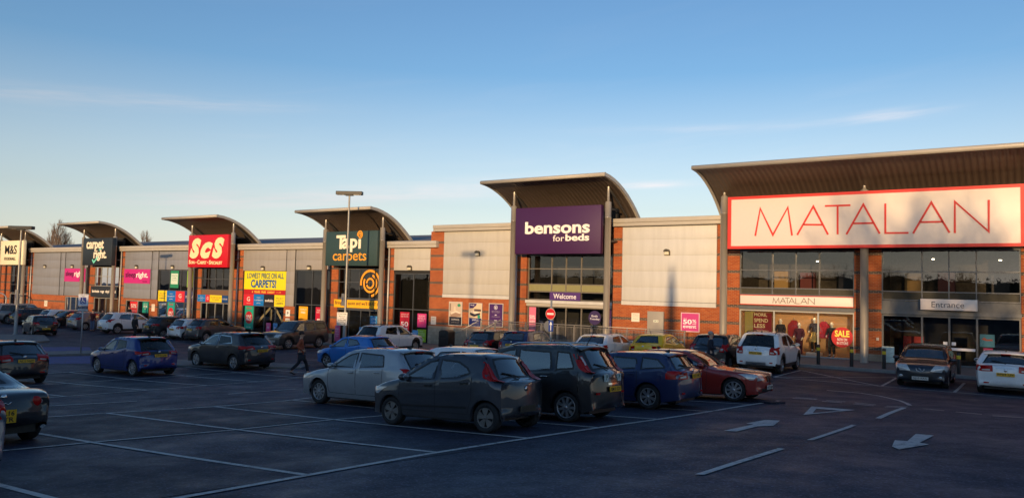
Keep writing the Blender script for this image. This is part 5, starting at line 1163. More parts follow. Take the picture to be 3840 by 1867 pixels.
    mb.box(xm - fb - .45, xm - fb + .1, -Wm * .74, Wm * .74, zc_ - .35, zc_ - .10); mb.build('dashboard', M_SEAT, t, False)
    rows_ = [S['win'][0][0][-1][0] - .12] + ([S['win'][1][0][-1][0] - .05] if len(S['win']) > 1 else [])
    for xr_ in rows_:
        for sg in (1, -1):
            mb = MB(); hb = min(zc_ + .12, H - .45)
            mb.bbox(xm - xr_ - .06, xm - xr_ + .08, sg * sw_ - .22, sg * sw_ + .22, .5, hb, .05); mb.bbox(xm - xr_ - .05, xm - xr_ + .05, sg * sw_ - .12, sg * sw_ + .12, hb + .02, hb + .2, .04); mb.build('car_seat', M_SEAT, t, False)
    mb = MB(); mb.tube([(xm - fb - .52, Wm * -.40 + .17 * math.cos(a), zc_ - .08 + .17 * math.sin(a)) for a in np.linspace(0, 6.283, 15)], .014, 5, caps=False); mb.build('steering_wheel', M_SEAT, t, False)
    if S.get('wiper', True): mb = MB(); a, b, c = (np.array(fx(strip(s2 + .0 - q, y))) + np.array((-.02, 0, .012)) for q, y in ((-.03, 0), (.05, .10), (.14, .40))); mb.tube([tuple(a), tuple(b), tuple(c)], .012, 6); mb.build('wiper', M_TRIMB, t, False)
    # tail lamps: wrap from the side onto the tail
    z0, z1, se, re_ = S['tl'][:4]
    def xr(z): s_ = s_rear(z); p_ = P_at(s_); return strip(s_, W(p_[0], p_[1]) * .90)[0]
    for sg in (1, -1):
        mb = MB()
        pts = np.linspace(z0, z1, 8); sk = S['tl'][4] if len(S['tl']) > 4 else 0
        rows = []
        for z in pts:
            u = (z - z0) / (z1 - z0); e = se * (1 - sk * (1 - u)); xe = xr(z); r = []
            for j in range(8):
                x = xe - .004 - e * (1 - j / 7); r.append(fx((x, sg * SY(x, z, .014), z)))
            s = s_rear(z); p = P_at(s); w_ = W(p[0], p[1]) * .90; nn = N_at(s); rr_ = re_ * (1 - S.get('tls', 0) * (1 - u))
            for j in range(5):
                q = strip(s, sg * max(.05, w_ - rr_ * j / 4)); r.append(fx((q[0] + nn[0] * .014, q[1] + sg * .008 * (j == 0), q[2] + nn[1] * .014)))
            rows.append(r)
        if S.get('tl_round'):
            zc2 = (z0 + z1) / 2; s = s_rear(zc2); p = P_at(s); w_ = W(p[0], p[1]) * .90; q = fx(strip(s, sg * (w_ - .12))); q2 = fx(strip(s, sg * (w_ - .0)))
            mb = MB(); mb.ball((q[0], q[1], q[2]), .018, .095, .085, 8); mb.build('tail_light', M_TAIL, t, False); mb = MB(); mb.ball((q2[0] + .02, q2[1] - sg * .02, q2[2] + .01), .05, .03, .045, 8); mb.build('indicator_lamp', M_TAILW, t, False); continue
        mb.grid(rows, True); o = mb.build('tail_light', S.get('tlm', M_TAIL), t, False)
        if S.get('tlw', True):
            mb = MB(); za, zc = (z0 + (z1 - z0) * k_ for k_ in S.get('tlw_at', (.18, .42))); rows = []
            for z in np.linspace(za, zc, 4):
                s = s_rear(z); p = P_at(s); w_ = W(p[0], p[1]) * .90; nn = N_at(s); r = []
                for j in range(5): q = strip(s, sg * (w_ - re_ * .75 * j / 4 - .0)); r.append(fx((q[0] + nn[0] * .019, q[1], q[2] + nn[1] * .019)))
                rows.append(r)
            mb.grid(rows, True); mb.build('lamp_lens', M_TAILW, o, False)
    # headlamps
    z0, z1, se, re_ = S['hl'][:4]
    def xf(z): s_ = s_front(z); p_ = P_at(s_); return strip(s_, W(p_[0], p_[1]) * .90)[0]
    for sg in (1, -1):
        mb = MB(); rows = []
        for z in np.linspace(z0, z1, 7):
            u = (z - z0) / (z1 - z0); xe = xf(z); r = []; e = se * (.35 + .65 * u)
            for j in range(8): x = xe + .004 + e * (1 - j / 7); r.append(fx((x, sg * SY(x, z, .006), z)))
            s = s_front(z); p = P_at(s); w_ = W(p[0], p[1]) * .90; nn = N_at(s)
            for j in range(5): q = strip(s, sg * (w_ - re_ * (1 - .3 * u) * j / 4)); r.append(fx((q[0] + nn[0] * .007, q[1], q[2] + nn[1] * .007)))
            rows.append(r)
        mb.grid(rows, True); mb.build('headlight', M_HEAD, t, False)
    for (za, zc, f_, m_, nm) in S.get('front', ((.30, .44, .62, M_TRIMB, 'grille'),)):
        mb = MB(); strip_patch(mb, s_front(za), s_front(zc), -f_, f_, .005); mb.build(nm, m_, t, False)
    for (za, zc, f_, m_, nm) in S.get('back', ()):
        mb = MB(); strip_patch(mb, s_rear(zc), s_rear(za), -f_, f_, .006); mb.build(nm, m_, t, False)
    # number plates
    def plate(s, y0, front, txt, two=False):
        p = strip(s, 0); nn = N_at(s); ang = math.atan2(nn[1], abs(nn[0])) * .6; wd, ht = (.52, .112) if not two else (.30, .21)
        o = bpy.data.objects.new('number_plate', MB().box(-.008, .006, -wd / 2, wd / 2, -ht / 2, ht / 2).mesh('number_plate')); o.data.materials.append(M_PLW if front else S.get('plate_m', M_PLY)); COL.objects.link(o); o.parent = t
        sgn = 1 if front else -1; c = fx(p); o.location = (c[0] + sgn * .022, y0, c[2]); o.rotation_euler = (0, -ang * sgn if not front else -ang, 0)
        if txt:
            mb = MB(); 
            for i, tx in enumerate(txt.split('|')):
                nn_ = len(txt.split('|')); zc = 0 if nn_ == 1 else (.05 if i == 0 else -.05); hh = .078 if nn_ == 1 else .075; ww = wd * (.88 if nn_ == 1 else .78)
                x, z, dd, fs = text_verts(tx, -ww / 2, ww / 2, zc - hh / 2, zc + hh / 2, bold=.02)
                mb.add([(sgn * .0105, sgn * a, b) for a, b in zip(x, z)], fs)
            mb.build('lettering', M_PLT, o, False)
    pz = S.get('plate_z', .62); fz_ = S.get('fplate_z', .40)
    plate(s_rear(pz), 0, False, S.get('plate', ''), S.get('two', False)); plate(s_front(fz_), 0, True, S.get('plate', '') if S.get('frontview') else '')
    # door handles, door gaps, mirrors
    for k, (a, b) in enumerate(dx):
        x = b - .17; z = zb(x) - .10
        for sg in (1, -1):
            o = MB().bbox(-.085, .085, -.018, .02, -.014, .014, .008).build('handle', S.get('handle', paint), doors.get((k, sg), t), False); o.location = fx((x, sg * (SY(x, z) + .016), z))
    if detail:
        mb = MB()
        def ribbon(pl, wd=.011):
            pl = resample(pl, 18); 
            for sg in (1, -1):
                A_, B_ = [], []
                for i, p in enumerate(pl):
                    d = pl[min(i + 1, 17)] - pl[max(0, i - 1)]; d = d / (np.hypot(*d) + 1e-9); n = np.array([-d[1], d[0]]) * wd / 2
                    for q, l in ((p + n, A_), (p - n, B_)): l.append(fx((q[0], sg * SY(q[0], q[1], .0035), q[1])))
                mb.grid([A_, B_], True)
        for k, (a, b) in enumerate(dx):
            if k == 0: ribbon([(a, zb(a) - .02), (a + .01, sill + .35), (a + .05, sill + .12), (b - .02, sill + .11)])
            last = k == len(dx) - 1
            ribbon([(b, zb(b) - .01), (b, sill + .40), (b - (.10 if last else 0), sill + .11)])
            if last: ribbon([(a + .02, sill + .11), (b - .10, sill + .11)])
        mb.build('panel_gap', M_GAP, t, False)
        if S.get('crease', 1):
            mb = MB(); z = S.get('crease_z', .42); 
            side_patch(mb, [(dx[0][0] + .06, z), (dx[-1][1] - .12, z + .03)], [(dx[0][0] + .06, z + .035), (dx[-1][1] - .12, z + .065)], .006, k=1) if dx else None
            mb.build('side_moulding', S.get('mould', paint), t, False) if dx else None
    if dx:
        xm_, zm = dx[0][0] + .16, zb(dx[0][0] + .16) + .07
        for sg in (1, -1):
            c = fx((xm_, sg * (SY(xm_, zm) + .12), zm)); mb = MB(); mb.ball((0, 0, 0), .085, .115, .072, 8); o = mb.build('mirror', S.get('mirror', paint), t, False); o.location = c
            mb = MB(); mb.tube([(.02, sg * -.16, -.05), (0, 0, -.035)], .025, 6); mb.build('bracket', M_TRIMB, o, False)
            mb = MB(); mb.prism([(q[0] * .092, q[1] * .055) for q in circle(0, 0, 1, 1, 14)], -.088, -.078, 'X'); mb.build('mirror_glass', M_CHROME, o, False)
    # wheels
    m1, m2 = wheel_mesh(S.get('ws', 'a7'), wr)
    for a in ax:
        for sg in (1, -1):
            o = link('wheel', m1, t, False); o.location = fx((a, sg * (Wm - .115 - .03), wr)); o.rotation_euler = (0, rad(17 * (a > 1) + 40 * sg), 0 if sg > 0 else math.pi)
            r_ = link('rim', m2 if not S.get('dirty') else (WHEELS.setdefault(('d', S.get('ws', 'a7'), wr), m2.copy())), o, False)
            if S.get('dirty'):
                r_.data.materials.clear(); r_.data.materials.append(M_RIMD)
            elif not r_.data.materials: r_.data.materials.append(M_RIM)
    # extras
    i0 = int(np.argmax(DA[:, 1])); rx = S['rear'][0]
    if S.get('spoiler', True):
        s = s_rear(rx); p = P_at(s); w_ = W(p[0], p[1]) * .88; mb = MB(); rows = []
        for j in range(13):
            y = -w_ + 2 * w_ * j / 12; a = strip(s - .14, y); b = strip(s, y); e = 1 - abs(y / w_) ** 4
            rows.append([fx((a[0], y, a[2] + .004)), fx((b[0] + S.get('spl', .07), y, b[2] + .035 * e)), fx((b[0] + S.get('spl', .07) - .01, y, b[2] + .012 * e - .005)), fx((b[0], y, b[2] - .02))])
        mb.grid(rows, True); mb.build('spoiler', S.get('spoiler_m', paint), t, False)
        q = fx(strip(s, 0)); MB().box(q[0] - S.get('spl', .07) - .003, q[0] + .02, -.14, .14, q[2] - .012, q[2] + .008).build('brake_light', M_TAIL, t, False)
    if S.get('ant', 'fin') == 'fin': q = fx(strip(s_rear(rx) - .3, 0)); mb = MB(); mb.prism([(q[0] + .1, q[2] - .01), (q[0] - .06, q[2] - .01), (q[0] - .055, q[2] + .06), (q[0] - .02, q[2] + .055)], -.02, .02); mb.build('antenna', S.get('ant_m', M_TRIMB), t, False)
    elif S['ant'] == 'rod': q = fx(strip(s_rear(rx) - .2, 0)); MB().tube([(q[0], 0, q[2] - .01), (q[0] - .18, 0, q[2] + .28)], [.012, .004], 6).build('antenna', M_TRIMB, t, False)
    if S.get('rails'):
        for sg in (1, -1):
            pts = []
            xa, xb = S['rails']
            for x in np.linspace(xa, xb, 9):
                s = s_of_x(x); p = P_at(s); w_ = W(p[0], p[1]) * .86; q = strip(s, sg * w_); pts.append(fx((q[0], q[1], q[2] + (.045 if xa < x < xb else .0))))
            MB().tube(pts, .02, 8).build('roof_rail', S.get('rail_m', M_TRIMB), t, False)
    if detail and S.get('badge', True):
        q = fx(strip(s_rear(S.get('badge_z', pz + .13)), 0)); mb = MB(); mb.lathe([(.0, 0), (.045, 0), (.05, .012)], 14, 'X', c=(q[0] - .014, 0, q[2])); mb.build('badge', M_CHROME, t, False)
    if S.get('refl', True):
        mb = MB(); z = S.get('refl_z', .36); s = s_rear(z); p = P_at(s); w_ = W(p[0], p[1]) * .9
        for sg in (1, -1):
            q = fx(strip(s, sg * (w_ - .12))); MB().box(q[0] - .012, q[0] + .02, q[1] - .09, q[1] + .09, q[2] - .022, q[2] + .022).build('reflector', M_TAIL, t, False)
    t['_'] = 0; del t['_']
    S_info = dict(fx=fx, strip=strip, s_front=s_front, s_rear=s_rear, strip_patch=strip_patch, side_patch=side_patch, t=t, xm=xm, SY=SY, P_at=P_at, L=L)
    return S_info
# ------------------------------------------------------------------ car shapes
def hatch(L=3.97, H=1.46, W=1.74, wb=2.54, fo=.80, wr=.305, cowlx=1.02, cowlz=.96, rfx=1.72, rrx=3.28, gbx=3.74, gbz=.98, hood=.74, b0=.90, b1=.96, b2=1.03, B=2.08, C=3.02, Cup=2.86, tailz=.88, bump=.52, **kw):
    xa = cowlx + .10; xr_ = L - gbx
    top = outline(L, H, hood=hood, hoodx=.16, cowl=(cowlx, cowlz), rf=(rfx, H - .055), rr=(rrx, H - .05), gb=(gbx, gbz), tail=(L - .06, tailz), bump=bump, rear_lip=kw.pop('rear_lip', .28), tailmid=kw.pop('tailmid', None))
    win = [([(xa, b0 + .035), (B - .03, b1 + .015)], [(xa + .02, b0 + .05), (rfx + .02, H - .17), (rfx + .22, H - .125), (B - .03, H - .115)]),
           ([(B + .04, b1 + .02), (C, b2 + .03)], [(B + .04, H - .115), (Cup, H - .15), (C, b2 + .06)])]
    d = dict(L=L, H=H, W=W, wb=wb, fo=fo, wr=wr, top=top, belt=[(0, hood + .02), (cowlx * .7, b0 - .03), (xa, b0), (B, b1), (C, b2), (L, b2 - .02)], win=win, doors=((xa - .04, B), (B, min(C - .02, fo + wb - wr * .75))),
             screen=(cowlx + .02, rfx - .02), rear=(H - .085, gbz + .02), tl=(.78, 1.0, .22, .20), hl=(.62, .76, .42, .26), plate_z=.72)
    d.update(kw); return d
CARS = {}
P_ = lambda n, c, **k: car_paint('car_paint_' + n, c, **k)
grey107 = P_('graphite', (.036, .040, .052), dirt=.6); black = P_('black', (.006, .006, .008), metal=0); blackblue = P_('blue_black', (.007, .010, .020), metal=0); navy = P_('navy', (.005, .017, .085), metal=.1)
blue = P_('deep_blue', (.004, .024, .17), metal=.1); lblue = P_('bright_blue', (.02, .19, .60), metal=.2); white = P_('white', (.88, .87, .86), metal=0, dirt=.25); silver = P_('silver', (.40, .42, .44), metal=.45)
orange = P_('burnt_orange', (.30, .014, .007), metal=.15); yellow = P_('yellow', (1.0, .60, .0), metal=0); dgrey = P_('dark_grey', (.036, .036, .040), metal=.4); taupe = P_('taupe_grey', (.11, .11, .115), metal=.5); lgrey = P_('light_grey', (.24, .24, .25), metal=.5); slate = P_('slate', (.011, .012, .016), metal=.05)
s107 = hatch(3.43, 1.465, 1.63, 2.34, .66, .284, cowlx=.84, cowlz=.98, rfx=1.58, rrx=2.86, gbx=3.24, gbz=.98, hood=.78, b0=.90, b1=.94, b2=1.02, B=1.82, C=2.72, Cup=2.52, tailz=.93, bump=.50,
    tl=(.955, 1.31, .035, .02, -5), tlw=False, tls=-3.0, tum=.73, plate_m=mat('plate_dirty', (.045, .04, .025), .7), ws='f5', dirty=True, mould=M_TRIMB, crease_z=.40, plate='GU06 FKE', plate_z=.43, badge_z=.80, pr=(.7, .17), rear_w=(.74, .84), rails=None, handle=M_TRIMB, ant='none', sill=.22, spoiler=False, refl=False, rear_lip=.26)
s107['win'][1] = ([(1.86, .965), (2.35, 1.0), (2.60, 1.06)], [(1.86, 1.345), (2.30, 1.31), (2.55, 1.2), (2.64, 1.10)])
sC3 = hatch(4.08, 1.64, 1.75, 2.54, .79, .318, cowlx=.92, cowlz=1.06, rfx=1.62, rrx=3.52, gbx=3.90, gbz=1.10, hood=.86, b0=.98, b1=1.02, b2=1.06, B=2.06, C=3.0, Cup=2.92, tailz=1.0, bump=.60, tlw_at=(.5, .95), tl=(1.06, 1.44, .10, .07, -.5), ws='b9', rails=(1.75, 3.5), rail_m=MATS['chrome'], plate='GM10 SGV', plate_z=.70, ant='rod', handle=MATS['chrome'], back=((.79, .83, .36, MATS['chrome'], 'chrome_strip'),), badge=False, rear_w=(.74, .80), tum=.82, refl_z=.62, pr=(.7, .15))
sC3['win'].append(([(3.08, 1.09), (3.52, 1.12)], [(3.08, 1.50), (3.40, 1.48), (3.52, 1.2)]))
sBT = hatch(4.52, 1.43, 1.82, 2.76, .80, .325, cowlx=1.42, cowlz=.97, rfx=2.15, rrx=3.98, gbx=4.34, gbz=1.0, hood=.76, b0=.93, b1=.955, b2=.985, B=2.50, C=3.30, Cup=3.22, tailz=.95, bump=.58, tl=(.78, .98, .30, .28), ws='t7', plate='HY57 WMZ', plate_z=.84, refl=True, refl_z=.40, tum=.74)
sBT['win'].append(([(3.37, 1.0), (4.02, 1.04)], [(3.37, 1.31), (3.8, 1.27), (4.02, 1.08)]))
s1er = hatch(4.32, 1.42, 1.765, 2.69, .77, .328, cowlx=1.46, cowlz=.95, rfx=2.20, rrx=3.55, gbx=4.05, gbz=1.0, hood=.78, b0=.91, b1=.95, b2=1.0, B=2.62, C=3.42, Cup=3.3, tailz=.93, ws='b9', hl=(.62, .78, .46, .36), frontview=True, plate='KT13 OBN', fplate_z=.40, hoodx_=.1,
    front=((.27, .36, .72, M_TRIMB, 'grille'),), tum=.73)
sI20 = hatch(4.04, 1.46, 1.76, 2.57, .82, .315, cowlx=1.12, cowlz=.97, rfx=1.82, rrx=3.36, gbx=3.82, gbz=1.0, b0=.92, b1=.955, b2=.985, B=2.15, C=3.06, Cup=2.98, ws='a10', ant='fin')
s208 = hatch(3.97, 1.46, 1.74, 2.54, .81, .31, ws='t5', tl=(.80, 1.0, .30, .24, .4), B=2.1, b2=1.06, C=2.92, Cup=2.66, plate='AK13 NWF', plate_z=.80)
sYar = hatch(3.94, 1.50, 1.745, 2.56, .79, .318, ws='b9', tl=(.86, .98, .26, .30), plate='WP70 LHA', plate_z=.80, glass_rear=M_CGD, spl=.12, spoiler_m=M_TRIMB, b2=1.06, C=2.85, Cup=2.75, cowlz=.99, hood=.80, refl_z=.42, back=((.84, .96, .72, M_TRIMB, 'tail_band'),))
def suv(L=4.38, H=1.60, W=1.83, wb=2.65, fo=.88, wr=.35, **k):
    d = dict(cowlx=1.18, cowlz=1.10, rfx=1.92, rrx=L - .72, gbx=L - .22, gbz=1.08, hood=.90, b0=1.02, b1=1.06, b2=1.13, B=2.38, C=L - .98, Cup=L - 1.18, tailz=.98, bump=.62, tl=(.88, 1.06, .30, .28), hl=(.72, .88, .45, .28), trim_body=False, trim=.13, sill=.26, ws='f5', plate_z=.84, fplate_z=.46, refl_z=.44, rear_lip=.34, glass_rear=M_CGD)
    d.update(k); return hatch(L, H, W, wb, fo, wr, **d)
sQas = suv(4.38, 1.61, 1.81, 2.65, winframe=MATS['chrome'], plate='EK64 YWD', plate_z=.86, tl=(.93, 1.07, .34, .36), spl=.14, spoiler_m=M_TRIMB)
sSpo = suv(4.44, 1.645, 1.855, 2.64, tl=(.93, 1.10, .34, .34), rails=(1.9, 3.7), plate='KX62 EDN'); s3008 = suv(4.37, 1.64, 1.84, 2.61, tl=(.92, 1.16, .34, .14, .5), cowlx=1.05, rfx=1.8, plate='FV60 XCE', plate_z=.5, glass_rear=M_CG)
s2008 = suv(4.16, 1.56, 1.74, 2.54, .84, .33, tl=(.88, 1.06, .26, .14, .4), rails=(1.8, 3.4), plate='YT14 OKD'); sJuke = suv(4.2, 1.57, 1.79, 2.55, .84, .335, plate='FD15 AVN', tl=(.92, 1.06, .28, .26)); sMok = suv(4.28, 1.65, 1.78, 2.555, .86, .345, tl=(.80, 1.10, .22, .17), rails=(1.85, 3.5), plate='DN17 FJE', plate_z=.84, ws='t5', badge_z=1.0, back=((.93, .96, .48, MATS['chrome'], 'chrome_strip'), (.36, .48, .58, MATS['alloy'], 'skid_plate')), fplate_z=.46)
sKiaS = hatch(4.0, 1.47, 1.72, 2.58, .8, .31, tl=(.80, .98, .26, .26), plate='LB18 HRT', plate_z=.74)
def boxy(L, H, W, wb, fo, wr, **k):
    d = dict(cowlx=1.15, cowlz=1.16, rfx=1.72, rrx=L - .34, gbx=L - .14, gbz=1.18, hood=.98, b0=1.06, b1=1.09, b2=1.13, B=2.28, C=3.12, Cup=3.06, tailz=1.05, bump=.66, tum=.82, tl=(.9, 1.28, .12, .16), hl=(.78, .96, .16, .28), trim_body=False, trim=.12, sill=.30, ws='t7', plate_z=.9, fplate_z=.5, rear_lip=.4, pf=(.5, .10), pr=(.45, .08), nose_round=.05, glass_rear=M_CGD)
    d.update(k); r = hatch(L, H, W, wb, fo, wr, **d); r['win'].append(([(d['C'] + .09, 1.16), (L - .36, 1.22)], [(d['C'] + .09, H - .13), (L - .50, H - .14), (L - .38, 1.3)])); return r
sFre = boxy(4.2, 1.72, 1.88, 2.45, .84, .36, B=2.16, C=2.92, Cup=2.86, frontview=True, plate='AE59 RDX', front=((.74, .94, .46, M_TRIMB, 'grille'), (.46, .58, .8, MATS['alloy'], 'bumper_bar')))
sDis = boxy(4.75, 1.85, 1.92, 2.88, .86, .38, plate='SN58 GFO')
sPolo = hatch(3.97, 1.46, 1.68, 2.47, .82, .305, tl=(.80, 1.0, .12, .24), plate='FJ12 WUV', plate_z=.50, C=2.95, Cup=2.85, ws='a5'); sFoc = hatch(4.36, 1.48, 1.82, 2.65, .87, .32, cowlx=1.2, rfx=1.95, rrx=3.6, gbx=4.12, gbz=1.02, B=2.3, C=3.3, Cup=3.05, tl=(.86, 1.06, .3, .22, .3), plate='EO12 MSY', cowlz=.99)
sEst = hatch(4.7, 1.47, 1.82, 2.75, .9, .325, cowlx=1.35, rfx=2.1, rrx=4.1, gbx=4.5, gbz=1.03, B=2.5, C=3.4, Cup=3.3, tl=(.82, 1.03, .25, .2), rails=(2.1, 4.0), glass_rear=M_CGD); sEst['win'].append(([(3.48, 1.06), (4.15, 1.09)], [(3.48, 1.34), (3.95, 1.31), (4.15, 1.13)]))
s207 = hatch(4.03, 1.47, 1.75, 2.54, .84, .315, cowlx=1.08, rfx=1.78, rrx=3.3, gbx=3.78, hood=.80, hl=(.62, .84, .55, .34), frontview=True, plate='GJ10 KKC', fplate_z=.36, front=((.26, .50, .60, M_TRIMB, 'grille'),), cowlz=1.0)
sAcl = hatch(4.29, 1.43, 1.78, 2.70, .88, .32, cowlx=1.3, rfx=2.0, rrx=3.55, gbx=4.02, gbz=1.02, tailz=.95, B=2.36, C=3.25, Cup=3.1, tl=(.78, .98, .22, .32), plate='BP64 LJV', plate_z=.70, b2=1.07, spl=.10, rear_w=(.80, .92), pr=(.9, .15), back=((.90, .915, .42, MATS['chrome'], 'chrome_strip'),), ws='b5')
sA3 = hatch(4.24, 1.42, 1.78, 2.6, .85, .32, cowlx=1.25, rfx=1.95, rrx=3.45, gbx=3.98, gbz=1.0, B=2.3, C=3.2, Cup=3.05, tl=(.80, .95, .26, .34), plate='', ws='b5'); sCorsa = hatch(4.0, 1.48, 1.74, 2.51, .82, .31, tl=(.80, 1.10, .14, .14), plate='', plate_z=.6)
sRen = hatch(4.0, 1.49, 1.71, 2.57, .78, .305, tl=(.78, 1.05, .30, .20, .5), plate='', C=2.9, rear_w=(.74, .86)); sJazz = hatch(3.9, 1.53, 1.70, 2.5, .78, .3, rrx=3.35, gbx=3.70, gbz=1.05, tl=(.74, 1.02, .12, .12), plate='AJ09 PTX', plate_z=.86, C=2.95, Cup=2.8, rear_w=(.84, .92))
sKa = hatch(3.62, 1.385, 1.64, 2.45, .63, .285, cowlx=.86, cowlz=.95, rfx=1.55, rrx=2.72, gbx=3.22, gbz=.98, tailz=.86, hood=.70, b0=.88, b1=.92, b2=.97, B=2.0, C=2.72, Cup=2.5, tl=(.68, .88, .16, .20, .5), tls=.4, plate='', pr=(.8, .2), spoiler=False, rear_w=(.72, .86), ant='rod')
sKa['doors'] = ((.92, 2.0),); sKa['crease'] = 0
s207w = dict(s208)
sMX = hatch(3.92, 1.235, 1.735, 2.31, .80, .31, cowlx=1.38, cowlz=.90, rfx=1.84, rrx=2.48, gbx=2.98, gbz=.90, hood=.70, tailz=.80, bump=.52, b0=.86, b1=.86, b2=.87, B=2.40, C=2.52, Cup=2.46, tl=(.66, .80, .14, .26), tlw=False, plate='GL16|VTR', two=True, tl_round=True, plate_z=.50, doors=((1.5, 2.42),), spoiler=False, ant='none', refl=False, pr=(.9, .22), wiper=False, rear_lip=.3, badge_z=.80, crease=0, rear_w=(.6, .72))
sMX['top'] = [(.10, .24), (.02, .32), (0, .46), (.03, .60), (.16, .68), (.9, .82), (1.38, .90), (1.62, 1.07), (1.84, 1.19), (2.10, 1.235), (2.34, 1.20), (2.60, 1.05), (2.86, .915), (3.4, .90), (3.76, .84), (3.84, .78), (3.90, .60), (3.92, .50), (3.86, .36), (3.80, .30)]
sMX['tum'] = .60; sMX['win'] = [([(1.62, .90), (2.28, .91)], [(1.64, .92), (1.94, 1.10), (2.1, 1.13), (2.26, 1.08)])]; sMX['rear'] = (1.16, .96)
def at_wheel(ax_, ay, which, spec, heading):
    """ground point under the middle of a car whose named wheel stands at (ax_, ay)"""
    h = rad(heading); d = Vector((math.cos(h), math.sin(h))); n = Vector((-d.y, d.x))
    u = spec['wb'] / 2 * (1 if which[0] == 'F' else -1) + (spec['L'] / 2 - spec['fo'] - spec['wb'] / 2) * 0; v = (spec['W'] / 2 - .1) * (1 if which[1] == 'L' else -1)
    p = Vector((ax_, ay)) - d * u - n * v; return (p.x, p.y)
G2 = 'cars in the middle bays'; G1 = 'cars parked outside the shops'
CARLIST = [
 ('hatchback_car', 'small dirty graphite hatchback with big red tail lamps, nearest the camera', s107, (-8.41, 11.82, 'RL', 180), grey107, G2),
 ('people_carrier', 'tall black people carrier with roof rails and two P stickers on its tailgate', sC3, (-8.22, 14.49, 'RL', 180), black, G2),
 ('estate_car', 'dark blue estate car between the black people carrier and the orange hatchback', sBT, (-8.01, 18.27, 'RL', 180), navy, G2),
 ('hatchback_car', 'burnt orange hatchback with its bonnet toward the lane on the right', s1er, (-6.95, 21.72, 'FR', 0), orange, G2),
 ('hatchback_car', 'silver grey hatchback half hidden behind the graphite hatchback', sI20, (-15.24, 13.98, 'FL', 180), silver, G2),
 ('hatchback_car', 'white hatchback of which only the roof shows behind the graphite hatchback', sA3, (-13.6, 18.7, None, 0), white, G2),
 ('hatchback_car', 'bright blue hatchback in front of the white crossover by the green carpet sign', s208, (-26.91, 25.04, 'FL', 180), lblue, G2),
 ('hatchback_car', 'deep blue hatchback with a black tailgate band, left of the dark crossover', sYar, (-28.94, 16.95, 'RL', 180), blue, G2),
 ('crossover_car', 'dark grey crossover with chrome window frames right of the deep blue hatchback', sQas, (-28.48, 21.19, 'RL', 180), dgrey, G2),
 ('hatchback_car', 'black hatchback seen from behind at the left edge, above the roadster', dict(s208, tl=(.80, 1.02, .2, .30, .2)), (-28.87, 13.54, 'RR', 180), slate, G2),
 ('roadster_car', 'low dark roadster with a soft top and a square yellow plate at the left edge', sMX, (-14.49, 6.68, 'RR', 180), P_('charcoal', (.022, .022, .026), metal=.4), G2),
 ('hatchback_car', 'car of which just a pale blue grey flank shows at the lower left edge', dict(sI20, plate=''), (-12.3, 3.75, None, 180), P_('pale_blue', (.16, .19, .25), metal=.5), G2),
 ('four_wheel_drive', 'grey boxy four wheel drive facing out in front of the tall dark carpet window', sFre, (-37.75, 31.9, 'FL', -90), P_('warm_grey', (.07, .068, .068), metal=.4), G1),
 ('crossover_car', 'white crossover parked nose-in before the tall window by the brick corner pier', sSpo, (-30.5, 35.3, 'FR', 90), white, G1),
 ('crossover_car', 'silver grey crossover parked before the red sofa sign column', s2008, (-47.28, 32.81, 'RR', 90), taupe, G1),
 ('hatchback_car', 'small white hatchback squeezed left of the silver grey crossover', sKiaS, (-49.65, 32.81, 'RR', 90), white, G1),
 ('crossover_car', 'black crossover left of the small white hatchback, behind the walking woman', sJuke, (-52.0, 32.57, 'RR', 90), slate, G1),
 ('crossover_car', 'white crossover with arrow shaped tail lamps behind the walking woman', s3008, (-58.32, 32.71, 'RR', 88), white, G1),
 ('hatchback_car', 'silver hatchback behind the person in the dark red jacket', sFoc, (-64.4, 33.4, 'RR', 90), lgrey, G1),
 ('hatchback_car', 'black car facing out left of the silver hatchback', dict(sFoc, frontview=True, plate='', front=((.28, .42, .6, M_TRIMB, 'grille'), (.50, .56, .55, MATS['chrome'], 'grille_bar'))), (-68.5, 33.2, 'FL', -90), black, G1),
 ('hatchback_car', 'white hatchback by the far-left brick wall, left of the facing-out black car', s207w, (-71.4, 34.0, 'RR', 90), white, G1),
 ('estate_car', 'dark estate car between the far-left grey four wheel drive and a white hatchback', sEst, (-74.3, 33.5, 'RR', 90), slate, G1),
 ('four_wheel_drive', 'silver grey four wheel drive at the far left edge beside the lamppost', sDis, (-76.95, 33.03, 'RR', 78), lgrey, G1),
 ('hatchback_car', 'black hatchback with lit red tail lamps beside the left lamppost', sPolo, (-60.15, 27.45, 'RL', 168), black, 'cars in the access lane'),
 ('hatchback_car', 'black hatchback in front of the terrace steps, right of the black bin', sRen, (-23.3, 33.45, None, 90), black, G1),
 ('hatchback_car', 'dark blue hatchback with a yellow plate in front of the bed shop terrace', sJazz, (-21.1, 33.3, None, 90), navy, G1),
 ('hatchback_car', 'white hatchback in front of the railing, left of the yellow car', sA3, (-16.69, 33.2, None, 90), white, G1),
 ('small_car', 'bright yellow small rounded car in front of the railing', sKa, (-14.55, 34.2, None, 90), yellow, G1),
 ('hatchback_car', 'black hatchback behind the grey haired man', sCorsa, (-11.35, 33.6, None, 90), black, G1),
 ('crossover_car', 'white crossover with dark lower bumper before the clothes display window', sMok, (-8.5, 32.51, 'RR', 90), white, G1),
 ('hatchback_car', 'blue black hatchback facing the camera at the entrance doors', s207, (-3.3, 33.2, None, -90), blackblue, G1),
 ('hatchback_car', 'white hatchback at the right edge seen from behind', sAcl, (-1.52, 31.51, 'RL', 90), white, G1),
]
BUILT = {}
for nm, lb, sp, pos, colr, gr in CARLIST:
    lc = at_wheel(pos[0], pos[1], pos[2], sp, pos[3]) if pos[2] else (pos[0], pos[1])
    BUILT[lb] = make_car(nm, lb, sp, lc, pos[3], colr, 2, gr)
def K(s): return next(v for k, v in BUILT.items() if s in k)
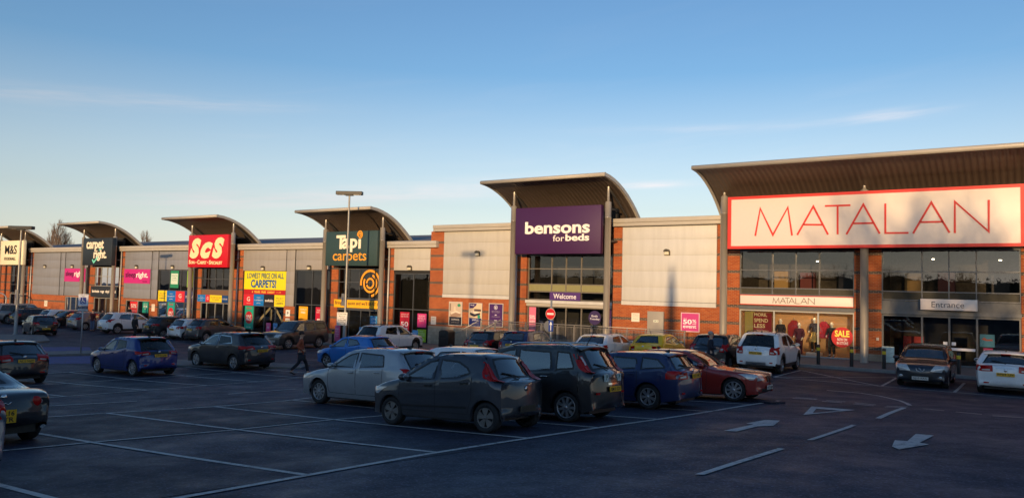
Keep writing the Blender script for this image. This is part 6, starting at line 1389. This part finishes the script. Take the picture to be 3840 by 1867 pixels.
# P stickers on the people carrier
c = K('people carrier with roof')
for y, s in ((.30, 1), (-.30, 1)):
    mb = MB(); q = c['fx'](c['strip'](c['s_rear'](.93), y * s))
    o = MB().box(q[0] - .028, q[0] + .004, y - .075, y + .075, .86, 1.02).build('sticker', pm((190, 205, 200)), c['t'], False)
    mb = MB(); x, z, dd, fs = text_verts('P', -.035, .04, -.045, .06, bold=.04); mb.add([(q[0] - .030, y - a, 0.94 + b) for a, b in zip(x, z)], fs); mb.build('lettering', pm((20, 110, 105)), o, False)
# kidney grille on the orange car, badge ring on the facing car
c = K('burnt orange'); mb = MB()
for sg in (1, -1): c['strip_patch'](mb, c['s_front'](.54), c['s_front'](.72), sg * .05, sg * .26, .012)
o = mb.build('kidney_grille', MATS['chrome'], c['t'], False); mb = MB()
for sg in (1, -1): c['strip_patch'](mb, c['s_front'](.555), c['s_front'](.705), sg * .065, sg * .245, .017)
mb.build('grille', M_TRIMB, o, False)
c = K('facing the camera at'); q = c['fx'](c['strip'](c['s_front'](.66), 0)); mb = MB(); mb.tube([(q[0] + .02, .13 * math.cos(a), q[2] + .09 * math.sin(a) + .02) for a in np.linspace(math.pi * .9, math.pi * 2.1, 12)], .012, 6); mb.tube([(q[0] + .02, -.04, q[2] + .06), (q[0] + .02, .02, q[2]), (q[0] + .02, .05, q[2] - .04)], .014, 6); mb.build('emblem', MATS['chrome'], c['t'], False)
mb = MB()
for sg in (1, -1): s_ = c['s_front'](.40); q = c['fx'](c['strip'](s_, sg * .62)); mb.ball((q[0] - .0, q[1], q[2]), .03, .06, .045, 6)
mb.build('fog_light', M_HEAD, c['t'], False)
# badge lines of the roadster
c = K('low dark roadster'); q = c['fx'](c['strip'](c['s_rear'](.70), .0))
MB().tube([(q[0] - .012, -.09, q[2] + .02), (q[0] - .012, -.04, q[2] - .015), (q[0] - .012, 0, q[2] + .01), (q[0] - .012, .04, q[2] - .015), (q[0] - .012, .09, q[2] + .02)], .009, 5).build('emblem', MATS['chrome'], c['t'], False)
# ------------------------------------------------------------------ street furniture
M_POLE = mat('lamp_pole', (.30, .29, .27), .45, metal=.4, var=.08)
def lamp_post(x, y, zb_, h, label, along=(1, 0)):
    t = thing('lamp_post', label, 'lamppost', (x, y, zb_), group='car park lampposts')
    MB().lathe([(.17, -.1), (.17, .02), (.12, .05), (.12, 1.35), (.085, 1.5), (.08, 4), (.06, h - .3), (.06, h)], 14, c=(x, y, zb_)).build('pole', M_POLE, t)
    mb = MB(); a = math.atan2(along[1], along[0]); R3 = Matrix.Rotation(a, 3, 'Z'); q = MB(); q.bbox(-.9, .9, -.2, .2, h, h + .24, .03); q.box(-.25, .25, -.12, .12, h - .06, h)
    mb.add([tuple(R3 @ Vector(v) + Vector((x, y, zb_))) for v in q.v], q.f); hd = mb.build('lamp_head', mat('lamp_head_dark', (.012, .012, .014), .5), t)
    q = MB(); 
    for s in (-1, 1): q.box(s * .55 - .25, s * .55 + .25, -.14, .14, h - .008, h + .01)
    mb = MB(); mb.add([tuple(R3 @ Vector(v) + Vector((x, y, zb_))) for v in q.v], q.f); mb.build('lamp_glass', mat('lamp_glass', (.4, .36, .28), .2), hd)
    return t
xt = px_plane(1301, 1000, 36.9)[0]
lamp_post(xt, 36.9, pave(xt), 9.95, 'tall twin headed lamppost in front of the green carpet sign', (.86, .5))
lamp_post(-60.84, 26.64, ground(-60.84, 26.64) + .1, 7.57, 'tall twin headed lamppost at the left edge in front of the food hall sign', (.86, .5))
lamp_post(-14.9, -7.5, ground(-14.9, -7.5), 9.0, 'twin headed lamppost whose shadow falls on the cream panel', (.9, .4))
def plate_sign(t, x, y, z0, z1, wd, rz, rgb, texts=(), pics=(), name='sign_plate'):
    """flat plate turned rz about z, with printing on its front"""
    R3 = Matrix.Rotation(rz, 3, 'Z')
    def put(mb, nm, m, par): mb.v = [tuple(R3 @ Vector(v) + Vector((x, y, 0))) for v in mb.v]; return mb.build(nm, m, par)
    o = put(MB().box(-wd / 2, wd / 2, -.012, .012, z0, z1), name, pm(rgb), t); fx_ = lambda f: -wd / 2 + wd * f; fz_ = lambda f: z0 + (z1 - z0) * f
    for i, (po, c) in enumerate(pics): put(MB().prism([(fx_(a), fz_(b)) for a, b in po], -.016 - .002 * i, -.014 - .002 * i), 'symbol', pm(c), o)
    if texts:
        mb = MB()
        for s in texts: wtext(mb, s[0], fx_(s[1]), fx_(s[2]), fz_(s[3]), fz_(s[4]), -.022, bold=.01)
        put(mb, 'lettering', pm(texts[0][5]), o)
    return o
DKT = (40, 38, 42)
t = thing('notice_sign', 'white parking notice strapped low on the lamppost before the green sign', 'notice', (xt - .05, 36.7, .9))
z_ = lambda py: px_plane(1290, py, 36.7)[1]
plate_sign(t, xt - .12, 36.74, z_(1220), z_(1171), .72, rad(25), (236, 230, 222), [('CUSTOMER PARKING', .08, .92, .85, .92, DKT), ('Maximum stay', .2, .8, .66, .74, DKT), ('3 hours', .3, .7, .54, .61, DKT), ('no return within', .12, .88, .38, .46, DKT), ('2 hours', .3, .7, .24, .32, DKT), ('charges may apply', .1, .9, .08, .16, DKT)])
t = thing('notice_sign', 'edge-on grey plate higher on the lamppost before the green sign', 'notice', (xt, 36.8, 2)); plate_sign(t, xt - .22, 36.86, z_(1147), z_(1101), .4, rad(-15), (120, 120, 122), [('P', .3, .7, .3, .7, (40, 60, 120))])
t = thing('notice_sign', 'edge-on grey plate on the lamppost at the left edge', 'notice', (-60.9, 26.5, 2)); plate_sign(t, -61.02, 26.6, 1.0, 2.1, .5, rad(-12), (140, 140, 142), [('P', .3, .7, .3, .7, (40, 60, 120))])
t = thing('disabled_bay_sign', 'white wheelchair parking sign on a thin grey post beside the blue bay', 'parking sign', (-40.7, 20.97, -.85))
g_ = ground(-40.7, 20.97) + .1; MB().cyl(-40.7, 20.97, g_ - .1, 2.25, .035, 10).build('post', M_GALV, t)
rz_ = math.atan2(40.7, 20.97 + 0) * .0 + rad(52)
px_, py_ = -40.7 + .045 * math.sin(rz_), 20.97 - .045 * math.cos(rz_)
WCH = [(circle(.40, .80, .05, .045, 12), WH), ([(.34, .74), (.44, .74), (.47, .56), (.66, .56), (.74, .34), (.84, .36), (.82, .28), (.68, .26), (.58, .46), (.38, .46)], WH), ([(.33, .58), (.22, .44), (.24, .3), (.36, .22), (.52, .24), (.58, .36), (.52, .38), (.46, .3), (.36, .29), (.30, .36), (.30, .44), (.38, .52)], WH)]
plate_sign(t, px_, py_, 1.62, 2.22, .46, rz_, (232, 232, 240), [('Disabled Parking', .08, .92, .88, .94, DKT), ('ONLY', .35, .65, .79, .84, DKT)], [(rect(.22, .78, .16, .72), (36, 56, 150))] + [([(.22 + .56 * (a - .1) / .8, .16 + .56 * (b_ - .15) / .75) for a, b_ in po], c_) for po, c_ in WCH])
plate_sign(t, px_, py_, 1.46, 1.60, .46, rz_, (70, 74, 90), [('badge holders', .1, .9, .3, .7, (225, 225, 230))]); plate_sign(t, px_, py_, 1.36, 1.45, .46, rz_, (225, 225, 228), [('fine applies', .1, .9, .25, .75, DKT)])
# no entry and one way signs
nx, ny = -16.75, 28.0
t = thing('road_sign', 'red no entry disc above a blue one way arrow plate on a steel post', 'road sign', (nx, ny, ground(nx, ny)))
MB().cyl(nx, ny, ground(nx, ny) - .05, 2.62, .04, 12).build('post', M_GALV, t)
def disc(z, r, y, m, nm, par, dx=0, th=.01): return MB().prism(circle(nx + dx, z, r, r, 32), y - th, y).build(nm, m, par)
d_ = disc(2.03, .235, ny - .05, pm((215, 205, 200)), 'disc_rim', t); disc(2.03, .222, ny - .062, pm((205, 28, 36)), 'disc_face', d_, th=.004); MB().box(nx - .16, nx + .16, ny - .071, ny - .067, 1.99, 2.07).build('bar', pm((240, 225, 220)), d_)
o = plate_sign(t, nx + .03, ny - .05, 1.30, 1.76, .22, 0, (28, 62, 150), (), [([(.42, .08), (.58, .08), (.58, .6), (.82, .6), (.5, .92), (.18, .6), (.42, .6)], (235, 235, 240))], 'arrow_plate')
t = thing('road_sign', 'grey back of a round sign fixed to the no entry post', 'road sign', (nx - .1, ny + .06, 1.5)); MB().prism(circle(nx - .14, 1.5, .24, .24, 28), ny + .05, ny + .06).build('disc_back', mat('sign_back', (.16, .17, .19), .5), t)
def bollard(x, y, label):
    t = thing('bollard', label, 'bollard', (x, y, pave(x)), group='black and yellow bollards'); z = pave(x)
    MB().lathe([(.078, -.02), (.078, .84), (.07, .88), (0, .89)], 16, c=(x, y, z)).build('post', M_BLACK, t); MB().lathe([(.0795, .62), (.0805, .63), (.0805, .75), (.0795, .76)], 16, c=(x, y, z)).build('band', mat('band_yellow', (.75, .52, .02), .45), t)
for x, lb in ((-8.0, 'bollard beside the white crossover, before the display mannequins'), (-6.6, 'bollard in front of the brick pier and grey column'), (-5.3, 'bollard beside the white standing notice'), (-2.5, 'bollard right of the facing blue black hatchback'), (-39.2, 'bollard behind the grey four wheel drive at the green sign')): bollard(x, 36.9, lb)
def bin_(x, y, label, w_=.38):
    z = pave(x); t = thing('litter_bin', label, 'bin', (x, y, z))
    P = [(x - w_, z), (x + w_, z), (x + w_, z + .95)] + [(x + w_ * math.cos(a), z + .98 + .14 * math.sin(a)) for a in np.linspace(.25, math.pi - .25, 9)] + [(x - w_, z + .95)]
    MB().prism(P, y - .32, y + .32).build('body', M_BLACK, t); MB().bbox(x - w_ * .62, x + w_ * .5, y - .335, y - .315, z + .68, z + .92, .008).build('mouth', M_GAP, t); MB().bbox(x - w_ - .02, x + w_ + .02, y - .34, y + .34, z + .60, z + .64, .01).build('rim', M_BLACK, t)
bin_(-29.95, 37.6, 'large black litter bin by the terrace steps'); bin_(px_plane(136, 1160, 38.6)[0], 38.6, 'black litter bin by the far-left brick wall')
def a_board(x, y, w_, h_, rgb, label, texts):
    z = pave(x); t = thing('pavement_sign', label, 'pavement sign', (x, y, z))
    MB().bbox(x - w_ / 2 - .06, x + w_ / 2 + .06, y - .2, y + .2, z, z + .08, .02).build('foot', M_BLACK, t); o = MB().bbox(x - w_ / 2, x + w_ / 2, y - .03, y + .03, z + .06, z + h_, .01).build('panel', pm(rgb), t)
    mb = MB()
    for s in texts: wtext(mb, s[0], x - w_ / 2 + w_ * s[1], x - w_ / 2 + w_ * s[2], z + h_ * s[3], z + h_ * s[4], y - .033)
    mb.build('lettering', pm((250, 225, 235)), o)
xa = px_plane(1265, 1260, 37.4)[0]; a_board(xa, 37.4, .46, 1.15, (225, 95, 150), 'tall pink pavement sign left of the lamppost base', [('FREE', .2, .8, .74, .84), ('fitting', .15, .85, .6, .68), ('on selected', .12, .88, .48, .54), ('carpets', .2, .8, .36, .42)])
xa = px_plane(1357, 1255, 39.2)[0]; a_board(xa, 39.2, .5, 1.0, (80, 150, 205), 'small blue pavement sign by the carpet shop doors', [('OPEN', .2, .8, .7, .85), ('today', .2, .8, .5, .6)])
xa = px_plane(1557, 1250, 38.5)[0]; a_board(xa, 38.5, .45, 1.0, (90, 160, 210), 'small blue pavement sign behind the white crossover', [('SALE', .2, .8, .7, .85)])
xa = px_plane(566, 1165, 39.5)[0]; a_board(xa, 39.5, .6, .95, (225, 85, 150), 'pink pavement sign in front of the shop windows at left', [('SALE', .2, .8, .6, .8)]) if False else None
for i, (pxx, rgb, lb) in enumerate(((1000 + 6, (215, 80, 140), 'pink floor stand inside the glass under the brand boards'), (1032, (60, 130, 190), 'blue floor stand behind the grey four wheel drive bonnet'))):
    xa = px_plane(pxx, 1235, 40.4)[0]; a_board(xa, 40.4, .5, .9, rgb, lb, [('offer', .2, .8, .5, .7)])
x_ = px_plane(3330, 1340, 40.3)[0]; t = thing('standing_notice', 'white standing notice board behind the bollard at the entrance', 'notice board', (x_, 40.3, 0))
MB().bbox(x_ - .27, x_ + .27, 40.28, 40.34, .02, .78, .03).build('board', pm((200, 215, 208)), t); mb = MB()
for k in range(9): mb.box(x_ - .2, x_ + .2 - (k % 3) * .06, 40.272, 40.277, .66 - k * .062, .675 - k * .062)
mb.build('printed_lines', pm((150, 165, 160)), t); mb = MB(); wtext(mb, 'NOTICE', x_ - .12, x_ + .12, .72, .76, 40.275); mb.build('lettering', pm((90, 110, 110)), t)
tag(MB().bbox(-6.22, -6.1, 40.9, 40.98, 1.0, 1.14, .01).build('wall_box', pm((200, 190, 180))), 'little white box fixed to the brick beside the grey column', 'wall box')
x_ = px_plane(8, 1130, 38)[0]; t = thing('trolley_shelter', 'grey bent tube end of a trolley shelter at the far left edge', 'trolley shelter', (x_, 38, pave(x_)))
z0 = pave(x_); MB().tube([(x_ - 2.6, 38, z0), (x_ - 2.5, 38, z0 + 1.9)] + [(x_ - .8 + 1.7 * math.cos(a), 38, z0 + 1.9 + .55 * math.sin(a)) for a in np.linspace(math.pi * .95, .1, 10)] + [(x_ + .9, 38, z0)], .06, 10).build('frame', M_GALV, t); MB().tube([(x_ + .9, 38, z0 + .6), (x_ + .9, 40.5, z0 + .6)], .04, 8).build('side_rail', M_GALV, t)

# ------------------------------------------------------------------ people
def skin_mesh(name, verts, edges, sub=2, root=0):
    """verts: (x,y,z,rx,ry)"""
    me = bpy.data.meshes.new(name); me.from_pydata([v[:3] for v in verts], edges, []); o = bpy.data.objects.new(name, me); COL.objects.link(o)
    sm = o.modifiers.new('skin', 'SKIN'); sm.use_smooth_shade = True; sb = o.modifiers.new('sub', 'SUBSURF'); sb.levels = sub; sb.render_levels = sub
    for i, v in enumerate(verts): d = me.skin_vertices[0].data[i]; d.radius = (v[3], v[4]); d.use_root = (i == root)
    r = bpy.data.meshes.new_from_object(o.evaluated_get(bpy.context.evaluated_depsgraph_get())); bpy.data.objects.remove(o); bpy.data.meshes.remove(me); r.name = name
    for p in r.polygons: p.use_smooth = True
    return r
SKIN = mat('skin', (.52, .30, .20), .55, var=.08); 
def person(label, loc, rz, h=1.75, coat=(.1, .1, .1), legs=(.02, .02, .03), hair=(.05, .03, .02), stride=.0, armL=None, armR=None, coat_len=.28, hat=None, longhair=False, skin=None, name='person', cat='person', group=None, z=None, shoes=(.01, .01, .01), bag=None, glasses=False):
    z = ground(loc[0], loc[1]) + .005 if z is None else z
    t = thing(name, label, cat, (loc[0], loc[1], z), rz, group); k = h / 1.75; sk = skin or SKIN
    # joints: faces +Y
    hipz = .93; s = stride
    J = {'pel': (0, 0, .97), 'sp': (0, .0, 1.14), 'ch': (0, .0, 1.34), 'nk': (0, .0, 1.47), 'hb': (0, .015, 1.545)}
    L_ = {'h': (-.095, 0, .92), 'k': (-.10, .02 + s * .55, .50), 'a': (-.10, s * .95 - .02, .085), 't': (-.115, s * .95 + .15, .03)}
    Rr = {'h': (.095, 0, .92), 'k': (.10, .05 - s * .30, .50), 'a': (.10, -s * 1.05 - .02, .085 + abs(s) * .16), 't': (.115, -s * 1.0 + .12, .03 + abs(s) * .03)}
    armL = armL or [(-.24, -.02, 1.14), (-.25, .06, .90)]; armR = armR or [(.24, -.02, 1.14), (.25, .06, .90)]
    V, E = [], []
    def ch(pts, start=None):
        prev = start
        for p in pts:
            V.append(tuple(c * k for c in p)); i = len(V) - 1
            if prev is not None: E.append((prev, i))
            prev = i
        return prev
    ch([(*J['pel'], .14, .10), (*J['sp'], .125, .09), (*J['ch'], .15, .10), (*J['nk'], .055, .055), (*J['hb'], .06, .07), (0, .025, 1.60, .072, .088), (0, .02, 1.67, .078, .095), (0, .01, 1.72, .06, .075), (0, .005, 1.745, .03, .04)])
    for leg in (L_, Rr): ch([(*leg['h'], .09, .095), (*leg['k'], .058, .062), (*leg['a'], .038, .042), (*leg['t'], .036, .024)], 0)
    for sg, arm in ((-1, armL), (1, armR)): ch([(sg * .17, 0, 1.40, .06, .06), (*arm[0], .043, .043), (*arm[1], .03, .032)], 2)
    link('body', skin_mesh('body', V, E), t, False).data.materials.append(sk)
    # hands: palm, four unequal fingers and a thumb
    for sg, arm in ((-1, armL), (1, armR)):
        e, w_ = Vector(arm[0]), Vector(arm[1]); d = (w_ - e).normalized(); sd = Vector((0, 1, 0)) - d * d.y; sd = sd.normalized() if sd.length > .1 else Vector((0, 0, 1)); inn = d.cross(sd)
        inn = inn if inn.x * sg < 0 else -inn; V2, E2 = [], []
        def c2(pts, st=None):
            pv = st
            for p, r in pts:
                V2.append((*(p * k), r * k, r * k)); 
                if pv is not None: E2.append((pv, len(V2) - 1))
                pv = len(V2) - 1
        p0 = w_ - d * .01; pc = w_ + d * .075; c2([(p0, .026), (w_ + d * .04, .034), (pc, .036)])
        for i, (o_, ln) in enumerate(((-.027, .065), (-.009, .078), (.009, .082), (.027, .07))): b0_ = pc + sd * o_; c2([(b0_, .0095), (b0_ + d * ln * .55 + inn * .008, .009), (b0_ + d * ln * .9 + inn * .03, .0075)], 2)
        tb = w_ + d * .03 + sd * .03; c2([(tb, .011), (tb + d * .03 + sd * .025 + inn * .012, .010), (tb + d * .06 + sd * .03 + inn * .02, .008)], 1)
        link('hand', skin_mesh('hand', V2, E2, 1), t, False).data.materials.append(sk)
    def cm(nm, c, r=.85): return mat('%s_%d_%d_%d' % (nm, *(int(q * 999) for q in c)), c, r, var=.2, scale=9)
    # trousers
    V, E = [], []; ch([(0, 0, .99, .145, .108)])
    for leg in (L_, Rr): ch([(leg['h'][0], leg['h'][1], .86, .10, .105), (*leg['k'], .074, .078), (leg['a'][0], leg['a'][1], .13 + leg['a'][2] - .085, .062, .066)], 0)
    link('trousers', skin_mesh('trousers', V, E), t, False).data.materials.append(cm('cloth', legs))
    for leg in (L_, Rr):
        V, E = [], []; a, q = leg['a'], leg['t']; ch([(a[0], a[1] - .05, a[2] - .03, .045, .045), (a[0], a[1] + .03, a[2] - .025, .05, .045), (q[0], q[1] - .02, q[2] + .005, .048, .032), (q[0], q[1] + .05, q[2], .035, .022)]); link('shoe', skin_mesh('shoe', V, E), t, False).data.materials.append(cm('shoe', shoes, .5))
    # coat with sleeves
    V, E = [], []; ch([(0, 0, 1.0, .165, .13), (0, 0, 1.16, .15, .115), (0, -.005, 1.36, .165, .12), (0, -.01, 1.475, .085, .085)])
    ch([(0, 0, 1.0 - coat_len * .5, .17, .14), (0, 0, 1.0 - coat_len, .175, .145)], 0)
    for sg, arm in ((-1, armL), (1, armR)): q = Vector(arm[0]).lerp(Vector(arm[1]), .93); ch([(sg * .175, 0, 1.40, .075, .075), (*arm[0], .06, .06), (*q, .046, .046)], 2)
    link('coat', skin_mesh('coat', V, E), t, False).data.materials.append(cm('cloth', coat))
    if hair:
        mb = MB(); mb.ball((0, -.012 * k, 1.685 * k), .088 * k, .103 * k, .083 * k, 8)
        if longhair: mb.ball((0, -.06 * k, 1.58 * k), .085 * k, .05 * k, .14 * k, 8)
        mb.build('hair', cm('hair', hair), t, False)
    if hat: mb = MB(); mb.ball((0, 0, 1.70 * k), .098 * k, .112 * k, .082 * k, 8); mb.tube([(.1 * k * math.cos(a), .114 * k * math.sin(a), 1.67 * k) for a in np.linspace(0, 6.283, 15)], .02 * k, 6, caps=False); mb.build('hat', cm('cloth', hat), t, False)
    mb = MB(); mb.ball((0, .118 * k, 1.615 * k), .014 * k, .022 * k, .026 * k, 5)
    for sg in (-1, 1): mb.ball((sg * .08 * k, .01 * k, 1.625 * k), .012 * k, .022 * k, .03 * k, 5)
    mb.build('nose_and_ears', sk, t, False); mb = MB()
    for sg in (-1, 1): mb.ball((sg * .032 * k, .103 * k, 1.645 * k), .013 * k, .008 * k, .007 * k, 5)
    mb.box(-.024 * k, .024 * k, .095 * k, .112 * k, 1.572 * k, 1.579 * k); mb.build('eyes_and_mouth', cm('face', (.06, .03, .03)), t, False)
    if glasses:
        mb = MB()
        for sg in (-1, 1): mb.tube([(sg * .035 * k + .026 * k * math.cos(a), .113 * k, 1.645 * k + .02 * k * math.sin(a)) for a in np.linspace(0, 6.283, 13)], .003 * k, 4, caps=False); mb.tube([(sg * .06 * k, .11 * k, 1.65 * k), (sg * .085 * k, .0, 1.65 * k)], .003 * k, 4)
        mb.build('glasses', M_BLACK, t, False)
    return t
ADIR = math.atan2(.56, .83) - math.pi / 2      # a body facing +Y turned to face along the image's right
pt = (-24.67, 21.52)
person('person in a rust orange coat and dark woolly hat walking across the bays', pt, ADIR + .12, 1.74, coat=(.30, .07, .03), legs=(.012, .013, .02), hair=(.03, .02, .02), hat=(.03, .018, .016), stride=.33, armL=[(-.25, -.20, 1.17), (-.19, .02, 1.06)], armR=[(.24, -.10, 1.15), (.20, .10, 1.02)], coat_len=.42)
zc = ground(*pt); v_ = Vector((math.cos(ADIR + .12 + math.pi / 2), math.sin(ADIR + .12 + math.pi / 2)))
sdv = Vector((v_.y, -v_.x))
t = thing('shoulder_bag', 'dark shoulder bag hanging at the hip of the orange coated walker', 'bag', (pt[0], pt[1], zc + .9)); c_ = Vector((*pt, zc)) + Vector((sdv.x, sdv.y, 0)) * .22 + Vector((v_.x, v_.y, 0)) * .10
mb = MB(); q = MB(); q.bbox(-.13, .13, -.05, .05, .60, .84, .03); R3 = Matrix.Rotation(ADIR + .12 + math.pi / 2, 3, 'Z'); mb.add([tuple(R3 @ Vector(v) + c_) for v in q.v], q.f, True); mb.build('bag_body', mat('bag_cloth', (.012, .014, .022), .8), t)
MB().tube([tuple(R3 @ Vector((-.12, 0, .86)) + c_), tuple(R3 @ Vector((-.06, .14, 1.30)) + c_), tuple(R3 @ Vector((.05, .14, 1.30)) + c_), tuple(R3 @ Vector((.12, 0, .86)) + c_)], .012, 5).build('strap', MATS['bag_cloth'], t)
person('blonde person in a dark jacket walking away beyond the deep blue hatchback', (-53.0, 31.0), rad(15), 1.68, coat=(.012, .013, .016), legs=(.012, .012, .014), hair=(.22, .12, .05), longhair=True, stride=.2, coat_len=.16)
person('person in a dark red jacket and blue jeans by the silver hatchback', (-62.3, 32.9), rad(20), 1.78, coat=(.10, .014, .016), legs=(.10, .14, .24), hair=(.06, .05, .045), coat_len=.2, armL=[(-.25, .05, 1.16), (-.18, .24, 1.1)])
person('person in dark grey standing close right of the one in the red jacket', (-61.35, 33.2), rad(200), 1.72, coat=(.05, .05, .055), legs=(.012, .012, .014), hair=(.02, .015, .012), armR=[(.24, .05, 1.16), (.16, .26, 1.12)])
person('dark haired person on the pavement behind the white crossover with arrow lamps', (px_plane(484, 1165, 39)[0], 39), rad(100), 1.72, coat=(.02, .02, .022), hair=(.02, .014, .012), z=pave(-66), stride=.15)
person('grey haired person in a navy jacket and glasses walking past a black hatchback', (-10.35, 29.4), ADIR - .1, 1.74, coat=(.012, .014, .028), legs=(.014, .014, .018), hair=(.30, .29, .28), glasses=True, stride=.22, armR=[(.24, -.06, 1.15), (.16, .20, 1.10)], armL=[(-.24, -.06, 1.15), (-.14, .20, 1.12)])
MW = mat('mannequin_white', (.72, .68, .62), .35, var=.02)
for x, z, cl, lg, lb in ((-11.0, .05, (.015, .015, .018), (.04, .06, .12), 'mannequin in a black waistcoat beside the spend less poster'), (-10.05, -.12, (.07, .012, .03), (.07, .012, .03), 'mannequin in a plum coat in the display window'), (-9.3, .18, (.03, .022, .03), (.015, .015, .015), 'mannequin on the white plinth in a dark jacket and gold skirt'), (-8.45, -.02, (.012, .013, .016), (.03, .045, .05), 'mannequin in a long black coat left of the SALE sticker')):
    person(lb, (x, 42.0), math.pi - .15, 1.78, coat=cl, legs=lg, hair=None, skin=MW, name='mannequin', cat='mannequin', group='mannequins in the display window', z=z, coat_len=.2 if x < -11 or x > -9.5 and x < -9 else .5, armR=[(.25, .02, 1.15), (.2, .2, 1.05)], armL=[(-.25, .02, 1.15), (-.22, .15, .98)])
t = thing('skirt', 'shiny gold skirt on the plinth mannequin', 'skirt', (-9.3, 42, 1.0)); MB().lathe([(.15, 1.22), (.2, 1.05), (.3, .85), (.33, .72)], 18, c=(-9.3, 42.0, 0)).build('cloth', mat('gold_cloth', (.55, .38, .12), .25, metal=.7, var=.3, scale=14), t)
tag(MB().bbox(-9.65, -8.95, 41.7, 42.3, 0, .17, .01).build('plinth', pm((225, 225, 220))), 'white plinth under the mannequin with the gold skirt', 'plinth')
for x, c_, lb in ((-10.45, (.22, .012, .02), 'dark red coat hanging behind the plum mannequin'), (-8.95, (.34, .012, .03), 'bright red coat hanging left of the long black coat mannequin')):
    t = thing('hanging_coat', lb, 'coat', (x, 42.5, 1.0)); MB().prism([(x - .28, .9), (x + .28, .9), (x + .3, 1.5), (x + .1, 1.76), (x - .1, 1.76), (x - .3, 1.5)], 42.45, 42.6).build('cloth', mat('coat_%d' % int(c_[0] * 100), c_, .85, var=.2), t)
    MB().tube([(x, 42.52, 1.76), (x, 42.52, 1.9)], .012, 5).build('hook', M_GALV, t)
